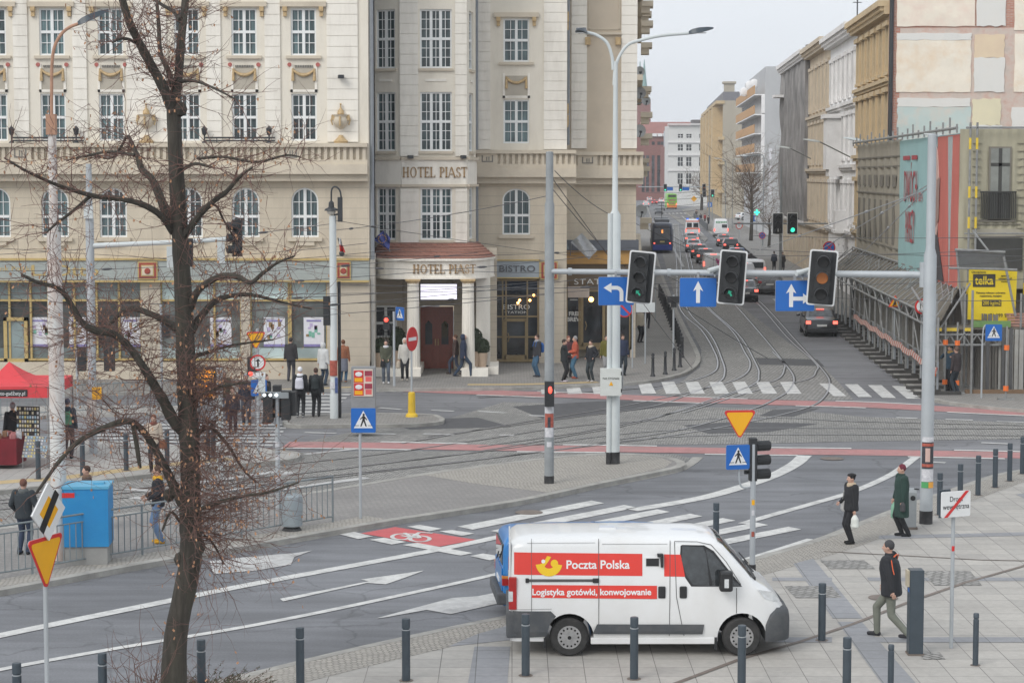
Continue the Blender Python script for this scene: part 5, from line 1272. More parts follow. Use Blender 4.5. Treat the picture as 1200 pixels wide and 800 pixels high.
# ---------------------------------------------------------------- striped tape along the canopy
def stripemat(name,c1,c2,period,rough=.6):
 mt = bpy.data.materials.new(name);mt.use_nodes = True;t = mt.node_tree;b = t.nodes['Principled BSDF'];L = t.links.new
 g = _n(t,'ShaderNodeTexCoord');sp = _n(t,'ShaderNodeSeparateXYZ');L(g.outputs['Object'],sp.inputs[0]);ad = _n(t,'ShaderNodeMath',operation='ADD');L(sp.outputs['Y'],ad.inputs[0]);L(sp.outputs['Z'],ad.inputs[1])
 pp = _n(t,'ShaderNodeMath',operation='PINGPONG');L(ad.outputs[0],pp.inputs[0]);pp.inputs[1].default_value = period;gt = _n(t,'ShaderNodeMath',operation='GREATER_THAN');L(pp.outputs[0],gt.inputs[0]);gt.inputs[1].default_value = period/2
 m = _n(t,'ShaderNodeMixRGB');L(gt.outputs[0],m.inputs[0]);m.inputs[1].default_value = (*c1,1);m.inputs[2].default_value = (*c2,1);L(m.outputs[0],b.inputs['Base Color']);b.inputs['Roughness'].default_value = rough;return mt
M_TAPE = stripemat('warning_tape',(.50,.14,.11),(.60,.55,.50),.3)
pts = [ST(11.4,107-i*.9,1.0+.05*math.sin(i*1.3)+.03*math.sin(i*3.1)) for i in range(34)]
q = MB()
for a,b_ in zip(pts,pts[1:]):
 q.add([a,b_,b_+Vector((.02,0,.24)),a+Vector((.02,0,.24))],[(0,1,2,3)]);q.add([a+Vector((.03,0,0)),b_+Vector((.03,0,0)),b_+Vector((.05,0,.24)),a+Vector((.05,0,.24))],[(3,2,1,0)])
tag(q.build('barrier_tape',M_TAPE,org=pts[0]),'red and white warning tape strung along the canopy posts','warning tape')
q0 = MB();q0.box(-.9,.9,-.14,.14,0,.12);q0.box(-.12,.12,-.1,.1,.12,.2)
M_RUB = mat('rubber_foot',(.06,.058,.055),.95,.15,5)
foot = None
for i in range(21):
 Y = 78+i*2.15
 if foot is None: foot = thing('barrier_stand','x','barrier stand',(0,0,0));q0.build('foot',M_RUB,foot,world=False);q = MB();q.box(-.03,.03,-.03,.03,.12,1.25);q.build('upright',M_PIPE,foot,world=False);c = foot
 else: c = copy_tree(foot)
 c.location = ST(11.55,Y,HK);c.rotation_euler = (0,0,R(4));c['group'] = 'barrier stands along the pavement edge'
 c['label'] = 'dark barrier stand with slab foot in the row under the striped tape'
# ---------------------------------------------------------------- far buildings
M_GABLE = mat('grey_gable',(.47,.48,.49),.9,.06,.3,coord='World',dirt=(.42,.43,.44),dscale=.2)
Yg0,Yg1,sg_ = 290,345,18.1
gb = thing('apartment_block','grey slab block with orange balconies and white banners on its gable','building',ST(sg_,300))
F = FSR(sg_,Yg1);Lg = (ST(sg_,Yg1)-ST(sg_,Yg0)).length;zg = ZZ(78,Yg0)
q = MB();q.prism([(w_.x,w_.y) for w_ in (F.pt(0,0,0),F.pt(Lg,0,0),F.pt(Lg,-14,0),F.pt(0,-14,0))],0,zg);q.build('wall',M_GABLE,gb)
M_OBAL = mat('orange_balcony',(.52,.31,.15),.8,.08,2)
for i,y in enumerate((101,124,146,168,191)):
 z = ZZ(y,Yg0+6);q = MB();q.fbox(F,1,Lg-1,0,1.5,z-1.5,z-1.35);q.build('balcony_slab',M_WHB,gb)
 for k in range(8):
  q = MB();a = 1+k*(Lg-2)/8;q.fbox(F,a+.05,a+(Lg-2)/8-.1,1.4,1.52,z-1.3,z-.1);q.build('balcony',M_OBAL,gb)
 q = MB();q.fbox(F,1,Lg-1,.0,.05,z-3.2,z-1.6,0);q.build('window',M_DARKGL,gb)
 q = MB()
 for k in range(9): a = 1+k*(Lg-2)/8;q.cut();q.fbox(F,a-.08,a+.08,0,.5,z-4.0,z-1.5)
 q.build_each('partition',M_WHB,gb)
Fg = Fr(F.pt(Lg,0,0),(1,0))
for i,(y0,y1) in enumerate(((174,187),(194,209),(213,228))):
 q = MB();q.fbox(Fg,.6,3.6,0,.06,ZZ(y1,Yg0),ZZ(y0,Yg0));bo = q.build('banner',M_POST,gb)
 q = MB();text_mb(q,'DO WYNAJĘCIA\n77 77 77',Fg,2.1,ZZ(y1,Yg0)+.75,.45,d=.06,sx=.75);z_ = q.build('lettering',M_TELB,gb)
q = MB()
for k,(px,py) in enumerate(((872,108),(879,100),(884,98))): c = P(px,py,Yg0+20);q.cut();q.ball(c,(.7,.25,.7),n=12)
q.build_each('satellite_dish',M_WHB,gb)
# beige gable and its ornate yellow front
s2 = 17;Ya,Yb = 400,492;g2b = thing('corner_tenement','beige gabled house with ornate yellow street front and chimney','building',ST(s2,430))
F = FSR(s2,Yb);Lg = (ST(s2,Yb)-ST(s2,Ya)).length;z2 = ZZ(118,Ya)
q = MB();facade(q,F,0,Lg,0,z2,[(4+k*9.5,6.5+k*9.5,a,a+2.8) for k in range(9) for a in (1,6,11,16)],m=0);q.prism([(w_.x,w_.y) for w_ in (F.pt(0,-.5,0),F.pt(Lg,-.5,0),F.pt(Lg,-14,0),F.pt(0,-14,0))],0,z2-.1,1)
M_BGAB = mat('beige_gable',(.45,.41,.335),.9,.06,.2,coord='World',dirt=(.36,.33,.27),dscale=.25,dirt_amt=.4);M_YOR = mat('yellow_render',(.56,.44,.27),.9,.1,.5,coord='World',dirt=(.4,.28,.14),dscale=.5)
Fg2 = Fr(F.pt(Lg,0,0),(1,0));q.fbox(Fg2,-.2,14,-.5,.1,0,z2,1);q.build('wall',[M_YOR,M_BGAB],g2b)
for k in range(9):
 for a in (1,6,11,16): window_at(g2b,F,5.25+k*9.5,a,2.5,2.8,simple=True,fm=M_WFRAME,gm=M_DARKGL)
q = MB()
for z in (5,10.5,15.3,z2-.6): q.fbox(F,0,Lg+.3,-.1,1.6 if z > 18 else .9,z,z+.6)
for k in range(5): q.fbox(F,80-k*18,84-k*18,0,2.0,4,z2-1)
q.build('cornice',M_OCHT,g2b)
q = MB();q.prism([(w_.x,w_.y) for w_ in (F.pt(0,.2,0),F.pt(Lg,.2,0),F.pt(Lg,-3,0),F.pt(0,-3,0))],z2,z2+1.7);q.build('roof',mat('slate_roof',(.2,.2,.22),.8),g2b)
q = MB();q.fbox(F,Lg-3,Lg-.5,-2,0,z2+1.6,z2+3.3);q.fbox(F,Lg-3.3,Lg-.2,-2.3,.3,z2+3.3,z2+3.7);q.build('chimney',M_BGAB,g2b)
# white palace-like house closing the view
Yw = 560;wb = thing('white_townhouse','white three-storey townhouse with cornice at the far end of the street','building',(KX(806,Yw),Yw,0));F = Fr((0,Yw,0),(1,0));zw = ZZ(147,Yw)
x0,x1 = KX(783,Yw),KX(831,Yw);hs = []
for px in (797,807,822): hs += [(KX(px,Yw)-.75,KX(px,Yw)+.75,ZZ(y1,Yw),ZZ(y0,Yw)) for y0,y1 in ((157,162),(169,177),(184,195),(203,216))]
q = MB();facade(q,F,x0,x1,0,zw,hs);q.box(x0,x1,Yw+.4,Yw+14,0,zw-.05);FW2 = Fr((x0,Yw+14,0),(0,-1));q.build('wall',mat('townhouse_white',(.68,.68,.66),.9,.06,.3,coord='World',dirt=(.5,.5,.48),dscale=.3),wb)
for h in hs: window_at(wb,F,(h[0]+h[1])/2,h[2],1.5,h[3]-h[2],simple=True,gm=M_DARKGL)
q = MB()
for y in (145,166,181,199): z = ZZ(y,Yw);q.fbox(F,x0-.3,x1+.3,-.1,.9 if y < 150 else .35,z-.35,z)
q.build('cornice',M_WHT,wb);q = MB();q.box(KX(812,Yw),KX(826,Yw),Yw+3,Yw+9,zw,zw+1.6);q.build('roof_box',M_ROOF,wb)
# red brick buildings and church
M_BRK = brickmat('red_brick_far',(.30,.11,.09),(.25,.09,.075),(.22,.13,.11),.6,.25,.03,vert=True,patch=(.24,.1,.085));M_RROOF = mat('red_roof',(.30,.13,.11),.9,.1,.3,coord='World')
Yr = 690;rb = thing('brick_building','large red brick building with long red roof beyond the street','building',(KX(775,Yr),Yr,0));F = Fr((0,Yr,0),(1,0))
x0,x1 = KX(735,Yr),KX(783,Yr);q = MB();hs = [(KX(px,Yr),KX(px+3.5,Yr),ZZ(y1,Yr),ZZ(y0,Yr)) for px in (752,757,763.5,770,774) for y0,y1 in ((166,170),(182,225))];facade(q,F,x0,x1,0,ZZ(160,Yr),hs);q.box(x0,x1,Yr+.4,Yr+20,0,ZZ(160,Yr)-.1);q.build('wall',M_BRK,rb)
for h in hs: q = MB();q.fbox(F,h[0],h[1],-.3,-.2,h[2],h[3]);q.build('window',M_DARKGL,rb)
q = MB();xr_ = KX(812,Yr);q.add([(KX(752,Yr),Yr-.5,ZZ(160,Yr)),(xr_,Yr-.5,ZZ(160,Yr)),(xr_,Yr+12,ZZ(142,Yr)),(KX(752,Yr),Yr+12,ZZ(142,Yr)),(KX(752,Yr),Yr+24,ZZ(160,Yr)),(xr_,Yr+24,ZZ(160,Yr))],[(0,1,2,3),(3,2,5,4),(1,5,2),(0,3,4),(0,4,5,1)]);q.build('roof',M_RROOF,rb)
q = MB()
for px in (760,766.5,773,779.5): q.cut();q.box(KX(px,Yr)-.8,KX(px,Yr)+.8,Yr-.8,Yr+2,ZZ(160,Yr),ZZ(156.5,Yr))
q.build_each('dormer',M_WHB,rb)
q = MB();q.box(KX(779,Yr-40),KX(795,Yr-40),Yr-40,Yr-20,0,ZZ(172,Yr-40));tag(q.build('brick_building',M_BRK,org=(KX(787,Yr-40),Yr-40,0)),'narrow brown brick house left of the white townhouse','building')
q = MB();Yv = Yr-30
for i in range(5): q.box(KX(779.5+i*2.6,Yv),KX(781.3+i*2.6,Yv),Yv,Yv+8,12,ZZ(153+i,Yv))
tag(q.build('glass_block',mat('pale_cladding',(.45,.5,.54),.4,.1,1,coord='World'),org=(KX(785,Yv),Yv,0)),'pale blue-grey clad block of vertical fins by the red roof','building')
Yh = 800;ch = thing('church','brick church tower with two slim green spires behind the hotel','church',(KX(753,Yh),Yh,0))
q = MB();q.box(KX(740,Yh),KX(762,Yh),Yh,Yh+8,0,ZZ(116,Yh));q.build('tower',M_BRK,ch)
M_COP = mat('copper_green',(.22,.36,.34),.7,.1,1)
for px,yt,r_ in ((754.5,70,1.3),(749.5,72,1.1),(743,60,1.5)):
 q = MB();c = (KX(px,Yh),Yh+1,0);q.lathe(c,[(r_,ZZ(116,Yh)),(r_,ZZ(104,Yh)),(r_*.55,ZZ(90,Yh)),(.12,ZZ(yt,Yh))],8);q.build('spire',M_COP,ch)
# tenement row continuing on the left side, behind the hotel
lf = thing('tenement_row','grey-beige tenement row continuing behind the hotel along the left pavement','building',ST(-2,180));F = Fr(ST(-.3,YR+36.5),(DV.x,DV.y));Lg = 130;hs = [(3+k*6.5,4.4+k*6.5,a,a+2.2) for k in range(19) for a in (1,5.6,9.6,13.6)]
q = MB();facade(q,F,0,Lg,0,18,hs);q.prism([(w_.x,w_.y) for w_ in (F.pt(0,-.5,0),F.pt(Lg,-.5,0),F.pt(Lg,-12,0),F.pt(0,-12,0))],0,17.9);q.build('wall',M_BGE,lf)
for h in hs: window_at(lf,F,(h[0]+h[1])/2,h[2],1.4,2.2,simple=True,gm=M_DARKGL)
# ================================================================= VEHICLES
MB.W = False      # from here on parts are modelled round their thing's own origin
def paint(name,col,rough=.3,coat=.6,var=.03,dirt=None):
 return mat(name,col,rough,var,2.0,coat=coat,dirt=dirt,dscale=1.2,dirt_amt=.5)
M_TYRE = mat('tyre_rubber',(.028,.028,.028),.85,.2,8,dirt=(.09,.085,.08),dscale=3);M_RIM = mat('steel_rim',(.42,.42,.42),.45,.2,8,metal=.6,dirt=(.2,.19,.18),dscale=6)
M_RIMD = mat('rim_dirty',(.2,.2,.2),.6,.2,8,metal=.3)
M_CARGL = mat('car_glass',(.04,.046,.05),.03,.85,2.5,spec=.8);M_PLAST = mat('grey_bumper',(.075,.082,.09),.75,.1,4,dirt=(.16,.15,.14),dscale=2)  # car glass: strong tone variation paints mottled reflections into its colour
M_WELL = mat('wheel_well',(.012,.012,.012),.95,.1,4);M_TAIL = mat('tail_lamp_red',(.42,.02,.02),.3,.1,6);M_TAILON = mat('tail_lamp_lit',(.7,.05,.04),.4,0,6,emit=(1,.13,.09),estr=2.2)
M_CLEAR = mat('lamp_clear',(.6,.62,.63),.12,.15,12,spec=.8);M_AMB = mat('lamp_amber',(.7,.25,.04),.3,.1,6);M_PLATE = mat('number_plate',(.72,.72,.7),.6,.05,8)
class Body:
 """lofted vehicle body; x runs from the tail (0) to the nose (L)"""
 def __init__(s,st,zb,belt,tumble=.12,rc=.16,nside=7):
  s.st = st      # list of (x, half width, z top, rounding of roof)
  s.zb = zb;s.belt = belt;s.tumble = tumble;s.rc = rc
 def at(s,x):
  st = s.st
  if x <= st[0][0]: return st[0][1:]
  for a,b in zip(st,st[1:]):
   if a[0] <= x <= b[0]:
    f = (x-a[0])/(b[0]-a[0]) if b[0] > a[0] else 0
    return tuple(p+(q-p)*f for p,q in zip(a[1:],b[1:]))
  return st[-1][1:]
 def side(s,x,z):
  w,zt = s.at(x)[:2]
  y = w
  if z < s.zb+.18: y = w-.05*(1-(z-s.zb)/.18)
  if z > s.belt: y = w - s.tumble*((z-s.belt)/1.0)**1.15
  return y
 def section(s,x):
  w,zt = s.at(x)[:2];zb = s.zb
  r = min(s.rc,(zt-zb)*.3,w*.5);pts = [(0,zb),(w-.22,zb)]
  zs = zt-r;n = 6
  for i in range(n+1):
   z = zb+(zs-zb)*i/n;pts.append((s.side(x,z),z))
  ys = s.side(x,zs)
  for k in range(1,5):
   a = math.pi/2*k/4;pts.append((ys-r*1.25*(1-math.cos(a)),zs+r*math.sin(a)*.86))
  pts.append((ys*.45,zt-.012));pts.append((0,zt));return pts
 def mesh(s,name,mats,wells=(),rw=.36,parent=None,hatch=None):
  mb = MB();xs = [q[0] for q in s.st];N = None
  for x in xs:
   p = s.section(x);full = [(x,-y,z) for y,z in p]+[(x,y,z) for y,z in p[::-1][1:-1]]
   N = len(full);mb.v += full
  for i in range(len(xs)-1):
   for j in range(N): mb.f.append([i*N+j,(i+1)*N+j,(i+1)*N+(j+1)%N,i*N+(j+1)%N][::-1]);mb.m.append(0)
  mb.f.append(list(range(N)));mb.m.append(0);mb.f.append(list(range((len(xs)-1)*N,len(xs)*N))[::-1]);mb.m.append(0)
  o = mb.build(name,mats,None,smooth=True,ang=40)
  bm = bmesh.new();bm.from_mesh(o.data);bmesh.ops.recalc_face_normals(bm,faces=bm.faces);bm.to_mesh(o.data);bm.free()
  if wells:
   cut = MB()
   for x in wells: cut.lathe((x,0,rw+.0),[(rw+.085,-1.4),(rw+.085,1.4)],28,axis='Y')
   c = cut.build('well_cut',[M_WELL],None)
   bm = bmesh.new();bm.from_mesh(c.data);bmesh.ops.recalc_face_normals(bm,faces=bm.faces);bm.to_mesh(c.data);bm.free()
   m = o.modifiers.new('b','BOOLEAN');m.operation = 'DIFFERENCE';m.object = c;m.solver = 'EXACT';m.material_mode = 'TRANSFER'
   TS.collection.objects.link(c);me = evald(o);o.modifiers.clear();o.data = me
   me.polygons.foreach_set('use_smooth',[True]*len(me.polygons));me.set_sharp_from_angle(angle=R(35))
   bpy.data.objects.remove(c)
  o.parent = parent;return o
 def decal(s,name,poly,m,parent,sgn=-1,off=.006,th=.0,step=.12):
  """thin skin on the side of the body: poly in (x, z)"""
  bm = bmesh.new();vs = [bm.verts.new((x,0,z)) for x,z in poly];f = bm.faces.new(vs)
  xs = [p[0] for p in poly];zs = [p[1] for p in poly]
  step /= 2;x = min(xs)+step
  while x < max(xs)-.01: bmesh.ops.bisect_plane(bm,geom=bm.verts[:]+bm.edges[:]+bm.faces[:],plane_co=(x,0,0),plane_no=(1,0,0));x += step*2
  z = min(zs)+step
  while z < max(zs)-.01: bmesh.ops.bisect_plane(bm,geom=bm.verts[:]+bm.edges[:]+bm.faces[:],plane_co=(0,0,z),plane_no=(0,0,1));z += step
  bmesh.ops.triangulate(bm,faces=bm.faces)
  for v in bm.verts: v.co.y = sgn*(s.side(v.co.x,v.co.z)+off)
  bmesh.ops.recalc_face_normals(bm,faces=bm.faces)
  n = sum(f_.normal.y for f_ in bm.faces)
  if n*sgn < 0: bmesh.ops.reverse_faces(bm,faces=bm.faces)
  me = bpy.data.meshes.new(name);bm.to_mesh(me);bm.free();me.materials.append(m)
  o = bpy.data.objects.new(name,me);COL.objects.link(o);o.parent = parent;return o
def roundrect(x0,x1,z0,z1,r=.05,n=3):
 o = []
 for cx,cz,a0 in ((x1-r,z0+r,-90),(x1-r,z1-r,0),(x0+r,z1-r,90),(x0+r,z0+r,180)):
  for k in range(n+1): a = R(a0+90*k/n);o.append((cx+r*math.cos(a),cz+r*math.sin(a)))
 return o
def wheel(parent,x,y,r,w=.2,rim=.6,mt=None,holes=True):
 sg = -1 if y < 0 else 1
 t = MB();prof = [(r*.62,-w/2),(r*.9,-w/2),(r*.98,-w*.38),(r,-w*.2),(r,w*.2),(r*.98,w*.38),(r*.9,w/2),(r*.62,w/2)]
 t.lathe((x,y,r),prof,26,axis='Y');o = t.build('wheel',M_TYRE,parent,smooth=True)
 q = MB();yo = y+sg*(w/2-.03)
 q.lathe((x,yo,r),[(r*rim,-.03),(r*rim,.035 if sg>0 else -.035)] if sg > 0 else [(r*rim,-.035),(r*rim,.03)],24,axis='Y')
 q.lathe((x,yo,r),[(r*.2,-.05),(r*.18,.06)] if sg > 0 else [(r*.18,-.06),(r*.2,.05)],14,axis='Y')
 if holes:
  for k in range(14):
   a = 2*math.pi*k/14;q.lathe((x+r*.46*math.cos(a),yo+sg*.036,r+r*.46*math.sin(a)),[(r*.055,-.003),(r*.055,.003)],8,1,axis='Y')
  q.lathe((x,yo+sg*.036,r),[(r*.1,-.03),(r*.1,.03)],10,1,axis='Y')
 h = q.build('rim',[mt or M_RIM,M_WELL],None);h.parent = o
 return o
def boxpart(parent,name,m,*bxs,bevel=0,rz=0):
 q = MB()
 for b in bxs: q.box(*b)
 o = q.build(name,m,parent)
 if bevel:
  bm = bmesh.new();bm.from_mesh(o.data);bmesh.ops.bevel(bm,geom=bm.edges[:],offset=bevel,segments=2,affect='EDGES',profile=.6);bm.to_mesh(o.data);bm.free()
 return o
# ---------------------------------------------------------------- white post van
M_VANW = mat('van_white',(.76,.77,.77),.32,.025,1.2,coat=.5,dirt=(.62,.60,.56),dscale=.9,dirt_amt=.45)
M_VRED = mat('livery_red',(.72,.035,.02),.35,.03,2,coat=.3);M_VYEL = mat('livery_yellow',(.85,.55,.01),.4,.02,2);M_VTXT = mat('livery_white',(.80,.80,.80),.4,.02,2)
M_SEAM = mat('panel_seam',(.10,.10,.10),.8,.1,4);M_DKPL = mat('black_plastic',(.02,.021,.023),.5,.15,6)
pv = thing('delivery_van','white postal van with red Poczta band parked on the pale plaza slabs','van',(0,0,0))
pv['label'] = 'white van with red lettered bands parked on the pale plaza slabs'
S = 1/65.2
def vx(px): return (px-597.5)*S
def vz(py): return (769.5-py)*S+.0
B = Body([(0,.93,2.0),(.03,.98,2.05),(.12,1.01,2.10),(.35,1.02,2.12),(1.2,1.025,2.13),(2.4,1.025,2.13),(3.3,1.02,2.12),(3.52,1.015,2.10),(3.62,1.01,2.07),(3.75,1.0,2.00),(3.95,1.0,1.78),(4.15,.995,1.56),(4.28,.99,1.40),(4.36,.98,1.33),(4.5,.96,1.24),(4.66,.92,1.12),(4.76,.87,1.0),(4.84,.80,.88),(4.885,.72,.7),(4.90,.66,.62)],.27,1.0,.14,.2)
wr,wf = vx(665.5),vx(863.5)
B.mesh('body',[M_VANW,M_WELL],(wr,wf),.345,pv)
for x in (wr,wf):
 for y in (-.88,.88): wheel(pv,x,y,.345,.22)
# glass
for sg in (-1,1):
 B.decal('side_window',[(vx(795),vz(642.5)),(vx(818.5),vz(643.5)),(vx(822.5),vz(652)),(vx(826),vz(687.5)),(vx(807),vz(686)),(vx(799.5),vz(676)),(vx(794),vz(658))],M_CARGL,pv,sg)
 B.decal('side_window',[(vx(822),vz(646)),(vx(830),vz(651)),(vx(843),vz(667)),(vx(850),vz(678)),(vx(861.5),vz(687.5)),(vx(829.5),vz(688))],M_CARGL,pv,sg)
 B.decal('window_seal',[(vx(793),vz(642)),(vx(795),vz(641)),(vx(820),vz(641.5)),(vx(831),vz(648)),(vx(846),vz(667)),(vx(863.5),vz(688.5)),(vx(805),vz(688)),(vx(798),vz(678)),(vx(792),vz(658))],M_DKPL,pv,sg,off=.003)
 B.decal('rub_strip',[(vx(692),vz(742.5)),(vx(697),vz(731)),(vx(820),vz(731.5)),(vx(818),vz(743))],M_PLAST,pv,sg,off=.02)
 B.decal('wheel_arch_trim',[(vx(598.5),vz(748)),(vx(598.5),vz(716)),(vx(644),vz(716)),(vx(650),vz(722)),(vx(643),vz(731)),(vx(639),vz(746))],M_PLAST,pv,sg,off=.012)
 # red bands
 B.decal('red_band',[(vx(602),vz(674.5)),(vx(602),vz(649.3)),(vx(749),vz(651)),(vx(749),vz(676))],M_VRED,pv,sg,off=.004)
 B.decal('red_band',[(vx(774),vz(676.5)),(vx(774),vz(651.5)),(vx(793),vz(652)),(vx(798),vz(677))],M_VRED,pv,sg,off=.004)
 B.decal('red_band',[(vx(622),vz(700.5)),(vx(622),vz(686)),(vx(765.7),vz(687)),(vx(765.7),vz(702))],M_VRED,pv,sg,off=.004)
def van_text(body,x0,x1,zb_,size,m,name,off=.009):
 cu = bpy.data.curves.new('t','FONT');cu.body = body;cu.size = size;cu.offset = .004;cu.resolution_u = 4;ob = bpy.data.objects.new('t',cu)
 me = evald(ob);xs = [v.co.x for v in me.vertices];a,b_ = min(xs),max(xs);q = MB()
 vs = []
 for v in me.vertices:
  x = x0+(v.co.x-a)/(b_-a)*(x1-x0);z = zb_+v.co.y;vs.append((x,-(B.side(x,z)+off),z))
 q.add(vs,[list(p.vertices) for p in me.polygons]);bpy.data.objects.remove(ob);return q.build(name,m,pv)
van_text('Poczta Polska',vx(662),vx(734.5),vz(667.5),.205,M_VTXT,'lettering')
van_text('Logistyka gotówki, konwojowanie',vx(622.8),vx(759),vz(697.3),.155,M_VTXT,'lettering')
def blob(pts,m,name,off=.009): return B.decal(name,pts,m,pv,-1,off,step=.05)
hx,hz = vx(642),vz(663)       # curled horn emblem
def arcpts(cx,cz,r0,r1,a0,a1,n=12):
 o = [(cx+r0*math.cos(R(a0+(a1-a0)*i/n)),cz+r0*math.sin(R(a0+(a1-a0)*i/n))) for i in range(n+1)]
 return o+[(cx+r1*math.cos(R(a1+(a0-a1)*i/n)),cz+r1*math.sin(R(a1+(a0-a1)*i/n))) for i in range(n+1)]
blob(arcpts(hx+.0,hz+.03,.235,.10,188,350),M_VYEL,'emblem');blob(arcpts(hx+.095,hz+.02,.066,.003,0,358,14),M_VYEL,'emblem',.0095)
blob([(hx-.235,hz-.02),(hx-.1,hz+.03),(hx-.03,hz+.15),(hx+.04,hz+.13),(hx-.02,hz+.04),(hx-.1,hz-.06)],M_VYEL,'emblem',.0092)
blob(arcpts(hx-.1,hz+.055,.035,.001,0,358,10),M_VTXT,'emblem',.0105)
# doors, seams, rails, handles
def seam(pts,w=.006):
 for (x0,z0),(x1,z1) in zip(pts,pts[1:]):
  d = math.hypot(x1-x0,z1-z0);nx,nz_ = -(z1-z0)/d*w,(x1-x0)/d*w
  for sg in (-1,1): B.decal('panel_seam',[(x0+nx,z0+nz_),(x1+nx,z1+nz_),(x1-nx,z1-nz_),(x0-nx,z0-nz_)],M_SEAM,pv,sg,off=.0045)
seam([(vx(699),vz(634)),(vx(699),vz(743))]);seam([(vx(781),vz(636)),(vx(780),vz(745))]);seam([(vx(786),vz(637)),(vx(788),vz(700)),(vx(797),vz(745))]);seam([(vx(857),vz(690)),(vx(857),vz(719))]);seam([(vx(786),vz(637)),(vx(812),vz(637.5)),(vx(828),vz(641)),(vx(845),vz(660)),(vx(862),vz(686))]);seam([(vx(622),vz(634)),(vx(622),vz(718))],.004)
seam([(vx(617),vz(639)),(vx(695),vz(638.5))],.003);seam([(vx(703),vz(640)),(vx(778),vz(640))],.003);seam([(vx(600),vz(714.5)),(vx(645),vz(713.5))],.003)
def sidebox(name,x0,x1,z0,z1,d,m,bev=.01):
 y = -(B.side((x0+x1)/2,(z0+z1)/2));return boxpart(pv,name,m,(x0,x1,y-d,y+.02,z0,z1),bevel=bev)
sidebox('door_rail',vx(616),vx(699),vz(682.5),vz(679.5),.02,M_SEAM);sidebox('rail_cap',vx(615),vx(619),vz(683.5),vz(678.5),.035,M_DKPL);sidebox('rail_cap',vx(692),vx(699),vz(683.5),vz(678.5),.04,M_DKPL)
sidebox('door_handle',vx(767),vx(775.5),vz(701.5),vz(687.5),.03,M_DKPL,.025);sidebox('door_handle',vx(791.5),vx(800),vz(701.5),vz(687.5),.03,M_DKPL,.025)
q = sidebox('hatch',vx(752),vx(769),vz(666.5),vz(655),.015,M_VANW,.004);sidebox('hatch_grille',vx(753.3),vx(768),vz(665),vz(656),.02,M_DKPL,.002)
sidebox('camera_bracket',vx(770),vx(773),vz(666),vz(651),.07,M_DKPL,.004);sidebox('camera_bracket',vx(766),vx(772.5),vz(653.5),vz(650.5),.1,M_DKPL,.004)
sidebox('fuel_flap',vx(833),vx(835),vz(700),vz(699),.001,M_VANW,.0005) if 0 else None
# mirror
for sg in (-1,1):
 q = MB();y = sg*1.16;q.box(vx(836),vx(851),y-.11,y+.11,vz(691),vz(668));o = q.build('wing_mirror',M_DKPL,pv)
 bm = bmesh.new();bm.from_mesh(o.data);bmesh.ops.bevel(bm,geom=bm.edges[:],offset=.04,segments=3,affect='EDGES',profile=.5);bm.to_mesh(o.data);bm.free()
 q = MB();q.box(vx(841),vx(846),sg*1.275-.006,sg*1.275+.006,vz(686),vz(676));h = q.build('indicator',M_CLEAR,None);h.parent = o
 q = MB();q.tube([(vx(848),sg*.95,vz(688)),(vx(846),sg*1.1,vz(686))],.04,8);h = q.build('bracket',M_DKPL,None);h.parent = o
# windscreen: follows the sloping front
def slope_skin(name,x0,x1,hw0,hw1,m,off=.012,n=8,parent=pv,Bd=B):
 q = MB();rows = []
 for i in range(n+1):
  x = x0+(x1-x0)*i/n;hw = hw0+(hw1-hw0)*i/n;w,zt = Bd.at(x)[:2];row = []
  ys = [-1,-.8,-.4,0,.4,.8,1]
  for k in ys:
   y = k*hw;sec = Bd.section(x);z = zt
   for (ya,za),(yb,zb2) in zip(sec,sec[1:]):
    if za > Bd.zb+.3 and min(ya,yb) <= abs(y) <= max(ya,yb) and ya != yb: z = za+(zb2-za)*(abs(y)-ya)/(yb-ya)
   row.append((x+off*.8,y,z+off))
  rows.append(row)
 v = [p for r_ in rows for p in r_];q.add(v,[[i*7+j,(i+1)*7+j,(i+1)*7+j+1,i*7+j+1] for i in range(n) for j in range(6)]);return q.build(name,m,parent,smooth=True)
slope_skin('windscreen',3.66,4.26,.74,.86,M_CARGL)
q = MB();q.box(4.25,4.34,-.8,.8,1.32,1.375);q.build('scuttle',M_DKPL,pv)
for a in (-.5,.3): q = MB();q.tube([(4.33,a,1.42),(4.22,a+.45,1.53)],.013,5);q.build('wiper',M_DKPL,pv)
# front lamps, bumper
for sg in (-1,1):
 q = MB();pts = [(vx(882),vz(692)),(vx(898),vz(695.5)),(vx(908),vz(706)),(vx(900),vz(706.5)),(vx(889),vz(702))]
 v = []
 for d in (.0,.03):
  for x,z in pts: v.append((x,sg*(B.at(min(x,4.84))[0]-.015-.1*max(0,(x-4.5))+d),z))
 q.add(v,[[0,1,2,3,4],[9,8,7,6,5]]+[[i,(i+1)%5,5+(i+1)%5,5+i] for i in range(5)]);q.build('headlight',M_CLEAR,pv)
Bb = Body([(4.50,.99,.60),(4.58,.995,.78),(4.70,.95,.90),(4.80,.90,.88),(4.89,.82,.84),(4.945,.72,.78),(4.965,.64,.70)],.25,1.2,.1,.12)
Bb.mesh('front_bumper',[M_PLAST],(),.3,pv)
boxpart(pv,'air_intake',M_DKPL,(4.86,4.93,-.74,-.45,.60,.68),(4.80,4.90,-.80,-.5,.36,.44),bevel=.015)
boxpart(pv,'grille',M_DKPL,(4.72,4.835,-.5,.5,.80,.90),bevel=.01)
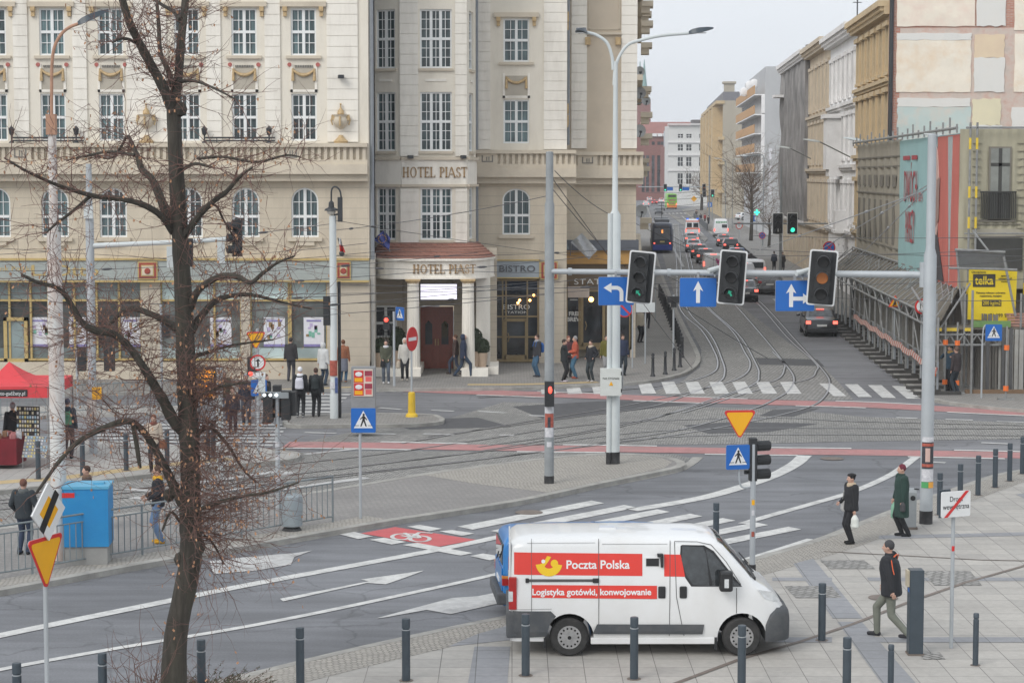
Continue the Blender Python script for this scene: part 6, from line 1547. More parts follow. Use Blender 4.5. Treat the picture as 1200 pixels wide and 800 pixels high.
# tail
for sg in (-1,1):
 boxpart(pv,'tail_lamp',M_TAIL,(-.025,.115,sg*.985-.045,sg*.985+.045,vz(714.5),vz(677)),bevel=.02)
 boxpart(pv,'tail_lamp_window',M_CLEAR,(-.03,.05,sg*.985-.048,sg*.985+.048,vz(705),vz(693)),bevel=.01)
boxpart(pv,'rear_bumper',M_PLAST,(-.07,.14,-1.0,1.0,vz(748),vz(717)),bevel=.04)
boxpart(pv,'rear_door',M_VANW,(-.02,.01,-.9,-.01,.55,2.0),(-.02,.01,.01,.9,.55,2.0),bevel=.008)
boxpart(pv,'sill',M_VANW,(vx(690),vx(834),-.99,.99,.22,.34),bevel=.02);boxpart(pv,'mud_flap',M_DKPL,(vx(832),vx(835),-1.0,-.8,.12,.34),(vx(636),vx(638),-1.0,-.8,.16,.34))
boxpart(pv,'roof_vent',M_VANW,(1.6,1.9,-.15,.1,2.10,2.15),bevel=.01)
g0 = G(597.5,769.5,HP);pv.location = (g0.x,g0.y+1.02,HP);pv.rotation_euler = (0,0,R(.3))
# ---------------------------------------------------------------- blue van parked behind
M_VBLU = mat('van_blue',(.012,.19,.52),.3,.04,2,coat=.5,dirt=(.05,.2,.42),dscale=.8)
bv = thing('transporter_van','bright blue older van mostly hidden behind the white van','van',(0,0,0))
C_ = Body([(0,.82,1.55),(.03,.87,1.78),(.1,.90,1.87),(.25,.915,1.92),(1.0,.92,1.94),(2.6,.92,1.94),(3.1,.91,1.90),(3.3,.9,1.8),(3.75,.9,1.32),(3.95,.89,1.12),(4.3,.85,1.0),(4.5,.78,.9),(4.6,.68,.6)],.3,.98,.17,.17)
C_.mesh('body',[M_VBLU,M_WELL],(.85,3.75),.33,bv)
for x in (.85,3.75):
 for y in (-.83,.83): wheel(bv,x,y,.33,.2)
for sg in (-1,1):
 C_.decal('side_window',roundrect(.35,1.45,1.15,1.72,.08),M_CARGL,bv,sg);C_.decal('side_window',roundrect(1.6,2.6,1.15,1.72,.08),M_CARGL,bv,sg);C_.decal('side_window',[(2.7,1.15),(3.5,1.15),(3.2,1.68),(2.7,1.72)],M_CARGL,bv,sg)
 boxpart(bv,'tail_lamp',M_TAIL,(-.03,.1,sg*.86-.05,sg*.86+.05,.78,1.0),bevel=.015);boxpart(bv,'indicator',M_AMB,(-.032,.1,sg*.86-.052,sg*.86+.052,.94,1.0),bevel=.01)
boxpart(bv,'tailgate',M_VBLU,(-.03,.02,-.74,.74,.62,1.14),bevel=.01)
boxpart(bv,'rear_window',M_CARGL,(-.02,.06,-.68,.68,1.2,1.68),bevel=.02)
boxpart(bv,'rear_bumper',M_PLAST,(-.13,.14,-.9,.9,.33,.6),bevel=.05);boxpart(bv,'number_plate',M_PLATE,(-.045,-.02,-.26,.26,.72,.83));boxpart(bv,'door_handle',M_DKPL,(.32,.45,-.94,-.9,.98,1.02),bevel=.008)
q = MB();q.tube([(-.05,.1,1.2),(-.05,-.35,1.45)],.015,5);q.build('wiper',M_DKPL,bv)
slope_skin('windscreen',3.3,3.7,.7,.78,M_CARGL,parent=bv,Bd=C_)
bv.location = (G(567.5,722,HP).x+.55,32.55*FPX/2000+.25,HP);
bvY = G(570,729,HP).y;bv.location = (KX(568,bvY,.5)+.28,bvY+1.15,HP);bv.rotation_euler = (0,0,R(5));bv.scale = (1,1,.84)
# ---------------------------------------------------------------- cars of the side street
def make_car(name,label,kind,pm_,lit=True,glass_=None,grp=None):
 t = thing(name,label,'car',(0,0,0),0,grp)
 if kind == 'sedan': st = [(0,.74,.80),(.05,.80,.92),(.25,.84,.98),(.62,.86,1.01),(.75,.86,1.04),(1.25,.85,1.36),(1.5,.85,1.42),(2.2,.86,1.44),(2.7,.86,1.40),(3.35,.86,1.02),(3.6,.86,.97),(4.2,.83,.86),(4.42,.74,.74),(4.5,.62,.6)];rear = (.75,1.22);front = (2.78,3.33)
 elif kind == 'suv': st = [(0,.78,.95),(.05,.84,1.1),(.12,.88,1.15),(.42,.88,1.58),(.6,.88,1.64),(1.6,.89,1.68),(2.5,.89,1.62),(3.2,.9,1.16),(3.5,.9,1.08),(4.2,.86,.96),(4.4,.76,.8),(4.45,.64,.6)];rear = (.13,.41);front = (2.58,3.18)
 else: st = [(0,.74,.86),(.04,.80,1.0),(.1,.83,1.04),(.42,.83,1.38),(.6,.83,1.43),(1.5,.84,1.47),(2.1,.84,1.42),(2.75,.85,1.02),(3.0,.85,.96),(3.7,.82,.85),(3.92,.72,.72),(3.98,.6,.6)];rear = (.11,.40);front = (2.15,2.73)
 Bd = Body(st,.24,.85,.30,.14);Lc_ = st[-1][0];xa,xb = .72,Lc_-.82
 Bd.mesh('body',[pm_,M_WELL],(xa,xb),.31,t)
 for x in (xa,xb):
  for y in (-.76,.76): wheel(t,x,y,.31,.19,mt=M_RIM,holes=False)
 slope_skin('rear_window',rear[0]+.03,rear[1],.62,.56,M_CARGL,off=.014,parent=t,Bd=Bd);slope_skin('windscreen',front[0],front[1]-.02,.58,.68,M_CARGL,off=.014,parent=t,Bd=Bd)
 zt = max(s_[2] for s_ in st)-.16
 for sg in (-1,1):
  x0,x1 = rear[1]-.05+(.1 if kind == 'sedan' else .2),front[0]+.12
  Bd.decal('side_window',[(x0-.12,.95),(x1+.42,.95),(x1,zt),(x0+.08,zt)],M_CARGL,t,sg,off=.01)
  lz = .78 if kind != 'suv' else .95
  q = MB();q.box(-.03,.13,sg*.70-.12,sg*.70+.12,lz-.09,lz+.07);q.build('tail_lamp',M_TAILON if lit else M_TAIL,t)
  q = MB();q.box(Lc_-.28,Lc_-.1,sg*.62-.14,sg*.62+.14,.62,.76);q.build('headlight',M_CLEAR,t)
  q = MB();q.ball((front[1]-.25,sg*1.0,.98),(.08,.12,.08),n=8);q.build('wing_mirror',pm_,t,smooth=True)
 boxpart(t,'rear_bumper',M_DKPL,(-.07,.16,-.8,.8,.26,.44),bevel=.03);boxpart(t,'number_plate',M_PLATE,(-.05,-.03,-.26,.26,.56 if kind!='suv' else .72,.67 if kind!='suv' else .83))
 if lit: boxpart(t,'brake_light',M_TAILON,(rear[1]-.02,rear[1]+.06,-.2,.2,zt+.1,zt+.14))
 return t
P_DK = paint('paint_black',(.018,.02,.026));P_SIL = paint('paint_silver',(.42,.43,.44),.35);P_GREY = paint('paint_grey',(.12,.125,.13));P_RED = paint('paint_red',(.35,.03,.03));P_BLUE = paint('paint_blue',(.04,.09,.22));P_WH = paint('paint_white',(.74,.75,.76));P_GRN = paint('paint_dkgreen',(.04,.07,.07))
GRP = 'cars queuing in the side street'
HEAD = math.atan2(DV.y,DV.x)
def put_car(t,px,py,hd=0.0,z=0.0):
 c = G(px,py,z);t.rotation_euler = (0,0,HEAD+hd);t.location = c;return t
protos = {}
cars = [('sedan',P_DK,963,395,'black sedan driving away alone on the right lane','black_sedan',1),
 ('sedan',P_DK,874,354,'black sedan with lit tail lamps half hidden behind the middle signal',0,1),
 ('suv',P_GREY,902,346,'dark grey car just left of the sign with two arrows',0,0),
 ('hatch',P_DK,843,341,'dark car under the signal arm directly in front of the small white van',0,1),
 ('suv',P_SIL,873,333,'silver estate car in the right queue behind the middle signal',0,1),
 ('hatch',P_GREY,827,309,'dark red-grey hatchback with bright tail lamps behind the small white van',0,1),
 ('sedan',P_SIL,813,296,'silver sedan braking behind the ambulance',0,1),
 ('hatch',P_SIL,811,286.5,'small silver car hard behind the ambulance',0,1),
 ('hatch',P_BLUE,864,308,'dark blue car braking in the right queue',0,1),
 ('suv',P_DK,857,297,'black car braking in the right queue, second from its far end',0,1),
 ('sedan',P_GREY,849,289,'grey car braking in the right queue behind the white box van',0,1),
 ('suv',P_WH,866,320,'white car in the right queue beside the middle signal',0,0),
 ('sedan',P_GREY,775,247,'grey oncoming car next to the green coach',0,0),
 ('hatch',P_DK,772,251.5,'dark oncoming car in front of the grey one by the coach',0,0),
 ('hatch',P_RED,767,240,'red car far away left of the green coach',0,1),
 ('suv',P_SIL,757,243,'silver car queuing leftmost beyond the tram',0,1),('hatch',P_WH,775,238,'white hatchback just left of the coach far away',0,1),('sedan',P_RED,780,235,'red-lit saloon far beyond the coach',0,1),('suv',P_DK,768,232,'dark car in the farthest row of traffic',0,1),('hatch',P_RED,756,231,'red hatchback in the farthest row of traffic',0,1),('sedan',P_SIL,773,228,'silver saloon in the farthest row of traffic',0,1),('suv',P_WH,763,229,'white car in the farthest row of traffic',0,1),('hatch',P_GREY,820,303,'grey hatchback between the silver and red-grey cars in the left queue',0,1),('sedan',P_WH,761,236,'white car far away left of the green coach',0,1)]
for kind,pm_,px,py,lb,_,lit in cars:
 key = (kind,pm_.name,lit)
 if key not in protos: t = make_car('car',lb,kind,pm_,bool(lit));protos[key] = t
 else: t = copy_tree(protos[key]);t['label'] = lb
 t['group'] = GRP;put_car(t,px,py)
 if 'oncoming' in lb: t.rotation_euler = (0,0,HEAD+math.pi);t.location = t.location+DV*4
# parked cars at the side square
for kind,pm_,px,py,hd,lb in [('suv',P_WH,913,263.5,-1.5,'white parked suv seen from the side beyond the railing'),('sedan',P_SIL,889,255,-1.2,'silver parked car at the back of the side car park'),
  ('hatch',P_WH,878,258,-1.0,'white parked hatchback leftmost in the side car park'),('hatch',P_SIL,905,257,-1.3,'silver parked hatchback behind the white parked suv'),('suv',P_WH,938,281,-.15,'white van-like car parked by the dark bush near the netted house')]:
 key = (kind,pm_.name,0)
 if key not in protos: t = make_car('car',lb,kind,pm_,False);protos[key] = t
 else: t = copy_tree(protos[key]);t['label'] = lb
 t['group'] = 'cars parked in the side car park';c = G(px,py,HK);t.location = c;t.rotation_euler = (0,0,HEAD+hd+(0 if hd>-.5 else 0));
 if hd < -.5: t.location = c - Vector((2.2,0,0))
# generic upright vehicles: ambulance, courier van, box van
def make_van(name,label,cat,pm_,Lv,hw,H,extras):
 t = thing(name,label,cat,(0,0,0));zt = H
 Bd = Body([(0,hw-.1,zt-.18),(.05,hw-.04,zt-.08),(.2,hw,zt-.02),(1,hw,zt),(Lv-1.9,hw,zt),(Lv-1.55,hw,zt-.08),(Lv-.95,hw-.02,1.35),(Lv-.5,hw-.08,1.12),(Lv-.1,hw-.2,.85),(Lv,hw-.3,.6)],.28,1.0,.12,.16)
 Bd.mesh('body',[pm_,M_WELL],(.9,Lv-.95),.34,t)
 for x in (.9,Lv-.95):
  for y in (-hw+.12,hw-.12): wheel(t,x,y,.34,.2,holes=False)
 for sg in (-1,1):
  boxpart(t,'tail_lamp',M_TAILON,(-.03,.08,sg*(hw-.09)-.07,sg*(hw-.09)+.07,.8,1.2));Bd.decal('side_window',[(Lv-2.1,1.2),(Lv-1.1,1.2),(Lv-1.5,1.75),(Lv-2.1,1.8)],M_CARGL,t,sg)
 boxpart(t,'rear_bumper',M_PLAST,(-.1,.12,-hw+.03,hw-.03,.3,.5),bevel=.03);boxpart(t,'number_plate',M_PLATE,(-.04,-.02,-.26,.26,.62,.73))
 for e in extras: boxpart(t,*e)
 slope_skin('windscreen',Lv-1.52,Lv-1.0,.7,.8,M_CARGL,parent=t,Bd=Bd);return t
M_BLUEL = mat('blue_beacon',(.02,.08,.5),.3,0,1,emit=(.05,.2,1),estr=.6);M_ADEC = mat('decal_orange',(.75,.14,.06),.5)
am = make_van('ambulance','white and red ambulance with blue beacons in the tram street queue','ambulance',P_WH,5.6,.98,2.55,
 [('rear_window',M_CARGL,(-.02,.04,-.78,-.1,1.45,2.05),(-.02,.04,.1,.78,1.45,2.05)),('red_stripe',M_ADEC,(-.015,.03,-.9,.9,1.22,1.38),(-.015,.03,-.9,.9,2.2,2.34)),('beacon',M_BLUEL,(.2,.45,-.85,-.5,2.54,2.68),(.2,.45,.5,.85,2.54,2.68))])
put_car(am,811.5,279)
cv_ = make_van('courier_van','small white delivery van with pink swirl mark and brake lights on','van',P_WH,4.4,.9,1.85,[('brake_light',M_TAILON,(.1,.16,-.25,.25,1.78,1.84)),('door_seam',M_SEAM,(-.012,.02,-.01,.01,.55,1.6))])
q = MB();MAG = mat('decal_magenta',(.7,.05,.3),.5)
for (a,b_,c,d) in ((-.62,1.05,-.5,1.3),(-.5,.95,-.4,1.25),(-.42,1.1,-.3,1.4)): q.add([(-.03,a,b_),(-.03,c,b_-.1),(-.03,c+.12,d),(-.03,a+.1,d+.1)],[(0,1,2,3)][::-1]);q.add([(-.035,a,b_),(-.035,c,b_-.1),(-.035,c+.12,d),(-.035,a+.1,d+.1)],[(3,2,1,0)])
q.build('swirl_mark',MAG,cv_);put_car(cv_,836,323)
bx_ = make_van('box_van','white high van with green lettering behind the right queue','van',P_WH,5.4,1.0,2.5,[('green_lettering',mat('decal_green',(.05,.3,.12),.5),*[(-.02,.03,-.75+i*.22,-.6+i*.22,1.95,2.15) for i in range(7)]),('window',M_CARGL,(-.02,.03,-.8,-.1,1.3,1.75))])
put_car(bx_,845,278)
wv_ = make_van('minivan','white minivan with dark rear window below the middle signal','van',P_WH,4.6,.92,1.8,[('rear_window',M_CARGL,(-.03,.05,-.7,.7,1.15,1.6))])
put_car(wv_,884,331)
# tram
M_TRAM = mat('tram_dark',(.035,.045,.075),.35,.1,1.5,coat=.4);M_TRAMB = mat('tram_blue',(.03,.06,.3),.4,.1,2);M_TRAMG = mat('tram_grey',(.16,.17,.19),.4,.15,1)
tr_ = thing('tram','dark blue tram with rounded tail seen from behind in the side street','tram',(0,0,0))
q = Body([(0,.8,2.4),(.06,1.0,2.9),(.2,1.12,3.15),(.45,1.18,3.3),(1,1.2,3.38),(9,1.2,3.38),(9.1,1.15,3.3),(9.4,1.15,3.3),(9.5,1.2,3.38),(20,1.2,3.38)],.3,1.3,.05,.3);q.mesh('body',[M_TRAM],(),.3,tr_)
boxpart(tr_,'rear_window',M_TRAMG,(-.02,.1,-.85,.85,1.5,2.7),bevel=.05);boxpart(tr_,'route_board',mat('tram_board',(.1,.1,.11),.5),(.02,.2,-.7,.7,2.8,3.02));boxpart(tr_,'route_number',mat('lit_orange',(.8,.3,.05),.5,emit=(1,.35,.08),estr=1.2),(-.05,-.02,-.08,.08,2.2,2.6))
boxpart(tr_,'skirt',M_TRAMB,(-.06,.2,-1.05,1.05,.35,.95),bevel=.05)
for sg in (-1,1): boxpart(tr_,'tail_lamp',M_TAILON,(-.07,0,sg*.85-.08,sg*.85+.08,1.05,1.17))
boxpart(tr_,'number_plate',mat('plate_yellow',(.6,.5,.2),.6),(-.07,-.03,-.25,.25,1.2,1.36));boxpart(tr_,'roof_equipment',M_TRAMG,(2,6,-.8,.8,3.36,3.65),(11,15,-.8,.8,3.36,3.65),bevel=.05)
q = MB()
for sg in (-1,1):
 for k in range(9): q.box(1+k*2.1,2.7+k*2.1,sg*1.19-.02,sg*1.19+.02,1.4,2.6)
q.build('side_window',M_CARGL,tr_);q = MB();q.tube([(6.5,0,3.6),(7.4,0,4.6),(6.6,0,5.4)],.03,5);q.tube([(6.6,-.8,5.4),(6.6,.8,5.4)],.03,5);q.build('pantograph',M_DKPL,tr_)
put_car(tr_,776,297)
# coach and distant bus
M_CGRN = mat('coach_green',(.20,.50,.04),.35,.04,1);M_CORG = mat('coach_orange',(.85,.25,.03),.4,.05,1)
co_ = thing('coach','bright green long-distance coach with orange skirt','coach',(0,0,0));q = Body([(0,1.15,3.5),(.1,1.25,3.75),(.4,1.27,3.85),(12,1.27,3.85)],.3,1.3,.04,.2);q.mesh('body',[M_CGRN],(),.3,co_)
boxpart(co_,'rear_window',M_CARGL,(-.03,.1,-.95,.95,3.0,3.6));boxpart(co_,'skirt',M_CORG,(-.06,.1,-1.2,1.2,.45,1.1));boxpart(co_,'rear_panel',mat('coach_panel',(.35,.2,.12),.5),(-.05,.05,-.8,.8,2.0,2.5),(-.05,.05,-.6,.6,1.3,1.7));boxpart(co_,'bumper',M_DKPL,(-.08,.1,-1.2,1.2,.28,.45))
for sg in (-1,1): boxpart(co_,'tail_lamp',M_TAILON,(-.07,0,sg*1.08-.1,sg*1.08+.1,1.0,1.5));wheel(co_,3,sg*1.1,.5,.3,holes=False)
c = G(787.5,245.3);co_.location = c;co_.rotation_euler = (0,0,HEAD+.03)
bs_ = thing('city_bus','red and white city bus to the right of the green coach','bus',(0,0,0));q = Body([(0,1.15,2.9),(.1,1.25,3.05),(12,1.27,3.1)],.3,1.3,.03,.15);q.mesh('body',[paint('bus_red',(.6,.06,.04))],(),.3,bs_)
boxpart(bs_,'window',M_CARGL,(-.03,.1,-1,1,1.6,2.6));boxpart(bs_,'white_band',P_WH,(-.02,.05,-1.2,1.2,1.0,1.45));bs_.location = G(801,239.5);bs_.rotation_euler = (0,0,HEAD-.05)
# ================================================================= STREET FURNITURE
M_POLEG = mat('pole_galvanised',(.42,.45,.47),.55,.1,3,metal=.2,dirt=(.3,.31,.32),dscale=1.5);M_POLEW = mat('pole_pale',(.58,.62,.62),.6,.08,2,dirt=(.42,.44,.43),dscale=1.0,dirt_amt=.6)
M_POLED = mat('pole_grey',(.23,.25,.26),.6,.12,3);M_RUST = mat('rusty_white_pole',(.62,.62,.60),.7,.1,3,dirt=(.38,.17,.09),dscale=1.1,dirt_amt=.8,stretch=(1.5,1.5,.5));M_RUSTP = mat('rusty_arm',(.42,.24,.16),.8,.2,4)
M_BOLL = mat('bollard_slate',(.045,.062,.078),.5,.12,4,coat=.15);M_BLKP = mat('black_base',(.025,.025,.027),.7,.3,5,dirt=(.12,.12,.12),dscale=3)
M_SBLU = mat('sign_blue',(.012,.13,.47),.4,.04,3);M_SWHT = mat('sign_white',(.74,.75,.75),.45,.03,3);M_SYEL = mat('sign_amber',(.85,.42,.01),.4,.04,3);M_SRED = mat('sign_red',(.60,.03,.03),.4,.05,3);M_SBK = mat('sign_back',(.35,.36,.37),.55,.08,4,metal=.3);M_SBLK = mat('sign_black_print',(.015,.015,.017),.5,.05,3)
M_GRN = mat('lit_green',(.05,.6,.4),.4,0,1,emit=(.05,1,.62),estr=1.1);M_REDL = mat('lit_red',(.8,.05,.04),.4,0,1,emit=(1,.08,.05),estr=2.0);M_AMBL = mat('lit_amber',(.36,.12,.025),.5,0,1,emit=(1,.35,.1),estr=.08);M_LENS = mat('dark_lens',(.02,.02,.02),.5,.2,4)
M_HOOD = mat('signal_housing',(.02,.022,.024),.6,.15,5);M_PAPER = mat('sticker_paper',(.62,.62,.64),.7,.1,8,dirt=(.3,.3,.34),dscale=7,dirt_amt=.9);M_POSTR = mat('sticker_red',(.38,.09,.06),.6,.3,9);M_POSTK = mat('sticker_dark',(.04,.04,.05),.6,.4,12)
def face_rz(deg): return R(deg)
# ---- bollards
bol = thing('bollard','x','bollard',(0,0,0));q = MB();q.lathe((0,0,0),[(.075,0),(.07,.0),(.07,.86),(.058,.87),(.058,.885),(.07,.895),(.07,1.035),(.066,1.055),(.05,1.06)],18);q.build('post',M_BOLL,bol,smooth=True)
q = MB();q.lathe((0,0,0),[(.071,.862),(.0715,.875)],18);q.build('ring',M_POLEG,bol);q = MB();q.lathe((0,0,0),[(.12,0),(.12,.008)],16);q.build('base_plate',M_DRAIN,bol)
BG = 'slate grey bollards along the plaza edge'
for i,(px,py,lb,sc) in enumerate([(21,856,'leftmost slate bollard in the bottom left corner of the photo',1),(121,843,'slate bollard between the yield sign post and the tree',1),(236.5,825,'slate bollard just right of the tree trunk beside the shrub',1),
 (352,809,'slate bollard standing alone between the shrub and the vans',1),(476,797,'slate bollard left of the blue and white vans',1),(616,791,'slate bollard in front of the rear wheel of the white van',1),(743,795,'slate bollard before the middle of the white van',1),
 (869,806,'slate bollard in front of the front wheel of the white van',1),(963,750,'slate bollard just ahead of the nose of the white van',1),(992,822,'slate bollard at the bottom edge right of the white van',1),
 (839,643,'slate bollard peeking out behind the roof of the white van',1),(1198,555,'slate bollard at the far right edge by the kerb',1),(1183,563.5,'slate bollard second from the right in the kerb row',1),(1166,571,'slate bollard third from the right in the kerb row',1),
 (1146,580,'slate bollard fourth from the right in the kerb row',1),(1125,591,'slate bollard in the kerb row behind the crossed-out road sign',1),(1101,603,'slate bollard right of the tall sticker-covered pole',1)]):
 inst(bol,G(px,py,HP),i*.7,lb,BG)
for px,py,lb in [(45,561,'slate bollard on the tram platform in front of the market stall'),(97,557,'slate bollard on the tram platform right of the rusty pole'),(148,551,'slate bollard on the tram platform left of the woman in beige'),(196,546,'slate bollard on the tram platform right of the woman in beige'),(244,540,'slate bollard on the tram platform right of the tree'),(250,536,'slate bollard on the tram platform farthest right')]:
 inst(bol,G(px,py,HK),.3,lb,'slate bollards on the tram platform')
tb = thing('bollard','x','bollard',(0,0,0));q = MB();q.lathe((0,0,0),[(.05,0),(.05,.8),(.042,.81),(.042,.825),(.05,.835),(.05,.9),(.04,.915)],16);q.build('post',M_BOLL,tb,smooth=True);q = MB();q.lathe((0,0,0),[(.09,0),(.09,.006)],14);q.build('base_plate',M_DRAIN,tb)
inst(tb,G(1043.5,820,HP),0,'thin slate bollard at the bottom edge left of the ticket post','thin bollards near the ticket post');inst(tb,G(1143,779,HP),0,'thin slate bollard right of the crossed-out road sign post','thin bollards near the ticket post')
cb = thing('bollard','x','bollard',(0,0,0));q = MB();q.lathe((0,0,0),[(.11,0),(.1,.06),(.07,.1),(.055,.75),(.075,.78),(.05,.84),(.07,.9),(.05,.97),(.01,.99)],12);q.build('post',M_BLACK,cb,smooth=True)
cbl = [(765,441,'first black iron bollard nearest the crossing by the hotel corner'),(779.5,438.5,'second black iron bollard from the crossing by the hotel corner'),(790,434,'third black iron bollard from the crossing by the hotel corner'),(797,430,'fourth black iron bollard from the crossing by the hotel corner')]
for px,py,lb in cbl: inst(cb,G(px,py,HK),0,lb,'black iron bollards round the hotel corner')
for i in range(20):
 f = i/19;px = 799.5-27*f**1.0;py = 419-70*f**.9
 inst(cb,G(px,py,HK),0,'black iron bollard in the tight row along the tram street pavement','black iron bollards lining the tram street')
# ---- poles
def sticker(t,z0,z1,r,m,a0=-150,a1=-30):
 q = MB();n = 8;v = []
 for z in (z0,z1):
  for k in range(n+1): a = R(a0+(a1-a0)*k/n);v.append(((r+.004)*math.cos(a),(r+.004)*math.sin(a),z))
 q.add(v,[[k,k+1,n+2+k,n+1+k] for k in range(n)]);return q.build('sticker',m,t)
def luminaire(t,p,dirv,L_=.8,m=None,mb=None):
 d = Vector(dirv).normalized();q = MB();rz = math.atan2(d.y,d.x);s = Vector((-d.y,d.x,0)).normalized();u = Vector((0,0,1));p = Vector(p)
 secs = [(0,.05,.05),(.12,.14,.09),(.4,.17,.1),(.75,.13,.07),(1,.04,.03)];v = []
 for f,hw,hh in secs:
  c = p+d*(L_*f);v += [c-s*hw-u*hh*.5,c+s*hw-u*hh*.5,c+s*hw*.7+u*hh,c-s*hw*.7+u*hh]
 q.add(v,[[i*4+j,(i+1)*4+j,(i+1)*4+(j+1)%4,i*4+(j+1)%4][::-1] for i in range(4) for j in range(4)]+[[0,1,2,3],[19,18,17,16]]);o = q.build('lamp_head',m or M_BOLL,t,smooth=True)
 q = MB();c = p+d*L_*.45-u*.055;q.obox(c,(L_*.5,.2,.02),rz);h = q.build('lens',M_CLEAR,None);h.parent = o;return o
def pz(px,py,base): # height of a picture point at the depth of a base point
 return P(px,py,base.y).z
# traffic gantry ------------------------------------------------
bR = G(1085,613,HP);bLp = G(643.5,566,HK)
gan = thing('signal_gantry','tall pale right-hand pole with arm across the junction carrying signals','traffic gantry',bR)
def loc(t,p): return Vector(p)-t.location
zj = pz(1088,297,bR)-HP;zt1 = pz(1095,158,bR)-HP
q = MB();q.lathe((0,0,0),[(.155,0),(.155,zj-.05),(.11,zj+.12),(.105,zt1),(.02,zt1+.02)],20);q.build('pole',M_POLEG,gan,smooth=True)
q = MB();q.lathe((0,0,0),[(.16,0),(.16,.32)],20);q.build('painted_base',M_BLKP,gan)
zsg = lambda y: pz(1085,y,bR)-HP
for z0,z1,m in ((zsg(548),zsg(511),M_POSTK),(zsg(517),zsg(511),M_PAPER),(zsg(522),zsg(518.5),M_POSTR),(zsg(546),zsg(542.5),M_POSTR),(zsg(563),zsg(549),M_PAPER),(zsg(570.5),zsg(563.5),mat('sticker_green',(.08,.35,.12),.6))): sticker(gan,z0,z1,.156+.004*(m is not M_POSTK),m)
sticker(gan,zsg(570.5),zsg(563.5),.164,mat('sticker_orange',(.75,.35,.05),.6),-85,-30);sticker(gan,zsg(540),zsg(524),.163,M_SKINP,-115,-75)
armz0 = P(652,318,bLp.y).z;armz1 = P(1080,322,bR.y).z
A0 = loc(gan,(bLp.x,bLp.y,armz0));A1 = loc(gan,(bR.x,bR.y,armz1))
q = MB();q.tube([A0,A0.lerp(A1,.25),A1],[.07,.075,.085],14);q.build('arm',M_POLEG,gan,smooth=True)
q = MB()
for f in (.985,): c = A0.lerp(A1,f);q.lathe(c-Vector((0,0,.3))+(loc(gan,(bR.x,bR.y,0))-Vector((c.x,c.y,-HP)) if 0 else Vector((0,0,0))),[(.1,0),(.1,.6)],14)
for k in (.06,.2,.34,.52,.68): c = A0.lerp(A1,k);q.tube([c-Vector((.05,0,0)),c+Vector((.05,0,0))],.1,12)
q.build('arm_clamp',M_POLEG,gan)
def armY(px):       # point of the arm under a picture column
 best = None
 for i in range(201):
  c = A0.lerp(A1,i/200)+gan.location;x = 600+FPX*c.x/c.y
  if best is None or abs(x-px) < best[0]: best = (abs(x-px),c)
 return best[1]
Mfr = mat('backboard_edge',(.68,.69,.69),.5,.03,3)
def make_signal(lit,arrow=None,three=True,kind='signal_head'):
 t = thing('traffic_signal','x','traffic signal',(0,0,0));w,h = .70,1.38
 q = MB();q.fprism(LF,roundrect(-w/2,w/2,-h/2,h/2,.06),-.02,.01);q.build('backboard_edge',Mfr,t)
 q = MB();q.fprism(LF,roundrect(-w/2+.04,w/2-.04,-h/2+.04,h/2-.04,.04),.0,.02);q.build('backboard',M_HOOD,t)
 q = MB();q.box(-.19,.19,-.16,.2,-.62,.62);q.build('housing',M_HOOD,t)
 for i,z in enumerate((.4,0,-.4)):
  on = lit == i;m = (M_REDL,M_AMBL,M_GRN if not arrow else mat('dim_green',(.03,.4,.25),.4,0,1,emit=(.05,1,.6),estr=.15))[i] if on else M_LENS
  if on and arrow:
   q = MB();q.lathe((0,-.162,z),[(.145,0),(.13,-.02)],20,axis='Y');q.build('lens',M_LENS,t)
   q = MB();a = R(arrow);c_,s_ = math.cos(a),math.sin(a);q.fprism(LF,[((x*c_-y*s_)*.75,z+(x*s_+y*c_)*.75) for x,y in [(-.03,-.1),(.03,-.1),(.03,.02),(.09,.02),(0,.12),(-.09,.02),(-.03,.02)]],.184,.19);q.build('lit_arrow',m,t)
  else: q = MB();q.lathe((0,-.162,z),[(.145,0),(.13,-.02)],20,axis='Y');q.build('lens',m,t)
  q = MB();n = 12;v = []
  for yy,rr_ in ((-.16,.165),(-.40,.155)):
   for k in range(n+1): a = R(-10+200*k/n);v.append((rr_*math.cos(a),yy if k not in (0,n) else yy*(1 if yy > -.3 else .8),z+rr_*math.sin(a)))
  v2 = [(x*.95,y,z+(zz-z)*.95) for x,y,zz in v];f = [[k,k+1,n+2+k,n+1+k] for k in range(n)]
  q.add(v,f);q.add(v2,[g_[::-1] for g_ in f]);q.add(v[n+1:]+v2[n+1:],[[k,k+1,n+2+k,n+1+k] for k in range(n)]);q.build('visor',mat('visor_grey',(.055,.057,.06),.35,.1,4),t)
 return t
for px,py,lit,arr,rz_,ry_,lb in [(751,325,2,45,-14,5,'leftmost overhead signal with small green left arrow by the turn-left sign'),(858,325,2,30,-12,4,'middle overhead signal with green arrow between the two blue signs'),(963.5,325.5,1,None,-8,4,'rightmost overhead signal with amber lamp over the dark sedan')]:
 t = make_signal(lit,arr);c = armY(px);p = P(px,py,c.y-.22);t.location = p;t.rotation_euler = (0,R(ry_),R(rz_));t['label'] = lb;t['group'] = 'overhead traffic signals on the gantry arm'
 q = MB();q.box(-.05,.05,.0,.3,-.1,.12);q.build('bracket',M_POLEG,t)
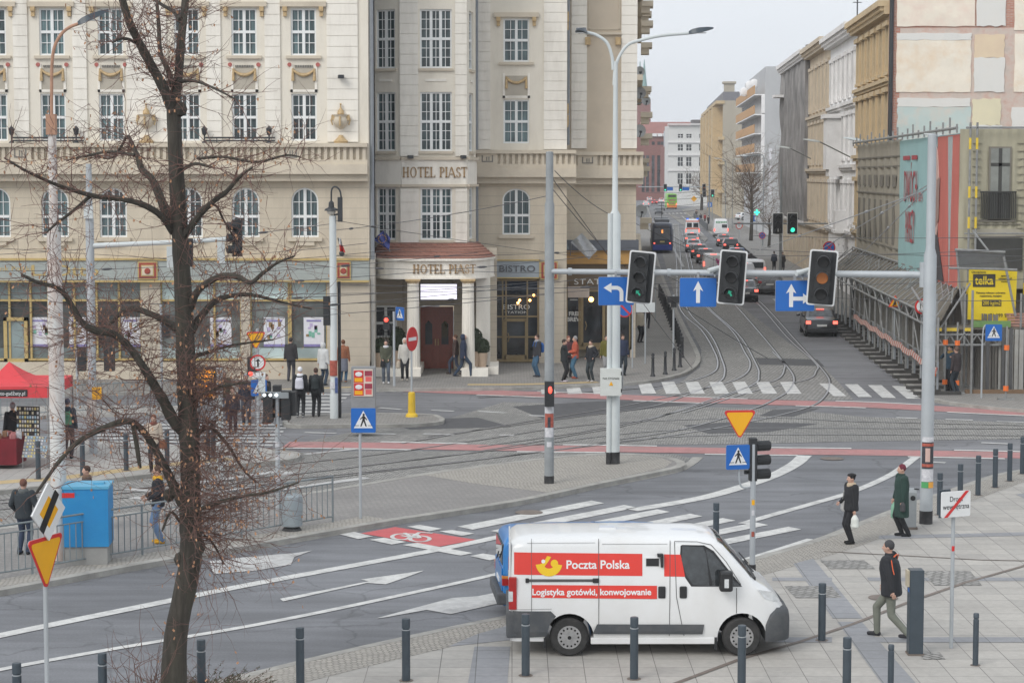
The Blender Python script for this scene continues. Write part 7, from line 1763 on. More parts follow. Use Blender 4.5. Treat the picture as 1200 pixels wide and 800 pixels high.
def arrow_sign(px,py,w,h,rz,kind,lb):
 c = armY(px);p = P(px,py,c.y-.12);t = thing('lane_sign',lb,'road sign',p,R(rz),'blue lane arrow signs on the gantry arm')
 q = MB();q.fprism(LF,roundrect(-w/2,w/2,-h/2,h/2,.03),0,.03);q.build('panel',M_SBLU,t)
 q = MB();q.fprism(LF,roundrect(-w/2-.008,w/2+.008,-h/2-.008,h/2+.008,.035),-.01,.0);q.box(-.03,.03,.01,.1,-.2,h/2+.15);q.build('back',M_SBK,t)
 q = MB();D = (.031,.036)
 if kind == 'up': q.fprism(LF,[(-.05,-.27),(.05,-.27),(.05,.08),(.13,.03),(0,.29),(-.13,.03),(-.05,.08)],*D)
 if kind == 'left':
  o = arcpts(.0,-.05,.19,.09,0,90,8);q.fprism(LF,[(.09,-.27),(.19,-.27),(.19,-.05),(.09,-.05)],*D);q.fprism(LF,o,*D);q.fprism(LF,[(0,.04),(0,.14),(-.14,.14),(-.14,.04)],*D);q.fprism(LF,[(-.13,-.04),(-.13,.22),(-.34,.09)],*D)
 if kind == 'upright': q.fprism(LF,[(-.15,-.28),(-.05,-.28),(-.05,.1),(.03,.06),(-.1,.3),(-.23,.06),(-.15,.1)],*D);q.fprism(LF,[(-.05,-.12),(.2,-.12),(.2,-.2),(.38,-.07),(.2,.06),(.2,-.02),(-.05,-.02)],*D)
 q.build('arrow',M_SWHT,t)
arrow_sign(722,341,.94,.74,6,'left','blue turn-left arrow sign on the gantry arm');arrow_sign(818,342.5,.94,.74,-2,'up','blue straight-ahead arrow sign hanging beside the middle signal');arrow_sign(931.5,346.5,.98,.76,3,'upright','blue sign with straight and right arrows next to the amber signal')
for px,py,lb in ((838,316,'white camera tube on the gantry arm near the middle signal'),(941,319,'white camera tube on the gantry arm near the amber signal')):
 c = armY(px);p = P(px,py,c.y-.15);t = thing('camera',lb,'camera',p,R(25),'cameras on the gantry arm');q = MB();q.tube([(-.2,0,-.03),(.22,0,.06)],.07,12);q.build('housing',M_POLEW,t,smooth=True);q = MB();q.tube([(0,0,-.18),(0,.1,-.02)],.025,6);q.build('bracket',M_POLEG,t)
# left support pole with pedestrian signal
lp = thing('signal_pole','grey round pole with posters and red pedestrian lamp on the island','pole',bLp)
zz = lambda y: pz(643.5,y,bLp)-HK
q = MB();q.lathe((0,0,0),[(.13,0),(.13,zz(240)),(.105,zz(236)),(.1,zz(178)),(.02,zz(177.5))],18);q.build('pole',mat('pole_mid_grey',(.27,.29,.30),.6,.12,2.5,dirt=(.18,.19,.2),dscale=1.4),lp,smooth=True)
q = MB();q.lathe((0,0,0),[(.135,0),(.135,zz(557))],18);q.build('painted_base',M_BLKP,lp)
sticker(lp,zz(511.5),zz(500.5),.13,M_PAPER);sticker(lp,zz(500),zz(484),.13,M_POSTR);sticker(lp,zz(483.5),zz(476),.13,M_PAPER);sticker(lp,zz(523),zz(517),.13,M_PAPER,-120,-60);sticker(lp,zz(500),zz(488),.134,M_POSTK,-110,-75)
q = MB();q.box(-.13,.13,-.3,-.1,zz(475),zz(446));q.build('pedestrian_signal',M_HOOD,lp);q = MB();q.ball((.02,-.31,zz(455.5)),(.055,.02,.1),n=10);q.build('lit_lamp',M_REDL,lp,smooth=True)
# twin lamp post ------------------------------------------------
bT = G(719.5,543,HK);tl = thing('street_lamp','tall pale twin-armed street lamp with cable box on the island tip','street lamp',bT)
zt = lambda y: pz(719,y,bT)-HK
q = MB();q.lathe((0,0,0),[(.165,0),(.165,zt(252)),(.085,zt(246)),(.075,zt(170)),(.06,zt(72))],20);q.build('pole',M_POLEW,tl,smooth=True)
q = MB();q.cyl((-.16,-.12,0),(-.14,-.12,zt(250)),.075,n=12);q.build('side_pole',M_POLEW,tl,smooth=True)
q = MB();q.lathe((0,0,0),[(.17,0),(.17,zt(529))],20);q.cyl((-.16,-.12,0),(-.16,-.12,zt(529)),.08,n=12);q.build('painted_base',M_BLKP,tl)
def lx(px,py,b=bT,dy=0): return P(px,py,b.y+dy)-b
for pts,hd in (([(718.5,82),(717,66),(711,50),(698,41),(685,38)],(684,38,674,33)),([(719.5,100),(721,80),(727,64),(737,52),(752,47),(775,42),(808,39)],(807,39,833,34))):
 w3 = smooth([lx(*p_,dy=.0) for p_ in pts],5);w3 = [v-Vector((0,0,HK))*0 for v in w3];q = MB();q.tube(w3,.045,10);q.build('arm',M_POLEW,tl,smooth=True)
 a,b_ = lx(hd[0],hd[1]),lx(hd[2],hd[3],dy=(-1.2 if hd[0] < 700 else 0));luminaire(tl,a,b_-a,.8 if hd[0] < 700 else .72)
q = MB();q.box(-.42,.19,-.38,-.16,zt(462),zt(430.5));o = q.build('cable_box',mat('box_white',(.62,.64,.61),.6,.05,3),tl)
q = MB();q.fprism(LF,[(-.17,zt(450)),(-.05,zt(450)),(-.11,zt(445))],.381,.39);h = q.build('warning_mark',M_SYEL,None);h.parent = o
q = MB();text_mb(q,'NA SYGNAŁ',LF,-.11,zt(443),.09,d=.382,th=.004);h = q.build('lettering',M_SBLK,None);h.parent = o
q = MB();
for z in (zt(436),zt(456)): q.box(.17,.2,-.39,-.37,z-.05,z+.05)
h = q.build('latch',M_SBLK,None);h.parent = o
rs = thing('road_sign','grey back of a round sign behind the white cable box','road sign',P(730,441,bT.y+.3));q = MB();q.lathe((0,0,0),[(.36,.0),(.36,.03)],24,axis='Y',rz=R(65));q.build('disc',M_SBK,rs);q = MB();q.tube([(-.2,0,0),(-.02,0,0)],.03,6);q.build('bracket',M_POLEG,rs);rs.rotation_euler = (0,0,R(20))
# old left pole with rusty arm ------------------------------------------------
bO = G(69,655,HK);ol = thing('street_lamp','old white pole streaked with rust, curved rusty arm and dark lamp head','street lamp',bO);zo_ = lambda y: pz(66,y,bO)-HK
dx = lambda px,py: P(px,py,bO.y).x-bO.x
q = MB();q.tube([(0,0,0),(dx(68.5,560),0,zo_(560)),(dx(65.5,400),0,zo_(400)),(dx(63,272),0,zo_(272))],[.175,.17,.165,.15],18);q.tube([(dx(63,272),0,zo_(272)),(dx(61,155),0,zo_(155))],[.1,.09],16);q.build('pole',M_RUST,ol,smooth=True)
q = MB();q.obox((dx(60.5,146),-.02,zo_(146)),(.2,.2,.44),0);q.build('junction_box',M_RUSTP,ol)
q = MB();q.tube(smooth([P(x,y,bO.y)-bO for x,y in [(60.5,157),(60.5,110),(61,75),(64,55),(72,40),(82,32),(92,28)]],5),.035,10);q.build('arm',M_RUSTP,ol,smooth=True)
a = P(91,28,bO.y)-bO;b_ = P(126,13,bO.y+.2)-bO;luminaire(ol,a,b_-a,.72)
# square steel frame and second grey pole with arm seen from behind
bC = G(109.5,531,HK);cp = thing('signal_gantry','grey gantry pole behind the branches with signal backs facing the viewer','traffic gantry',bC);zc = lambda y: pz(108,y,bC)-HK
q = MB();q.lathe((0,0,0),[(.125,0),(.125,zc(258)),(.1,zc(250)),(.085,zc(192))],16);q.build('pole',M_POLEG,cp,smooth=True)
q = MB();q.tube([(0,0,zc(288)),P(200,284,bC.y)-bC,P(285,279,bC.y)-bC],[.075,.07,.065],12);q.build('arm',M_POLEW,cp,smooth=True)
q = MB();q.box(-.13,.13,-.2,-.08,zc(256),zc(242));q.build('sign_backs',M_POLEW,cp)
q = MB();q.box(-.14,.14,-.17,-.1,zc(497),zc(467));q.build('poster',mat('poster_mixed',(.5,.45,.42),.6,.5,9),cp);q = MB();q.box(.02,.3,-.16,-.1,zc(467),zc(453));q.build('yellow_plate',M_SYEL,cp)
for px,py,w,h,m,lb in ((199,301,.18,.62,M_POLEW,'narrow white sign back hanging left of the trunk on the rear gantry'),(259,296,.22,.62,M_POLEW,'narrow white sign back hanging right of the trunk on the rear gantry'),(222,296,.22,.85,M_HOOD,'dark signal back partly behind the trunk on the rear gantry'),(278,279,.3,1.1,M_HOOD,'dark signal back at the right tip of the rear gantry')):
 p = P(px,py,bC.y-.15);t = thing('traffic_signal' if m is M_HOOD else 'road_sign',lb,'traffic signal' if m is M_HOOD else 'road sign',p,R(12))
 q = MB();q.box(-w/2,w/2,-.04,.04,-h/2,h/2);q.build('backboard',m,t)
 q = MB();q.tube([(0,.02,-.1),(0,.15,.1)],.03,6);q.build('bracket',M_POLEG,t)
 if m is M_HOOD:
  for k in range(2 if px < 250 else 3): q = MB();z = -h/2+.2+k*.35;q.tube([(0,-.02,z),(-.3,-.12,z+.02)],[.13,.12],10);q.build('visor',m,t)
# signals low on posts at the left crossing
for px,py0,py1,pb,lb in ((91,427,412,478,'pair of dark signals hanging on a post behind the rusty pole'),(190,388,360,470,'small dark signal left of the tree trunk by the shop windows')):
 b0 = G(px,pb,HK);t = thing('traffic_signal',lb,'traffic signal',b0);q = MB();q.cyl((0,0,0),(0,0,pz(px,py1,b0)),.05,n=8);q.build('pole',M_POLEG,t);q = MB();z = pz(px,py0,b0);q.box(.05,.32,-.15,.15,z-.35,z+.5);q.build('housing',M_HOOD,t)
 if px < 100: q = MB();q.box(1.0,1.35,-.15,.15,z-.35,z+.5);q.tube([(0,0,z),(1.2,0,z)],.03,6);q.build('housing',M_HOOD,t)
# pale pole with gooseneck lantern ------------------------------------------------
bW = G(391.5,490,HK);wl = thing('street_lamp','pale pole with black gooseneck lantern in front of the hotel','street lamp',bW);zw = lambda y: pz(391,y,bW)-HK
q = MB();q.lathe((0,0,0),[(.14,0),(.145,zw(462)),(.12,zw(460)),(.12,zw(253)),(.03,zw(252))],16);q.build('pole',M_POLEW,wl,smooth=True)
q = MB();q.cyl((.19,.15,0),(.19,.15,zw(330)),.055,n=8);q.build('side_pipe',M_BLKP,wl)
c = Vector((0,-.05,0));q = MB();q.tube(smooth([c+Vector((.05,0,zw(252))),c+Vector((.28,0,zw(248))),c+Vector((.28,0,zw(226))),c+Vector((.12,0,zw(219))),c+Vector((-.02,0,zw(222))),c+Vector((-.04,0,zw(236)))],5),.03,8);q.lathe((-.04,-.05,zw(247)),[(.24,0),(.22,.06),(.1,.12),(.09,.28),(.04,.34)],16);q.box(.18,.34,-.12,.05,zw(260),zw(231));q.build('lantern',M_BLACK,wl,smooth=True)
q = MB();q.ball((-.04,-.05,zw(248)),(.15,.15,.12),n=12);q.build('globe',mat('milk_glass',(.6,.58,.52),.4),wl,smooth=True)
q = MB();q.box(-.34,-.12,-.1,.12,zw(381),zw(347));q.build('signal_housing',M_HOOD,wl)
sticker(wl,zw(440),zw(422),.148,M_POSTR);sticker(wl,zw(455),zw(447),.148,M_PAPER);sticker(wl,zw(460),zw(442),.15,mat('sticker_blue',(.1,.15,.35),.6,.4,9),-70,-20)
# ---- sign boards
def sign_post(name,lb,cat,px,py,z0,top_py,r=.03,m=None,xoff=0):
 b = G(px,py,z0);t = thing(name,lb,cat,b);q = MB();q.cyl((0,0,0),(0,0,pz(px,top_py,b)-z0),r,n=10);q.build('post',m or M_POLEG,t,smooth=True);return t,b
def plate(t,poly,m,rz=0,at=(0,0,0),d=(.0,.02),name='panel'):
 F = Fr(Vector(at),(math.cos(rz),math.sin(rz)));q = MB();q.fprism(F,poly,*d);return q.build(name,m,t)
def tri_down(s): return [(-s/2,s*.433),(s/2,s*.433),(0,-s*.433)]
def rtri(s,r=.05):
 o = []
 for cx,cz,a0 in ((0,-s*.433+r*2,210),(s/2-r*1.73,s*.433-r,-30),(-s/2+r*1.73,s*.433-r,90)):
  for k in range(5): a = R(a0+120*k/4);o.append((cx+r*math.cos(a),cz+r*math.sin(a)))
 return o
def yield_sign(t,at,s,rz):
 plate(t,rtri(s),M_SRED,rz,at,(.0,.02),'red_border');plate(t,rtri(s*.86,.04),M_SYEL,rz,at,(.02,.025),'amber_panel');plate(t,rtri(s*1.0),M_SBK,rz,at,(-.012,-.001),'sign_back')
def ped_sign(t,at,s,rz):
 plate(t,roundrect(-s/2,s/2,-s/2,s/2,.03),M_SBLU,rz,at,(0,.02),'blue_panel');plate(t,roundrect(-s/2,s/2,-s/2,s/2,.03),M_SBK,rz,at,(-.012,-.001),'sign_back')
 k = s/.7;tr = [(-.27*k,-.22*k),(.27*k,-.22*k),(0,.28*k)];plate(t,tr,M_SWHT,rz,at,(.02,.024),'white_triangle')
 F = Fr(Vector(at),(math.cos(rz),math.sin(rz)));q = MB();D = (.024,.028)
 for p in ([(-.03,.0),(.045,.0),(.04,.13),(-.02,.13)],[(-.03,.0),(.015,.0),(-.05,-.17),(-.09,-.17)],[(.0,.0),(.045,.0),(.1,-.17),(.06,-.17)],[(-.02,.12),(-.015,.08),(-.09,.02),(-.1,.04)],[(.04,.12),(.035,.07),(.1,.0),(.11,.025)]): q.fprism(F,[(a*k,b*k) for a,b in p],*D)
 q.fprism(F,[(.01*k+.032*k*math.cos(R(a)),.165*k+.035*k*math.sin(R(a))) for a in range(0,360,40)],*D)
 for x0,x1 in ((-.25,-.12),(.13,.25)): q.fprism(F,[(x0*k,-.155*k),(x1*k,-.155*k),(x1*k,-.14*k),(x0*k,-.14*k)],*D)
 q.build('walking_figure',M_SBLK,t)
# near-left yield + priority diamond
t,b = sign_post('road_sign','sharply turned yellow yield sign with priority diamond above, bottom left','road sign',56.5,872,HP,600,.035)
za = pz(54,659,b)-HP;zb2 = pz(57,598.5,b)-HP;xo = P(54,659,b.y).x-b.x;xo2 = P(57,598,b.y).x-b.x
yield_sign(t,(xo,-.06,za),.92,R(69));s = .43
def dia(s): return [(0,-s),(s,0),(0,s),(-s,0)]
plate(t,dia(s),M_SWHT,R(69),(xo2,-.06,zb2),(0,.02),'white_panel');plate(t,dia(s*.55),M_SYEL,R(69),(xo2,-.06,zb2),(.02,.025),'amber_panel');plate(t,dia(s),M_SBK,R(69),(xo2,-.06,zb2),(-.012,-.001),'sign_back')
plate(t,[(-s*.72,-s*.05),(-s*.55,-s*.25),(s*.72,s*.05),(s*.55,s*.25)] if 0 else [(-.26,-.22),(-.16,-.31),(.26,.22),(.16,.31)],M_SBLK,R(69),(xo2,-.06,zb2),(.025,.03),'black_band')
# right yield + crossing sign with signal back
t,b = sign_post('road_sign','large amber yield sign above a blue crossing sign in front of the junction','road sign',881.5,673,HP,520,.06)
z1 = pz(866,497,b)-HP;z2 = pz(864,534.5,b)-HP;dxx = lambda px: P(px,520,b.y).x-b.x
yield_sign(t,(dxx(866),-.1,z1),.72,R(6));ped_sign(t,(dxx(864),-.1,z2),.52,R(14))
q = MB();q.tube(smooth([(dxx(866),-.06,z2-.2),(dxx(867),-.05,z2-.55),(dxx(872),-.03,z2-.66),(0,0,z2-.64)],4),.02,8);q.build('bracket',M_POLEG,t,smooth=True)
q = MB();q.lathe((0,0,0),[(.075,0),(.075,.22)],12);q.build('painted_base',M_BLKP,t)
sg2 = thing('traffic_signal','dark signal seen edge-on on top of the amber yield sign post','traffic signal',b+Vector((.06,.05,z2-.1)));
for k in range(3): q = MB();q.tube([(.0,.08,-.3+k*.3),(.3,.2,-.3+k*.3)],[.11,.11],10);q.build('visor',M_HOOD,sg2)
q = MB();q.box(-.14,.02,-.1,.16,-.42,.48);q.build('housing',M_HOOD,sg2);q = MB();q.cyl((-.2,0,-.2),(-.2,0,-.28),.05,n=8);q.build('knob',M_HOOD,sg2)
for y,m in ((588,M_SYEL),(600,M_PAPER),(625,M_POSTR)): sticker(t,pz(881,y+3,b)-HP,pz(881,y-3,b)-HP,.06,m,-120,-60)
# centre-left crossing sign in front of the poster panel
t,b = sign_post('road_sign','blue pedestrian crossing sign on a thin post below the poster case','road sign',422.5,607,HK,480,.035)
ped_sign(t,(P(426,492,b.y).x-b.x,-.05,pz(426,492,b)-HK),.60,0)
# poster case
bP = G(428,508,HK);pc = thing('poster_case','grey poster case with red and yellow food posters on the refuge','poster case',bP+Vector((0,.4,0)));zp2 = lambda y: pz(426,y,bP)-HK;k_ = FPX/bP.y
q = MB();q.box(P(411,450,bP.y).x-bP.x,P(439,450,bP.y).x-bP.x,-.2,.25,0.0,zp2(431));q.build('case',mat('case_grey',(.25,.26,.27),.6,.1,3),pc)
q = MB();q.box(P(414,450,bP.y).x-bP.x,P(436.5,450,bP.y).x-bP.x,-.23,-.2,zp2(465),zp2(433));po = q.build('poster',mat('poster_cream',(.66,.58,.50),.5),pc)
q = MB();x0 = P(414.3,450,bP.y).x-bP.x;w_ = P(436.2,450,bP.y).x-bP.x-x0
for j in range(2):
 zb_ = zp2(464)+j*(zp2(434)-zp2(464))*.5;hh = (zp2(434)-zp2(464))*.48
 q.box(x0,x0+w_*.52,-.236,-.23,zb_,zb_+hh);q.box(x0+w_*.04,x0+w_*.46,-.241,-.236,zb_+hh*.08,zb_+hh*.4,1);q.box(x0+w_*.62,x0+w_*.95,-.236,-.23,zb_+hh*.1,zb_+hh*.5,2);q.box(x0+w_*.58,x0+w_*.98,-.236,-.23,zb_+hh*.55,zb_+hh*.98,3);q.ball((x0+w_*.26,-.24,zb_+hh*.7),(w_*.2,.01,hh*.2),4,8)
h = q.build('print',[M_SRED,M_SYEL,mat('print_pinkred',(.7,.12,.12),.5),mat('print_wine',(.3,.03,.06),.5),M_SWHT],None);h.parent = po
# pole with three signs at the left crossing
t,b = sign_post('road_sign','pole with amber triangle, no-turn disc and crossing sign by the refuge','road sign',303,533,HK,385,.045)
z = lambda y: pz(301,y,b)-HK;X_ = lambda px: P(px,400,b.y).x-b.x
yield_sign(t,(X_(300),-.06,z(399)),.62,R(15));ped_sign(t,(X_(303),-.06,z(454)),.48,R(20))
def disc(n=24,r=.2): return [(r*math.cos(2*math.pi*i/n),r*math.sin(2*math.pi*i/n)) for i in range(n)]
plate(t,disc(r=.24),M_SRED,R(10),(X_(302),-.06,z(424.5)),(0,.02),'red_ring');plate(t,disc(r=.19),M_SWHT,R(10),(X_(302),-.06,z(424.5)),(.02,.024),'white_disc');plate(t,[(-.02,-.12),(.03,-.12),(.03,.05),(.1,.02),(.02,.12),(-.08,.05),(-.02,.04)],M_SBLK,R(10),(X_(302),-.06,z(424.5)),(.024,.028),'arrow_print')
plate(t,roundrect(-.2,.2,-.09,.09,.02),M_SWHT,R(10),(X_(303),-.06,z(439)),(0,.02),'small_panel');q = MB();q.box(-.3,-.06,-.1,.12,z(440),z(418));q.build('signal_housing',M_HOOD,t);q = MB();q.ball((-.2,-.12,z(437.5)),.07,n=8);q.build('lit_lamp',M_REDL,t)
# signal cluster
t,b = sign_post('traffic_signal','cluster of dark signal heads with three small white lights on a stickered post','traffic signal',326,596,HK,460,.06)
z = lambda y: pz(326,y,b)-HK
for k,(xx,yy,w1,h1) in enumerate(((-.22,0,.24,.75),(.22,.05,.22,.72),(-.02,.2,.2,.8),(.38,.12,.16,.6))): q = MB();q.box(xx-w1/2,xx+w1/2,yy-.15,yy+.15,z(494)+.05*k,z(494)+.05*k+h1);q.build('housing',M_HOOD,t)
q = MB();q.box(-.45,.3,-.14,.1,z(466),z(459));q.build('light_bar',M_POLED,t);q = MB()
for k in range(3): q.cut();q.ball((-.3+k*.15,-.16,z(462)),.045,n=8)
q.build_each('white_light',mat('lit_white',(.9,.95,1),.3,0,1,emit=(.85,.95,1),estr=1.5),t);q = MB();q.obox((-.38,0,z(451)),(.16,.12,.45),.2);q.build('sensor_box',M_POLEW,t)
for y in (520,535,560): sticker(t,z(y+3),z(y-3),.06,M_PAPER)
# passenger information display
bD = G(254.5,560,HK);t = thing('departure_board','glowing amber departure display on a pale pole behind the tree','display',bD);z = lambda y: pz(254,y,bD)-HK;X_ = lambda px: P(px,450,bD.y).x-bD.x
q = MB();q.cyl((X_(257),0,0),(X_(257),0,z(431)),.1,n=10);q.build('pole',M_POLEW,t,smooth=True);q = MB();q.box(X_(221),X_(252),-.12,.12,z(468),z(430));q.build('case',M_BLKP,t)
M_AMT = mat('lit_amber_text',(.7,.3,.02),.4,0,1,emit=(1,.42,.03),estr=.75);q = MB()
Fd = Fr((0,0,0),(1,0))
for i,(a,b_) in enumerate((('7  OSOBO','NA'),('K BRYNO','5MIN'),('','7MIN'),('31 GAJ','12MIN'),('D','14MIN'),('23 KROM','18MIN'))):
 zz_ = z(436.5+i*5.6)
 if a: text_mb(q,a,Fd,X_(222),zz_,.13,d=.121,th=.004,align='LEFT',sx=1.25,bold=.001)
 text_mb(q,b_,Fd,X_(251),zz_,.13,d=.121,th=.004,align='RIGHT',sx=1.1,bold=.001)
q.build('lettering',M_AMT,t)
# no-entry sign on yellow foot
b = G(482.5,488,HK);t = thing('road_sign','oblique red no-entry sign on a fat yellow plastic foot','road sign',b);z = lambda y: pz(483,y,b)-HK
q = MB();q.lathe((0,0,0),[(.22,0),(.2,.08),(.13,.14),(.12,z(460)),(.08,z(459))],16);q.build('foot',mat('plastic_yellow',(.70,.46,.03),.5,.08,3),t,smooth=True);q = MB();q.cyl((0,0,z(462)),(0,0,z(395)),.035,n=8);q.build('post',M_POLEG,t,smooth=True)
rr3 = .42;plate(t,disc(r=rr3),M_SRED,R(66),(.02,-.05,z(397)),(0,.02),'red_disc');plate(t,[(-.3,-.06),(.3,-.06),(.3,.06),(-.3,.06)],M_SWHT,R(66),(.02,-.05,z(397)),(.02,.025),'white_bar');plate(t,disc(r=rr3),M_SBK,R(66),(.02,-.05,z(397)),(-.012,-.001),'sign_back')
# pedestrian light and sign by the hotel door
b = G(462,452,HK);t = thing('traffic_signal','small signal showing red beside a crossing sign before the hotel door','traffic signal',b);z = lambda y: pz(460,y,b)-HK
q = MB();q.cyl((0,0,0),(0,0,z(365)),.05,n=8);q.build('post',M_POLEG,t);q = MB();q.box(-.42,-.18,-.14,.1,z(386),z(370.5));q.cyl((-.3,0,z(380)),(0,0,z(380)),.03,n=6);q.build('housing',M_HOOD,t);q = MB();q.ball((-.3,-.15,z(374.5)),.09,n=8);q.build('lit_lamp',M_REDL,t)
ped_sign(t,(.25,-.05,z(367.5)),.52,R(-48))
# crossed-out internal road sign
t,b = sign_post('road_sign','white Droga wewnętrzna sign with red diagonal bar on a slim post','road sign',1114.5,759,HP,578,.035)
z = lambda y: pz(1114,y,b)-HP;rzz = R(24);at = (.02,-.06,z(589.5));w,h = .62,.46
plate(t,roundrect(-w/2,w/2,-h/2,h/2,.03),M_SWHT,rzz,at,(0,.02));plate(t,roundrect(-w/2,w/2,-h/2,h/2,.03),M_SBK,rzz,at,(-.012,-.001),'sign_back')
plate(t,[(-w*.42,-h*.5),(-w*.3,-h*.5),(w*.44,h*.5),(w*.32,h*.5)],M_SRED,rzz,at,(.025,.03),'red_bar');q = MB();F = Fr(Vector(at),(math.cos(rzz),math.sin(rzz)));text_mb(q,'Droga\nwewnętrzna',F,0,.05,.135,d=.021,th=.003,sx=.83);q.build('lettering',M_SBLK,t)
plate(t,[(0,-.25),(.03,-.25),(.03,.25),(0,.25)],M_BOLL,R(-60),(-.27,-.02,z(590)),(-.25,.0),'second_board');sticker(t,z(645),z(639),.036,M_SRED,-130,-50)
# ticket post, bin
b = G(1072,766,HP);t = thing('ticket_post','tall square slate post with beige panel beside the walking man','ticket post',b);q = MB();q.box(-.125,.125,-.12,.14,0,1.52);o = q.build('column',M_BOLL,t)
bm = bmesh.new();bm.from_mesh(o.data);bmesh.ops.bevel(bm,geom=bm.edges[:],offset=.008,segments=2,affect='EDGES');bm.to_mesh(o.data);bm.free()
q = MB();q.box(-.17,-.126,-.08,.1,1.22,1.51);q.build('beige_panel',mat('panel_beige',(.45,.40,.30),.6,.1,5),t);q = MB();q.box(-.128,-.125,-.06,.06,1.12,1.2);q.build('blue_label',M_SBLU,t);q = MB();q.box(-.14,.14,-.135,.155,0,.03);q.build('rusty_base',M_DRAIN,t)
b = G(1067,620,HP);t = thing('litter_bin','round-topped metal litter bin between the tall pole and green coat','litter bin',b+Vector((0,.1,0)));q = MB();q.box(-.13,.13,-.13,.13,.06,.88);q.tube([(-.13,0,.86),(.13,0,.86)],.13,14);q.build('body',mat('bin_grey',(.33,.35,.36),.5,.08,4,metal=.3),t)
q = MB();q.lathe((.04,-.132,.76),[(.06,0),(.06,-.01)],16,axis='Y');q.build('opening',M_SBLK,t);q = MB();q.box(-.16,.16,-.15,.15,0,.06);q.build('foot',M_DRAIN,t);q = MB();q.tube([(.08,-.08,.98),(.2,-.08,.96)],.015,6);q.build('lid_lever',M_SBLK,t)
# bin hung on the railing
b = G(342,621,HK);t = thing('litter_bin','pale grey litter bin by the end of the island railing','litter bin',b);q = MB();q.lathe((0,0,0),[(.17,.08),(.25,.12),(.27,.7),(.25,.82),(.2,.86)],20);q.build('body',mat('bin_pale',(.27,.31,.33),.5,.08,4),t,smooth=True);q = MB();q.lathe((0,0,0),[(.24,0),(.2,.06),(.1,.08)],16);q.build('foot',M_BLKP,t)
# pavement railing
M_RAILG = mat('railing_grey',(.20,.23,.24),.6,.12,4);fp = [(-60,688),(38,672.5),(167,650),(283,629.5),(390,611.5)]
names = ['railing panel at the far left edge','railing panel in front of the blue cabinet','railing panel behind the tree trunk','railing panel with the litter bin by the crossing end']
for i in range(4):
 a,b_ = G(*fp[i],HK),G(*fp[i+1],HK);d = b_-a;L_ = d.length;t = thing('railing','grey steel '+names[i],'railing',a,math.atan2(d.y,d.x),'grey steel railing panels along the island')
 q = MB();q.tube([(0,0,1.12),(L_,0,1.12)],.022,8);q.tube([(0,0,.95),(L_,0,.95)],.016,6);q.tube([(0,0,.14),(L_,0,.14)],.018,6);q.build('rails',M_RAILG,t)
 q = MB();n = int(L_/.16)
 for k in range(1,n): q.tube([(L_*k/n,0,.14),(L_*k/n,0,.95)],.012,5)
 o = q.build('bars',M_RAILG,t);o['kind'] = 'stuff'
 for x in ([0,L_/2,L_] if i == 3 else [0,L_/2]): q = MB();q.cyl((x,0,0),(x,0,1.14),.025,n=8);q.build('post',M_RAILG,t)
# far railing behind the stall
a,b_ = G(-60,494,HK),G(232,478,HK);d = b_-a;t = thing('railing','thin grey railing of the tram stop behind the market stall','railing',a,math.atan2(d.y,d.x));L_ = d.length
q = MB();q.tube([(0,0,1.05),(L_,0,1.05)],.022,6);q.tube([(0,0,.15),(L_,0,.15)],.018,6)
n = int(L_/.22)
for k in range(n+1): q.tube([(L_*k/n,0,.0 if k%8==0 else .15),(L_*k/n,0,1.05)],.02 if k%8==0 else .009,4)
q.build('bars',M_RAILG,t)
# blue cabinet
b = G(104,658,HK);t = thing('utility_cabinet','tall bright blue utility cabinet on a grey plinth behind the railing','cabinet',b,R(4));t.scale = (.9,.9,.95);M_CBL = mat('cabinet_blue',(.015,.22,.50),.45,.05,2,dirt=(.03,.3,.55),dscale=1.2)
q = MB();q.box(-.5,.5,-.4,.5,.0,.42);q.build('plinth',mat('plinth_grey',(.28,.28,.27),.8,.1,3),t);q = MB();q.box(-.54,.54,-.44,.54,.42,1.74);o = q.build('cabinet',M_CBL,t)
q = MB();q.box(-.56,.56,-.46,.56,1.74,1.80);q.box(.15,.4,-.1,.15,1.8,1.84);q.build('lid',mat('lid_blue',(.10,.36,.55),.5,.06,2),t);q = MB();q.box(-.545,-.25,-.45,-.44,1.55,1.66);q.build('red_strip',M_SRED,t)
# more distant signs and posts near the hotel corner
t,b = sign_post('traffic_signal','slim post with dark two-sided signal box beside the tram rails','traffic signal',789,419,HK,345,.05);z = pz(789,351,b)-HK;q = MB();q.box(-.3,.3,-.12,.12,z-.15,z+.15);q.box(-.12,.12,-.12,.12,z-.35,z-.1);q.build('housing',M_HOOD,t)
t,b = sign_post('road_sign','pale rectangular sign back on a thin post at the hotel corner','road sign',756,426,HK,353,.035);plate(t,roundrect(-.42,.42,-.22,.22,.03),M_POLEW,0,(0,-.05,pz(756,360,b)-HK),(0,.02))
t,b = sign_post('road_sign','round blue and red no-stopping sign partly behind the lamp post','road sign',741,431,HK,355,.035);z = pz(731,362,b)-HK;plate(t,disc(r=.36),M_SRED,R(12),(-.35,-.05,z),(0,.02),'red_ring');plate(t,disc(r=.3),M_SBLU,R(12),(-.35,-.05,z),(.02,.024),'blue_disc');plate(t,[(-.26,.2),(-.2,.26),(.26,-.2),(.2,-.26)],M_SRED,R(12),(-.35,-.05,z),(.024,.028),'red_bar')
for px,py,r,lb in ((768,318,.42,'small round dark sign back above the tram rails'),): p = G(px,py+60,HK);t = thing('road_sign',lb,'road sign',p);z = P(px,py,p.y).z;q = MB();q.lathe((0,0,z-HK),[(.32,0),(.32,.03)],18,axis='Y');q.build('disc',M_SBK,t);q = MB();q.cyl((0,.05,0),(0,.05,z),.03,n=6);q.build('post',M_POLEG,t)
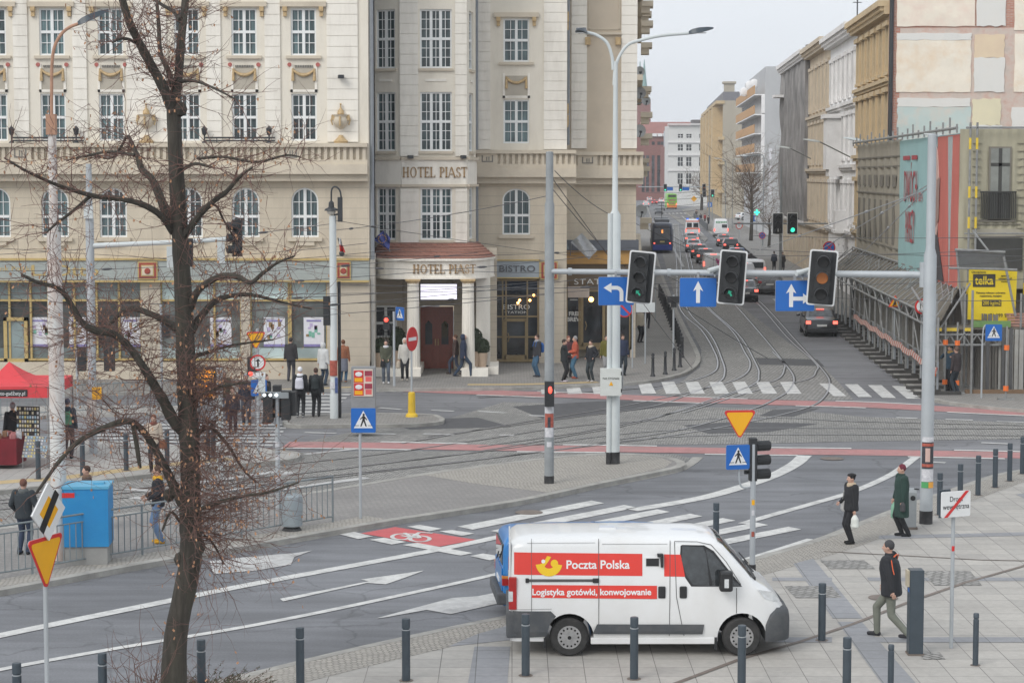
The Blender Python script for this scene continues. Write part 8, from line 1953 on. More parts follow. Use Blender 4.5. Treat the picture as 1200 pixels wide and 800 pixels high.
# right side: crossing sign, warning signs, distant gantry
t,b = sign_post('road_sign','small blue crossing sign on a bent post before the scaffold','road sign',1150,466,HK,398,.035);z = pz(1164,389.5,b)-HK;xx = P(1164,389,b.y).x-b.x;q = MB();q.tube(smooth([(0,0,pz(1150,398,b)-HK),(.05,0,z+.2),(xx*.5,0,z+.28),(xx,0,z+.2)],4),.03,8);q.build('bent_arm',M_POLEG,t);ped_sign(t,(xx,-.06,z),.62,0)
def rsign(px,py,basepy,kind,lb,s=.6):
 Yq = SY(px,11.55) if px > 950 else None;b = ST(11.55,Yq,HK) if Yq else G(px,basepy,HK);t = thing('road_sign',lb,'road sign',b);z = P(px,py,b.y).z-HK
 q = MB();q.cyl((0,.03,0),(0,.03,z+.1),.03,n=6);q.build('post',M_POLEG,t)
 if kind == 'warn': plate(t,[(-s/2,-s*.43),(s/2,-s*.43),(0,s*.43)],M_SRED,0,(0,-.03,z),(0,.02),'red_border');plate(t,[(-s*.38,-s*.36),(s*.38,-s*.36),(0,s*.3)],M_SYEL,0,(0,-.03,z),(.02,.024),'amber_panel');plate(t,[(-.05,-.18),(.03,-.18),(.02,.1),(-.04,.1)],M_SBLK,0,(0,-.03,z),(.024,.028),'print')
 if kind == 'limit': plate(t,disc(r=s/2),M_SRED,0,(0,-.03,z),(0,.02),'red_ring');plate(t,disc(r=s*.38),M_SWHT,0,(0,-.03,z),(.02,.024),'white_disc');q = MB();text_mb(q,'15',LF,0,z-.1,.32,d=.055,th=.004);q.build('lettering',M_SBLK,t)
 if kind == 'nostop': plate(t,disc(r=s/2),M_SRED,0,(0,-.03,z),(0,.02),'red_ring');plate(t,disc(r=s*.4),M_SBLU,0,(0,-.03,z),(.02,.024),'blue_disc');plate(t,[(-.2,.16),(-.16,.2),(.2,-.16),(.16,-.2)],M_SRED,0,(0,-.03,z),(.024,.028),'red_bar');plate(t,[(.2,.16),(.16,.2),(-.2,-.16),(-.16,-.2)],M_SRED,0,(0,-.03,z),(.028,.032),'red_bar')
 if kind == 'blue': plate(t,roundrect(-s/2,s/2,-s/2,s/2,.03),M_SBLU,0,(0,-.03,z),(0,.02));plate(t,[(-s*.1,-s*.3),(s*.1,-s*.3),(s*.1,s*.3),(-s*.1,s*.3)],M_SWHT,0,(0,-.03,z),(.02,.024),'white_print')
 if kind == 'amber': plate(t,dia(s*.6),M_SYEL,0,(0,-.03,z),(0,.02))
rsign(1049,352.5,0,'warn','amber roadworks triangle under the scaffold canopy',.62);rsign(1081,359,0,'limit','round red-rimmed limit sign behind the tall right pole',.62);rsign(971,290,0,'nostop','round no-stopping sign above the amber signal',.75)
for px,py,bs_,k,s,lb in ((894,247,268,'blue',1.2,'upper blue sign in the sign group of the side car park'),(885,256,270,'blue',.9,'wide blue sign at the left of the car park sign group'),(890,250,269,'warn',1.2,'amber triangle in the car park sign group'),(903,255,272,'blue',.9,'small blue sign right of the car park sign group'),(867,265,279,'amber',.7,'tiny amber diamond sign by the car park'),
  (866,264.5,281,'limit',.9,'round red-rimmed sign by the car park fence'),(893,276,297,'nostop',.75,'round no-stopping sign near the parked white car'),(832,240,257,'blue',.9,'blue crossing sign on the right pavement far away'),(813,233,252,'amber',1.1,'tiny amber sign on the far right pavement')):
 rsign(px,py,bs_,k,lb,s)
gc = thing('pharmacy_cross','bright green lit cross in front of the bare tree','lit sign',P(887,249,225));q = MB();q.box(-.5,.5,-.08,.08,-.17,.17);q.box(-.17,.17,-.079,.079,.17,.5);q.box(-.17,.17,-.079,.079,-.5,-.17);q.build('cross',M_GRN,gc);gc.scale = (.6,.6,.6);q = MB();q.cyl((0,0,-.5),(0,0,-4),.05,n=6);q.build('bracket',M_POLED,gc)
# near pair of signals hanging on the second arm, and the far gantry with two greens
def mast(px,basepy,toppy,lb,Yd=None,r=.1):
 b = G(px,basepy,HK);t = thing('street_mast',lb,'pole',b);q = MB();q.cyl((0,0,0),(0,0,P(px,toppy,b.y).z-HK),r,r*.7,n=8);q.build('pole',M_POLED,t,smooth=True);return t,b
t,b = mast(914,350,195,'grey mast beside the two signals over the right pavement',r=.11)
q = MB();z0 = P(914,262,b.y).z-HK;q.tube([(-3.2,0,z0),(3.2,0,z0)],.05,6);q.build('arm',M_POLED,t)
for px,lit,arr,lb in ((911.5,None,None,'dark signal with white bar left of the green one over the pavement'),(928.5,2,None,'signal showing full green right of the white-bar signal')):
 s_ = make_signal(lit,arr);s_.scale = (1.05,1,1.05);s_.location = P(px,262,b.y-.3);s_['label'] = lb;s_['group'] = 'pair of signals over the right pavement'
 q = MB();q.box(-.03,.03,0,.3,-.05,.05);q.build('bracket',M_HOOD,s_)
 if lit is None: q = MB();q.box(-.04,.04,-.2,-.17,-.52,-.3);q.build('lit_bar',M_SWHT,s_)
b = G(831,262,HK);t = thing('signal_gantry','distant gantry across the street with two small green signals','traffic gantry',b);zA = P(800,219,b.y).z-HK;q = MB();q.cyl((0,0,0),(0,0,P(831,183,b.y).z),.14,n=8);q.build('pole',M_POLED,t)
q = MB();q.tube([(0,0,zA),(P(748,219,b.y).x-b.x,0,zA)],.08,6);q.build('arm',M_POLEG,t)
for px,lit,lb in ((779.5,2,'small distant green signal left on the far gantry'),(797.5,2,'small distant green signal right on the far gantry'),(825,0,'small dark signal on the pole of the far gantry')):
 s_ = make_signal(lit if px < 820 else 1);s_.scale = (.9,1,.95);s_.location = P(px,220,b.y-.4);s_['label'] = lb
t,b = mast(834.5,258,226,'short post with signal box above the far right pavement');s_ = make_signal(2);s_.location = P(835,226.5,b.y-.3);s_.scale = (1.1,1,1.1);s_['label'] = 'green signal on the short post right of the far gantry'
s_ = make_signal(None);s_.location = P(825.3,226,b.y-.3);s_.scale = (1.1,1,1.1);s_['label'] = 'unlit signal left of the green one at the far crossing'
for px,lb in ((784,'blue sign left on the far gantry'),(803,'blue sign right on the far gantry')): q = MB();c = P(px,221,G(831,262).y-.3);q.box(c.x-.7,c.x+.7,c.y-.03,c.y+.03,c.z-.35,c.z+.35);tag(q.build('road_sign',M_SBLU,org=c),lb,'road sign')
# curved lamp posts along the right and beyond
def lamp(px,basepy,toppy,hx,hy,lb,z0=HK,m=None,s_=None):
 b = ST(s_,SY(px,s_),z0) if s_ else G(px,basepy,z0);t = thing('street_lamp',lb,'street lamp',b,0,'street lamps of the side street');zt = P(px,toppy,b.y).z-z0;hp = P(hx,hy,b.y)-b
 q = MB();q.tube(smooth([(0,0,0),(0,0,zt*.7),(0,0,zt-.3),(hp.x*.3,0,zt+.3 if hp.z > zt-.1 else hp.z+.1),(hp.x,0,hp.z)],5),.06,8);q.build('pole',m or M_POLED,t,smooth=True);luminaire(t,(hp.x,0,hp.z),(math.copysign(1,hp.x),-.3,.08),.9,m=M_POLEW)
for px,py,qx,qy,lb in ((961,166.5,996,184,'street lamp on a wall arm in front of the white house'),(926,174,950,186,'street lamp on a wall arm in front of the netted house'),(1010,165,1030,176,'street lamp on a wall arm in front of the ochre house')):
 Yq = SY(qx,14.6);w = P(qx,qy,Yq);h_ = P(px,py,Yq-2);t = thing('street_lamp',lb,'street lamp',w,0,'street lamps of the side street');d = h_-w;q = MB();q.tube([(0,0,0),d],.045,6);q.build('wall_arm',M_POLED,t);luminaire(t,d,(-1,-.2,.15),1.2,m=M_POLEW)
lamp(850,272,190,843,186,'thin lamp before the beige gable, left one',HK);lamp(858,268,190,861,187,'thin lamp before the beige gable, right one',HK);lamp(894,288,182,875,183,'lamp mast in front of the grey gable',HK)
lh = thing('floodlight','white floodlight on a tube at the top of the teal banner','floodlight',P(1100,158,88));luminaire(lh,(.4,0,-.1),(-1,-.2,.12),1.1,m=M_POLEW);q = MB();q.tube([(.4,0,-.1),(1.4,.6,-.6)],.03,6);q.build('bracket',M_POLED,lh)
# railing along the right pavement far off
a,b_ = G(860,291,HK),G(893,322,HK);d = b_-a;t = thing('railing','black railing fencing the side car park from the queue','railing',a,math.atan2(d.y,d.x));L_ = d.length;q = MB();q.box(0,L_,-.03,.03,.15,.2);q.box(0,L_,-.03,.03,1.0,1.08)
for k in range(int(L_/.25)): q.box(k*.25,k*.25+.06,-.02,.02,0,1.0)
q.build('bars',M_BLACK,t)
a,b_ = G(813,256,HK),G(829,271,HK);d = b_-a;t = thing('railing','dark railing on the far right pavement below the pedestrians','railing',a,math.atan2(d.y,d.x));L_ = d.length;q = MB();q.box(0,L_,-.05,.05,.1,1.1);q.build('bars',M_BLACK,t)
# planters at the porch
M_TERRA = mat('planter_beige',(.50,.38,.28),.8,.1,4);M_LEAFD = mat('box_leaf',(.035,.05,.022),.8,.4,14)
for px,py,s,lb in ((445,428,1.0,'clipped round shrub in beige pot left of the porch columns'),(466,424,1.15,'taller clipped shrub beside the left porch column'),(556,425,1.1,'slim clipped shrub right of the porch column'),(564.5,425,1.0,'clipped round shrub in beige pot by the bistro door')):
 Yp_ = YF+.55;z0 = ZZ(431,YF);c = Vector((KX(px,Yp_),Yp_,z0));t = thing('potted_shrub',lb,'potted plant',c,0,'potted shrubs on the hotel porch')
 q = MB();q.lathe((0,0,0),[(.18,0),(.24,.4*s),(.25,.6*s),(.22,.6*s)],16);q.build('pot',M_TERRA,t,smooth=True)
 rr_ = random.Random(px);q = MB()
 for k in range(420):
  v = Vector((rr_.gauss(0,1),rr_.gauss(0,1),rr_.gauss(0,1))).normalized()*(.30+.05*rr_.random());v.z *= (1.6 if px in (466,556) else 1.0);v.z += .6*s+.25+(.2 if px in (466,556) else 0);q.obox(v,(.07,.05,.012),rr_.random()*6,0,rr_.random()*3,rr_.random()*3)
 q.ball((0,0,.6*s+.25+(.2 if px in (466,556) else 0)),(.29,.29,.29*(1.6 if px in (466,556) else 1)),n=12);q.build('foliage',M_LEAFD,t)
# beach flag
b = P(664,412,YR-.6);b = G(662,416,HK);t = thing('beach_flag','dark teardrop advertising flag with colourful foot at the shop corner','flag',b);z = lambda y: pz(662,y,b)-HK;X_ = lambda px: P(px,390,b.y).x-b.x
q = MB();F = Fr((0,0,0),(1,0));q.fprism(F,[(X_(655.5),z(397)),(X_(669),z(397)),(X_(670),z(370)),(X_(669.5),z(352)),(X_(668),z(349.5)),(X_(663),z(356)),(X_(658.5),z(368)),(X_(656),z(385))],0,.02);q.build('flag_cloth',mat('flag_slate',(.055,.07,.1),.7,.1,3),t)
q = MB();q.fprism(F,[(X_(655.5),z(404)),(X_(668),z(404)),(X_(669),z(388)),(X_(663),z(385)),(X_(656.5),z(389))],.02,.03);q.build('print',mat('flag_flowers',(.55,.25,.2),.7,.9,16),t);q = MB()
for k in range(3): q.box(X_(659),X_(667),-.035,-.02,z(373+k*4.5),z(371.3+k*4.5))
q.build('lettering',M_SWHT,t);q = MB();q.tube([(X_(669.5),0,0),(X_(670),0,z(360)),(X_(667),0,z(349))],.018,6);q.build('pole',M_BLACK,t)
# flags on buildings
def flag(pts,m,lb,Y,parts=1,mats_=None):
 c = P(sum(p[0] for p in pts)/len(pts),sum(p[1] for p in pts)/len(pts),Y);t = thing('flag',lb,'flag',c);nx,ny = 8,6;q = MB();w = [P(x,y,Y)-c for x,y in pts];v = []
 for j in range(ny+1):
  for i in range(nx+1):
   a = w[0].lerp(w[1],i/nx);b_ = w[3].lerp(w[2],i/nx);p = a.lerp(b_,j/ny);v.append(p+Vector((0,.12*math.sin(i*1.1+j*.7),0)))
 f = [[j*(nx+1)+i,j*(nx+1)+i+1,(j+1)*(nx+1)+i+1,(j+1)*(nx+1)+i] for j in range(ny) for i in range(nx)]
 q.add(v,f);q.m = [(0 if (k//nx) < ny/2 or parts == 1 else 1) for k in range(len(f))];q.add([p+Vector((0,.012,0)) for p in v],[g_[::-1] for g_ in f]);q.m[len(f):] = q.m[:len(f)];q.build('cloth',mats_ or [m],t,smooth=True);return t
eu = flag([(437,281),(450,269.5),(457.5,279),(456,293)],mat('flag_blue',(.07,.09,.30),.8,.1,4),'blue flag with a ring of yellow stars above the porch roof',YF-.3)
q = MB();c = P(448,280,YF-.42)-eu.location
for k in range(12): a = 2*math.pi*k/12;q.obox(c+Vector((.16*math.cos(a),0,.16*math.sin(a))),(.03,.01,.03),0,0,0,R(45))
q.build('stars',M_SYEL,eu)
q = MB();q.tube([P(457,295,YF)-eu.location,P(450,269,YF-.4)-eu.location],.02,6);q.build('pole',M_POLED,eu)
pf_ = flag([(396,279),(399,279),(405,296),(398.5,294)],None,'small white and red flag beside the pale lantern pole',YL-.8,2,[M_SWHT,M_SRED]);
pf_ = flag([(396,280),(399.5,281),(405,296),(397,296)],M_SRED,'x',YL-.8) if 0 else pf_
q = MB();q.tube([P(401,300,YL)-pf_.location,P(396,279,YL-.8)-pf_.location],.02,6);q.ball(P(400.5,297,YL-.3)-pf_.location,.12,n=8);q.build('pole',M_BLACK,pf_)
fl1 = flag([(650,272),(662,277),(667,292),(651,287)],mat('flag_grey',(.22,.26,.28),.8,.1,4),'dark grey flag behind the island pole at the hotel corner',YR2-1.2)
fl2 = flag([(669,284),(682,273),(700,293),(690,304)],mat('flag_silver',(.38,.39,.40),.8,.12,4),'silver flag flying diagonally at the hotel corner',YR2-1.6)
for f_,(x0,y0,x1,y1) in ((fl1,(648,300,651,270)),(fl2,(668,303,670,283))): q = MB();q.tube([P(x0,y0,YR2)-f_.location,P(x1,y1,YR2-1.3)-f_.location],.02,6);q.build('pole',M_POLED,f_)
# small signs on the hotel right wing
sgn = thing('hanging_sign','blank cream signboard hanging in front of the corner shop','sign',P(678,342,YR2-.8));q = MB();k = YR2/FPX;q.box(-12.5*k,12.5*k,-.04,.04,-6.5*k,6.5*k);q.build('board',mat('cream_board',(.52,.43,.36),.7,.1,3),sgn);q = MB();q.tube([(-10*k,0,6.5*k),(-10*k,.6,10*k)],.02,5);q.tube([(10*k,0,6.5*k),(10*k,.6,10*k)],.02,5);q.build('bracket',M_BLACK,sgn)
# overhead wires -----------------------------------------------
M_WIRE = mat('overhead_wire',(.07,.07,.075),.6,.1,3);M_WIREL = mat('steel_wire',(.30,.31,.32),.5,.1,3)
def wire(p0,p1,sag,lb,r=.014,m=None,n=14,ins=()):
 p0,p1 = Vector(p0),Vector(p1);pts = [p0.lerp(p1,i/n)-Vector((0,0,sag*4*(i/n)*(1-i/n))) for i in range(n+1)]
 q = MB();q.tube(pts,r,5)
 for f in ins: c = p0.lerp(p1,f)-Vector((0,0,sag*4*f*(1-f)));d = (p1-p0).normalized();q.tube([c-d*.18,c-d*.08,c+d*.08,c+d*.18],[.02,.04,.04,.02],8)
 tag(q.build('overhead_wire',m or M_WIRE,org=p0),lb,'wire','overhead tram wires over the junction')
WL = 'thin dark tram wire crossing in front of the hotel facade'
for (x0,y0,Y0_),(x1,y1,Y1_),sag,ins in [((-40,330,70),(560,296,78),.25,(.12,.72)),((-40,318,68),(470,292,76),.2,(.3,)),((-40,306,72),(430,285,80),.25,(.2,)),((-40,347,66),(700,300,74),.2,(.5,.8)),((120,372,64),(745,318,74),.25,(.4,)),((391,258,74),(760,310,96),.1,(.1,.85)),((391,262,74),(-40,300,70),.15,(.2,)),
  ((-40,288,80),(745,322,86),.2,(.6,)),((391,300,74),(745,290,90),.15,(.7,.3)),((-40,362,64),(640,330,70),.15,(.55,)),((300,345,70),(1250,300,72),.3,(.4,.7)),((300,330,74),(1250,325,70),.3,(.6,)),((640,230,60),(391,270,74),.1,(.9,)),((200,380,68),(640,345,66),.1,()),((420,355,72),(745,335,84),.1,(.3,)),((391,405,74),(391.5,406,74),.0,())][:15]:
 wire(P(x0,y0,Y0_),P(x1,y1,Y1_),sag,WL,.011,ins=ins)
for (x0,y0,Y0_),(x1,y1,Y1_) in [((648,210,57),(830,455,100)),((648,222,57),(745,330,80)),((650,200,57),(712,250,66)),((713,300,62),(900,420,72)),((748,250,110),(830,300,130)),((745,262,100),(900,330,118)),((740,300,90),(830,345,100))]:
 wire(P(x0,y0,Y0_),P(x1,y1,min(Y1_,95)),.1,'thin wire strung from the island pole towards the tram street',.012)
for (x0,y0),(x1,y1),Y1_ in [((1087,217),(870,345),118),((1087,220),(985,320),95),((1087,222),(780,330),110)]:
 wire(P(x0,y0,bR.y),P(x1,y1,Y1_),.05,'pale stay wire from the tall right pole towards the side street',.014,M_WIREL,ins=(.12,.3))
for y0,y1 in ((276,276),(292,300),(345,352),(300,288)): wire(P(880,y0,84),P(1260,y1,72),.1,'thin wire crossing in front of the netted corner house',.012)
for i in range(6): wire(P(752+i*5,225+i*8,300),P(840-i*3,222+i*7,280),.3,'thin tram wire far along the side street',.03)
# market stall -----------------------------------------------
bM = G(8,549,HK);M_TENT = mat('tent_red',(.62,.05,.06),.7,.06,2);M_TENTD = mat('tent_print',(.02,.02,.022),.6)
tn = thing('market_tent','red folding canopy over a souvenir stall at the left edge','tent',bM+Vector((0,1.2,0)));Yt0 = bM.y;X = lambda px: P(px,450,Yt0).x-tn.location.x;z = lambda y: P(0,y,Yt0).z-HK
x1 = X(55.5);xc = X(3);x0 = 2*xc-x1;zf = z(453);ap = (X(-6),.5,z(434)+.1);ya,yb = -1.2,2.2
q = MB();n = 8
cor = [(x0,ya),(x1,ya),(x1,yb),(x0,yb)]
for (a,b_),(c,d) in zip(cor,cor[1:]+cor[:1]):
 for k in range(n):
  f0,f1 = k/n,(k+1)/n;s0 = .25*math.sin(math.pi*f0);s1 = .25*math.sin(math.pi*f1)
  P0 = [(a+(ap[0]-a)*f0,b_+(ap[1]-b_)*f0,zf+(ap[2]-zf)*f0-s0),(c+(ap[0]-c)*f0,d+(ap[1]-d)*f0,zf+(ap[2]-zf)*f0-s0)];P1 = [(c+(ap[0]-c)*f1,d+(ap[1]-d)*f1,zf+(ap[2]-zf)*f1-s1),(a+(ap[0]-a)*f1,b_+(ap[1]-b_)*f1,zf+(ap[2]-zf)*f1-s1)]
  q.add(P0+P1,[(0,1,2,3)]);q.add([(p[0],p[1],p[2]-.02) for p in P0+P1],[(3,2,1,0)])
 q.add([(a,b_,zf),(c,d,zf),(c,d,zf-.32),(a,b_,zf-.32)],[(0,1,2,3),(3,2,1,0)][:1]);q.add([(a*.995,b_*.99,zf),(c*.995,d*.99,zf),(c*.995,d*.99,zf-.32),(a*.995,b_*.99,zf-.32)],[(3,2,1,0)])
q.build('canopy',M_TENT,tn)
q = MB();q.box(X(-6),X(32),ya-.02,ya-.008,zf-.28,zf-.08);o = q.build('sign_strip',M_TENTD,tn);q = MB();text_mb(q,'miasto-gadżety.pl',LF,X(10),zf-.24,.15,d=-ya+.021,th=.004,sx=.9);h = q.build('lettering',M_SWHT,None);h.parent = o
for a,b_ in cor: q = MB();q.cyl((a*.99,b_*.98,0),(a*.99,b_*.98,zf),.025,n=6);q.build('leg',M_GALV,tn)
tbt = thing('market_table','stall table under a burgundy cloth full of small goods','table',bM);q = MB();X = lambda px: P(px,520,bM.y).x-bM.x;z = lambda y: P(0,y,bM.y).z-HK
q.prism([(X(-60),-.1),(X(20),-.1),(X(22),.9),(X(-60),.9)],0.12,z(514));q.build('cloth',mat('burgundy_cloth',(.16,.012,.02),.85,.2,3),tbt)
q = MB();rr_ = random.Random(3)
for k in range(60): q.obox((X(-50)+rr_.random()*(X(20)-X(-50)),rr_.random()*.8,z(514)+.06),(.12,.1,.12+.1*rr_.random()),rr_.random(),rr_.randrange(3))
o = q.build('goods',[M_PAPER,mat('goods_brown',(.25,.14,.08),.7,.3,5),mat('goods_pink',(.5,.2,.2),.7,.3,5)],tbt)
def display(px0,px1,py0,py1,pb,lb,m0,tilt=.0):
 b = G((px0+px1)/2,pb,HK);t = thing('display_board',lb,'display board',b,R(-8));w = (px1-px0)*b.y/FPX;z0 = P(px0,py1,b.y).z-HK;z1 = P(px0,py0,b.y).z-HK;q = MB();q.add([(-w/2,-.02,z0),(w/2,-.02,z0),(w/2,tilt,z1),(-w/2,tilt,z1),(-w/2,.02,z0),(w/2,.02,z0),(w/2,tilt+.04,z1),(-w/2,tilt+.04,z1)],[(0,1,2,3),(7,6,5,4),(0,4,5,1),(1,5,6,2),(2,6,7,3),(3,7,4,0)]);q.build('board',m0,t)
 q = MB();rr_ = random.Random(int(px0));n = 9;k_ = 7
 for i in range(n):
  for j in range(k_):
   if rr_.random() < .12: continue
   x = -w/2+w*(i+.5)/n;f = (j+.5)/k_;zz_ = z0+(z1-z0)*f;q.obox((x,-.03+tilt*f,zz_),(w/n*.62,.02,(z1-z0)/k_*.62),0,rr_.randrange(4))
 q.build('magnets',[mat('magnet_cream',(.6,.55,.4),.6,.2,9),mat('magnet_blue',(.35,.5,.6),.6,.3,9),M_PAPER,mat('magnet_yellow',(.6,.5,.2),.6,.3,9)],t)
 q = MB();q.tube([(-w/2+.03,0,0),(-w/2+.03,0,z0+.1)],.015,5);q.tube([(w/2-.03,0,0),(w/2-.03,0,z0+.1)],.015,5);q.build('legs',M_GALV,t);return t
display(20,48,476,511,545,'black upright board covered with souvenir magnets',M_TENTD);display(25,56,512,536,549,'leaning pale board of postcards at the stall corner',mat('board_grey',(.25,.27,.3),.7),.3)
# ================================================================= TREES
def grow(mb,p,d,L_,r,rr,depth,leaves,m=1):
 """a twig that wanders, forks and carries a few dry leaves"""
 n = 4;pts = [p];dd = d.copy()
 for i in range(n):
  dd = (dd+Vector((rr.gauss(0,.22),rr.gauss(0,.22),rr.gauss(.03,.2)))).normalized();pts.append(pts[-1]+dd*L_/n)
 mb.tube(pts,[r*(1-.7*i/n) for i in range(n+1)],4 if r < .012 else 5,m,cap=False)
 if depth > 0:
  for k in range(rr.randint(2,4)):
   i = rr.randint(1,n);nd = (dd+Vector((rr.gauss(0,.8),rr.gauss(0,.8),rr.gauss(.0,.7)))).normalized();grow(mb,pts[i],nd,L_*rr.uniform(.45,.75),r*.6,rr,depth-1,leaves,m)
 elif rr.random() < leaves:
  for k in range(rr.randint(1,2)):
   c = pts[rr.randint(2,n)];a = Vector((rr.gauss(0,1),rr.gauss(0,1),rr.gauss(0,1))).normalized()*.022;b = Vector((rr.gauss(0,.3),rr.gauss(0,.3),-1)).normalized()*.055
   mb.add([c,c+a+b*.5,c+b,c-a+b*.5],[(0,1,2,3)],2)
M_BARK = mat('bark',(.052,.046,.038),.95,.4,3,bump=.9,bscale=14,stretch=(5,5,.8),dirt=(.10,.095,.07),dscale=1.2,dirt_amt=.6)
M_TWIG = mat('twig_red_brown',(.15,.085,.07),.9,.3,6);M_DRY = mat('dry_leaf',(.42,.23,.13),.8,.35,8);M_DRYB = mat('far_twigs',(.14,.10,.07),.9,.3,1)
BT = G(203,842,HP);TY = BT.y
tree = thing('bare_tree','large bare street tree with dark ridged trunk and a few dry leaves','tree',BT)
rr = random.Random(21)
def TP(px,py,dy=0): return P(px,py,TY+dy)-BT
KT = FPX/TY
limbs = [ # (x, y, half width px), depth offset start, end
 ([(200,850,19),(203,820,16),(206,745,14),(219,680,13.5),(224,640,14),(223,600,12.5),(223,540,12),(220,480,12),(217,400,11),(214,330,10.5),(210,262,9.5),(206,190,8.5),(203,122,8)],0,0),
 ([(203,128,8),(192,104,6),(178,78,5.5),(163,50,5),(150,22,4.5),(138,-20,4)],0,-.6),([(203,125,7),(209,90,5.5),(212,50,5),(216,15,4.5),(219,-25,4)],0,.5),([(202,100,4),(196,80,3.2),(188,62,2.8),(186,30,2.5),(184,5,2)],0,.9),
 ([(212,24,4),(204,14,2.6),(190,6,2.2),(176,-4,2)],.3,1.2),([(162,52,2),(150,46,1.8),(140,46,1.5),(132,50,1.2)],-.3,-1),([(208,96,2.5),(228,95,1.8),(252,104,1.5),(275,116,1)],.1,-1.2),
 ([(200,262,7),(188,232,5),(178,210,4.3),(166,198,4),(160,180,3),(152,170,2)],0,.8),([(203,272,5),(190,254,4),(168,240,3.6),(140,233,3.2),(112,230,3),(82,222,2.5),(60,214,2),(30,200,1.6),(5,185,1)],0,-1.8),
 ([(216,505,8),(203,492,7.5),(192,470,6.5),(180,450,6),(168,430,5),(150,405,4.5),(132,391,4.5),(112,387,4.5),(96,378,4),(84,358,3.6),(76,345,3),(64,336,2.6),(45,331,2),(25,322,1.6)],0,-1.6),
 ([(208,385,5),(192,375,4.2),(172,366,4),(155,361,3.6),(142,366,3),(128,380,2.5),(112,386,2.2)],0,.9),([(108,228,2.4),(86,247,2),(66,262,1.6),(55,272,1.1)],-.8,-1.6),
 ([(214,590,7),(205,572,6),(196,553,5),(184,530,4.6),(170,508,4.3),(155,494,4),(140,495,3.8),(122,501,3.5),(102,511,3),(86,522,2.8),(68,542,2.3),(55,560,2),(42,578,1.4)],0,-1.4),([(156,497,3.2),(160,520,2.8),(164,548,2.2)],-.7,-.6),
 ([(222,362,5),(231,342,4.4),(245,330,4),(262,323,3.6),(280,325,3.2),(294,331,2.8),(308,320,2.2),(325,308,1.6),(345,300,1)],0,-1.3),([(224,388,5),(236,370,4.2),(252,353,3.6),(274,346,3),(298,346,2.3),(330,354,1.5),(365,362,1)],0,1),
 ([(214,278,5),(225,264,4.2),(238,247,3.8),(255,232,3.2),(266,224,2.8),(280,208,2),(296,196,1.2)],0,-.9),([(222,262,2),(250,240,1.6),(262,258,1.3),(275,280,.9)],.2,.8),
 ([(222,602,3),(245,592,2.2),(275,583,2),(315,576,1.6),(350,565,1)],0,-.9),([(226,640,2.5),(240,628,1.6),(252,640,1.3),(262,660,1)],0,.5),([(160,180,2.4),(150,160,2),(142,172,1.6),(128,186,1.2),(100,178,1)],.8,1.6),([(158,182,2.2),(128,178,1.8),(100,183,1.3),(78,188,1)],.6,1.4),
 ([(232,186,1.8),(262,184,1.6),(300,190,1.5),(335,182,1.2),(352,184,.8)],0,-1),([(212,200,2.5),(228,192,2),(248,196,1.5)],0,-.5),([(212,612,2),(200,600,1.6),(190,622,1.2)],0,-.4),([(223,420,3),(245,412,2),(275,404,1.6),(320,398,1)],0,.7),([(222,470,3.5),(240,462,2.5),(262,452,2),(290,448,1.3)],0,-.7),([(222,520,3.4),(244,500,2.4),(266,520,2),(284,548,1.5),(300,565,1)],0,.6)]
tr1 = MB();cr = MB();ends = []
for i,(pts,d0,d1) in enumerate(limbs):
 n = len(pts);w = [(*TP(x,y,d0+(d1-d0)*(k/(n-1)))[:],h/KT) for k,(x,y,h) in enumerate(pts)]
 sm = smooth([q[:3] for q in w],4);rd_ = []
 for k in range(n-1):
  for j in range(4): rd_.append((w[k][3]+(w[k+1][3]-w[k][3])*j/4)*(1+rr.uniform(-.06,.06)))
 rd_.append(w[-1][3]);tr1.tube(sm,rd_,14 if i == 0 else 8,0)
 for k,q in enumerate(sm):
  if i == 0 and k < 8: continue
  ends.append((q,rd_[k],(sm[min(k+1,len(sm)-1)]-sm[max(k-1,0)]).normalized()))
for x,y,r_ in ((232,640,.12),(211,655,.1),(198,580,.09),(230,560,.08),(214,700,.07),(212,128,.1)): tr1.ball(TP(x,y,-.05),(r_,r_,r_*1.2),0,8)
tr1.build('trunk',M_BARK,tree,smooth=True)
# epicormic thickets: more twigs around the trunk between rows 400 and 650
for q,r0,t_ in ends:
 zpx = 400-(q.z+HP-CAMH)/TY*FPX+0;k = 2 if r0 < .13 else 1
 for j in range(k if rr.random() < .8 else 0):
  d = (t_*rr.uniform(.0,.6)+Vector((rr.gauss(0,.8),rr.gauss(0,.75),rr.gauss(.15,.6)))).normalized();grow(cr,q,d,rr.uniform(.35,1.0),.007,rr,1,.3)
for k in range(230):
 x,y = rr.choice([(224,470),(224,500),(222,440),(226,530),(226,610),(214,620),(150,400),(170,430),(120,388),(222,560),(145,494)]);q = TP(x,y+rr.uniform(-18,18),rr.uniform(-.1,.1));s = 1 if x > 200 else rr.choice((-1,1));d = Vector((s*rr.uniform(.3,1),rr.gauss(0,.6),rr.gauss(-.05,.5))).normalized();grow(cr,q,d,rr.uniform(.7,1.4),.0075,rr,2,.24)
cr.m = [m_ for m_ in cr.m];cr.build('crown',[M_BARK,M_TWIG,M_DRY],tree)
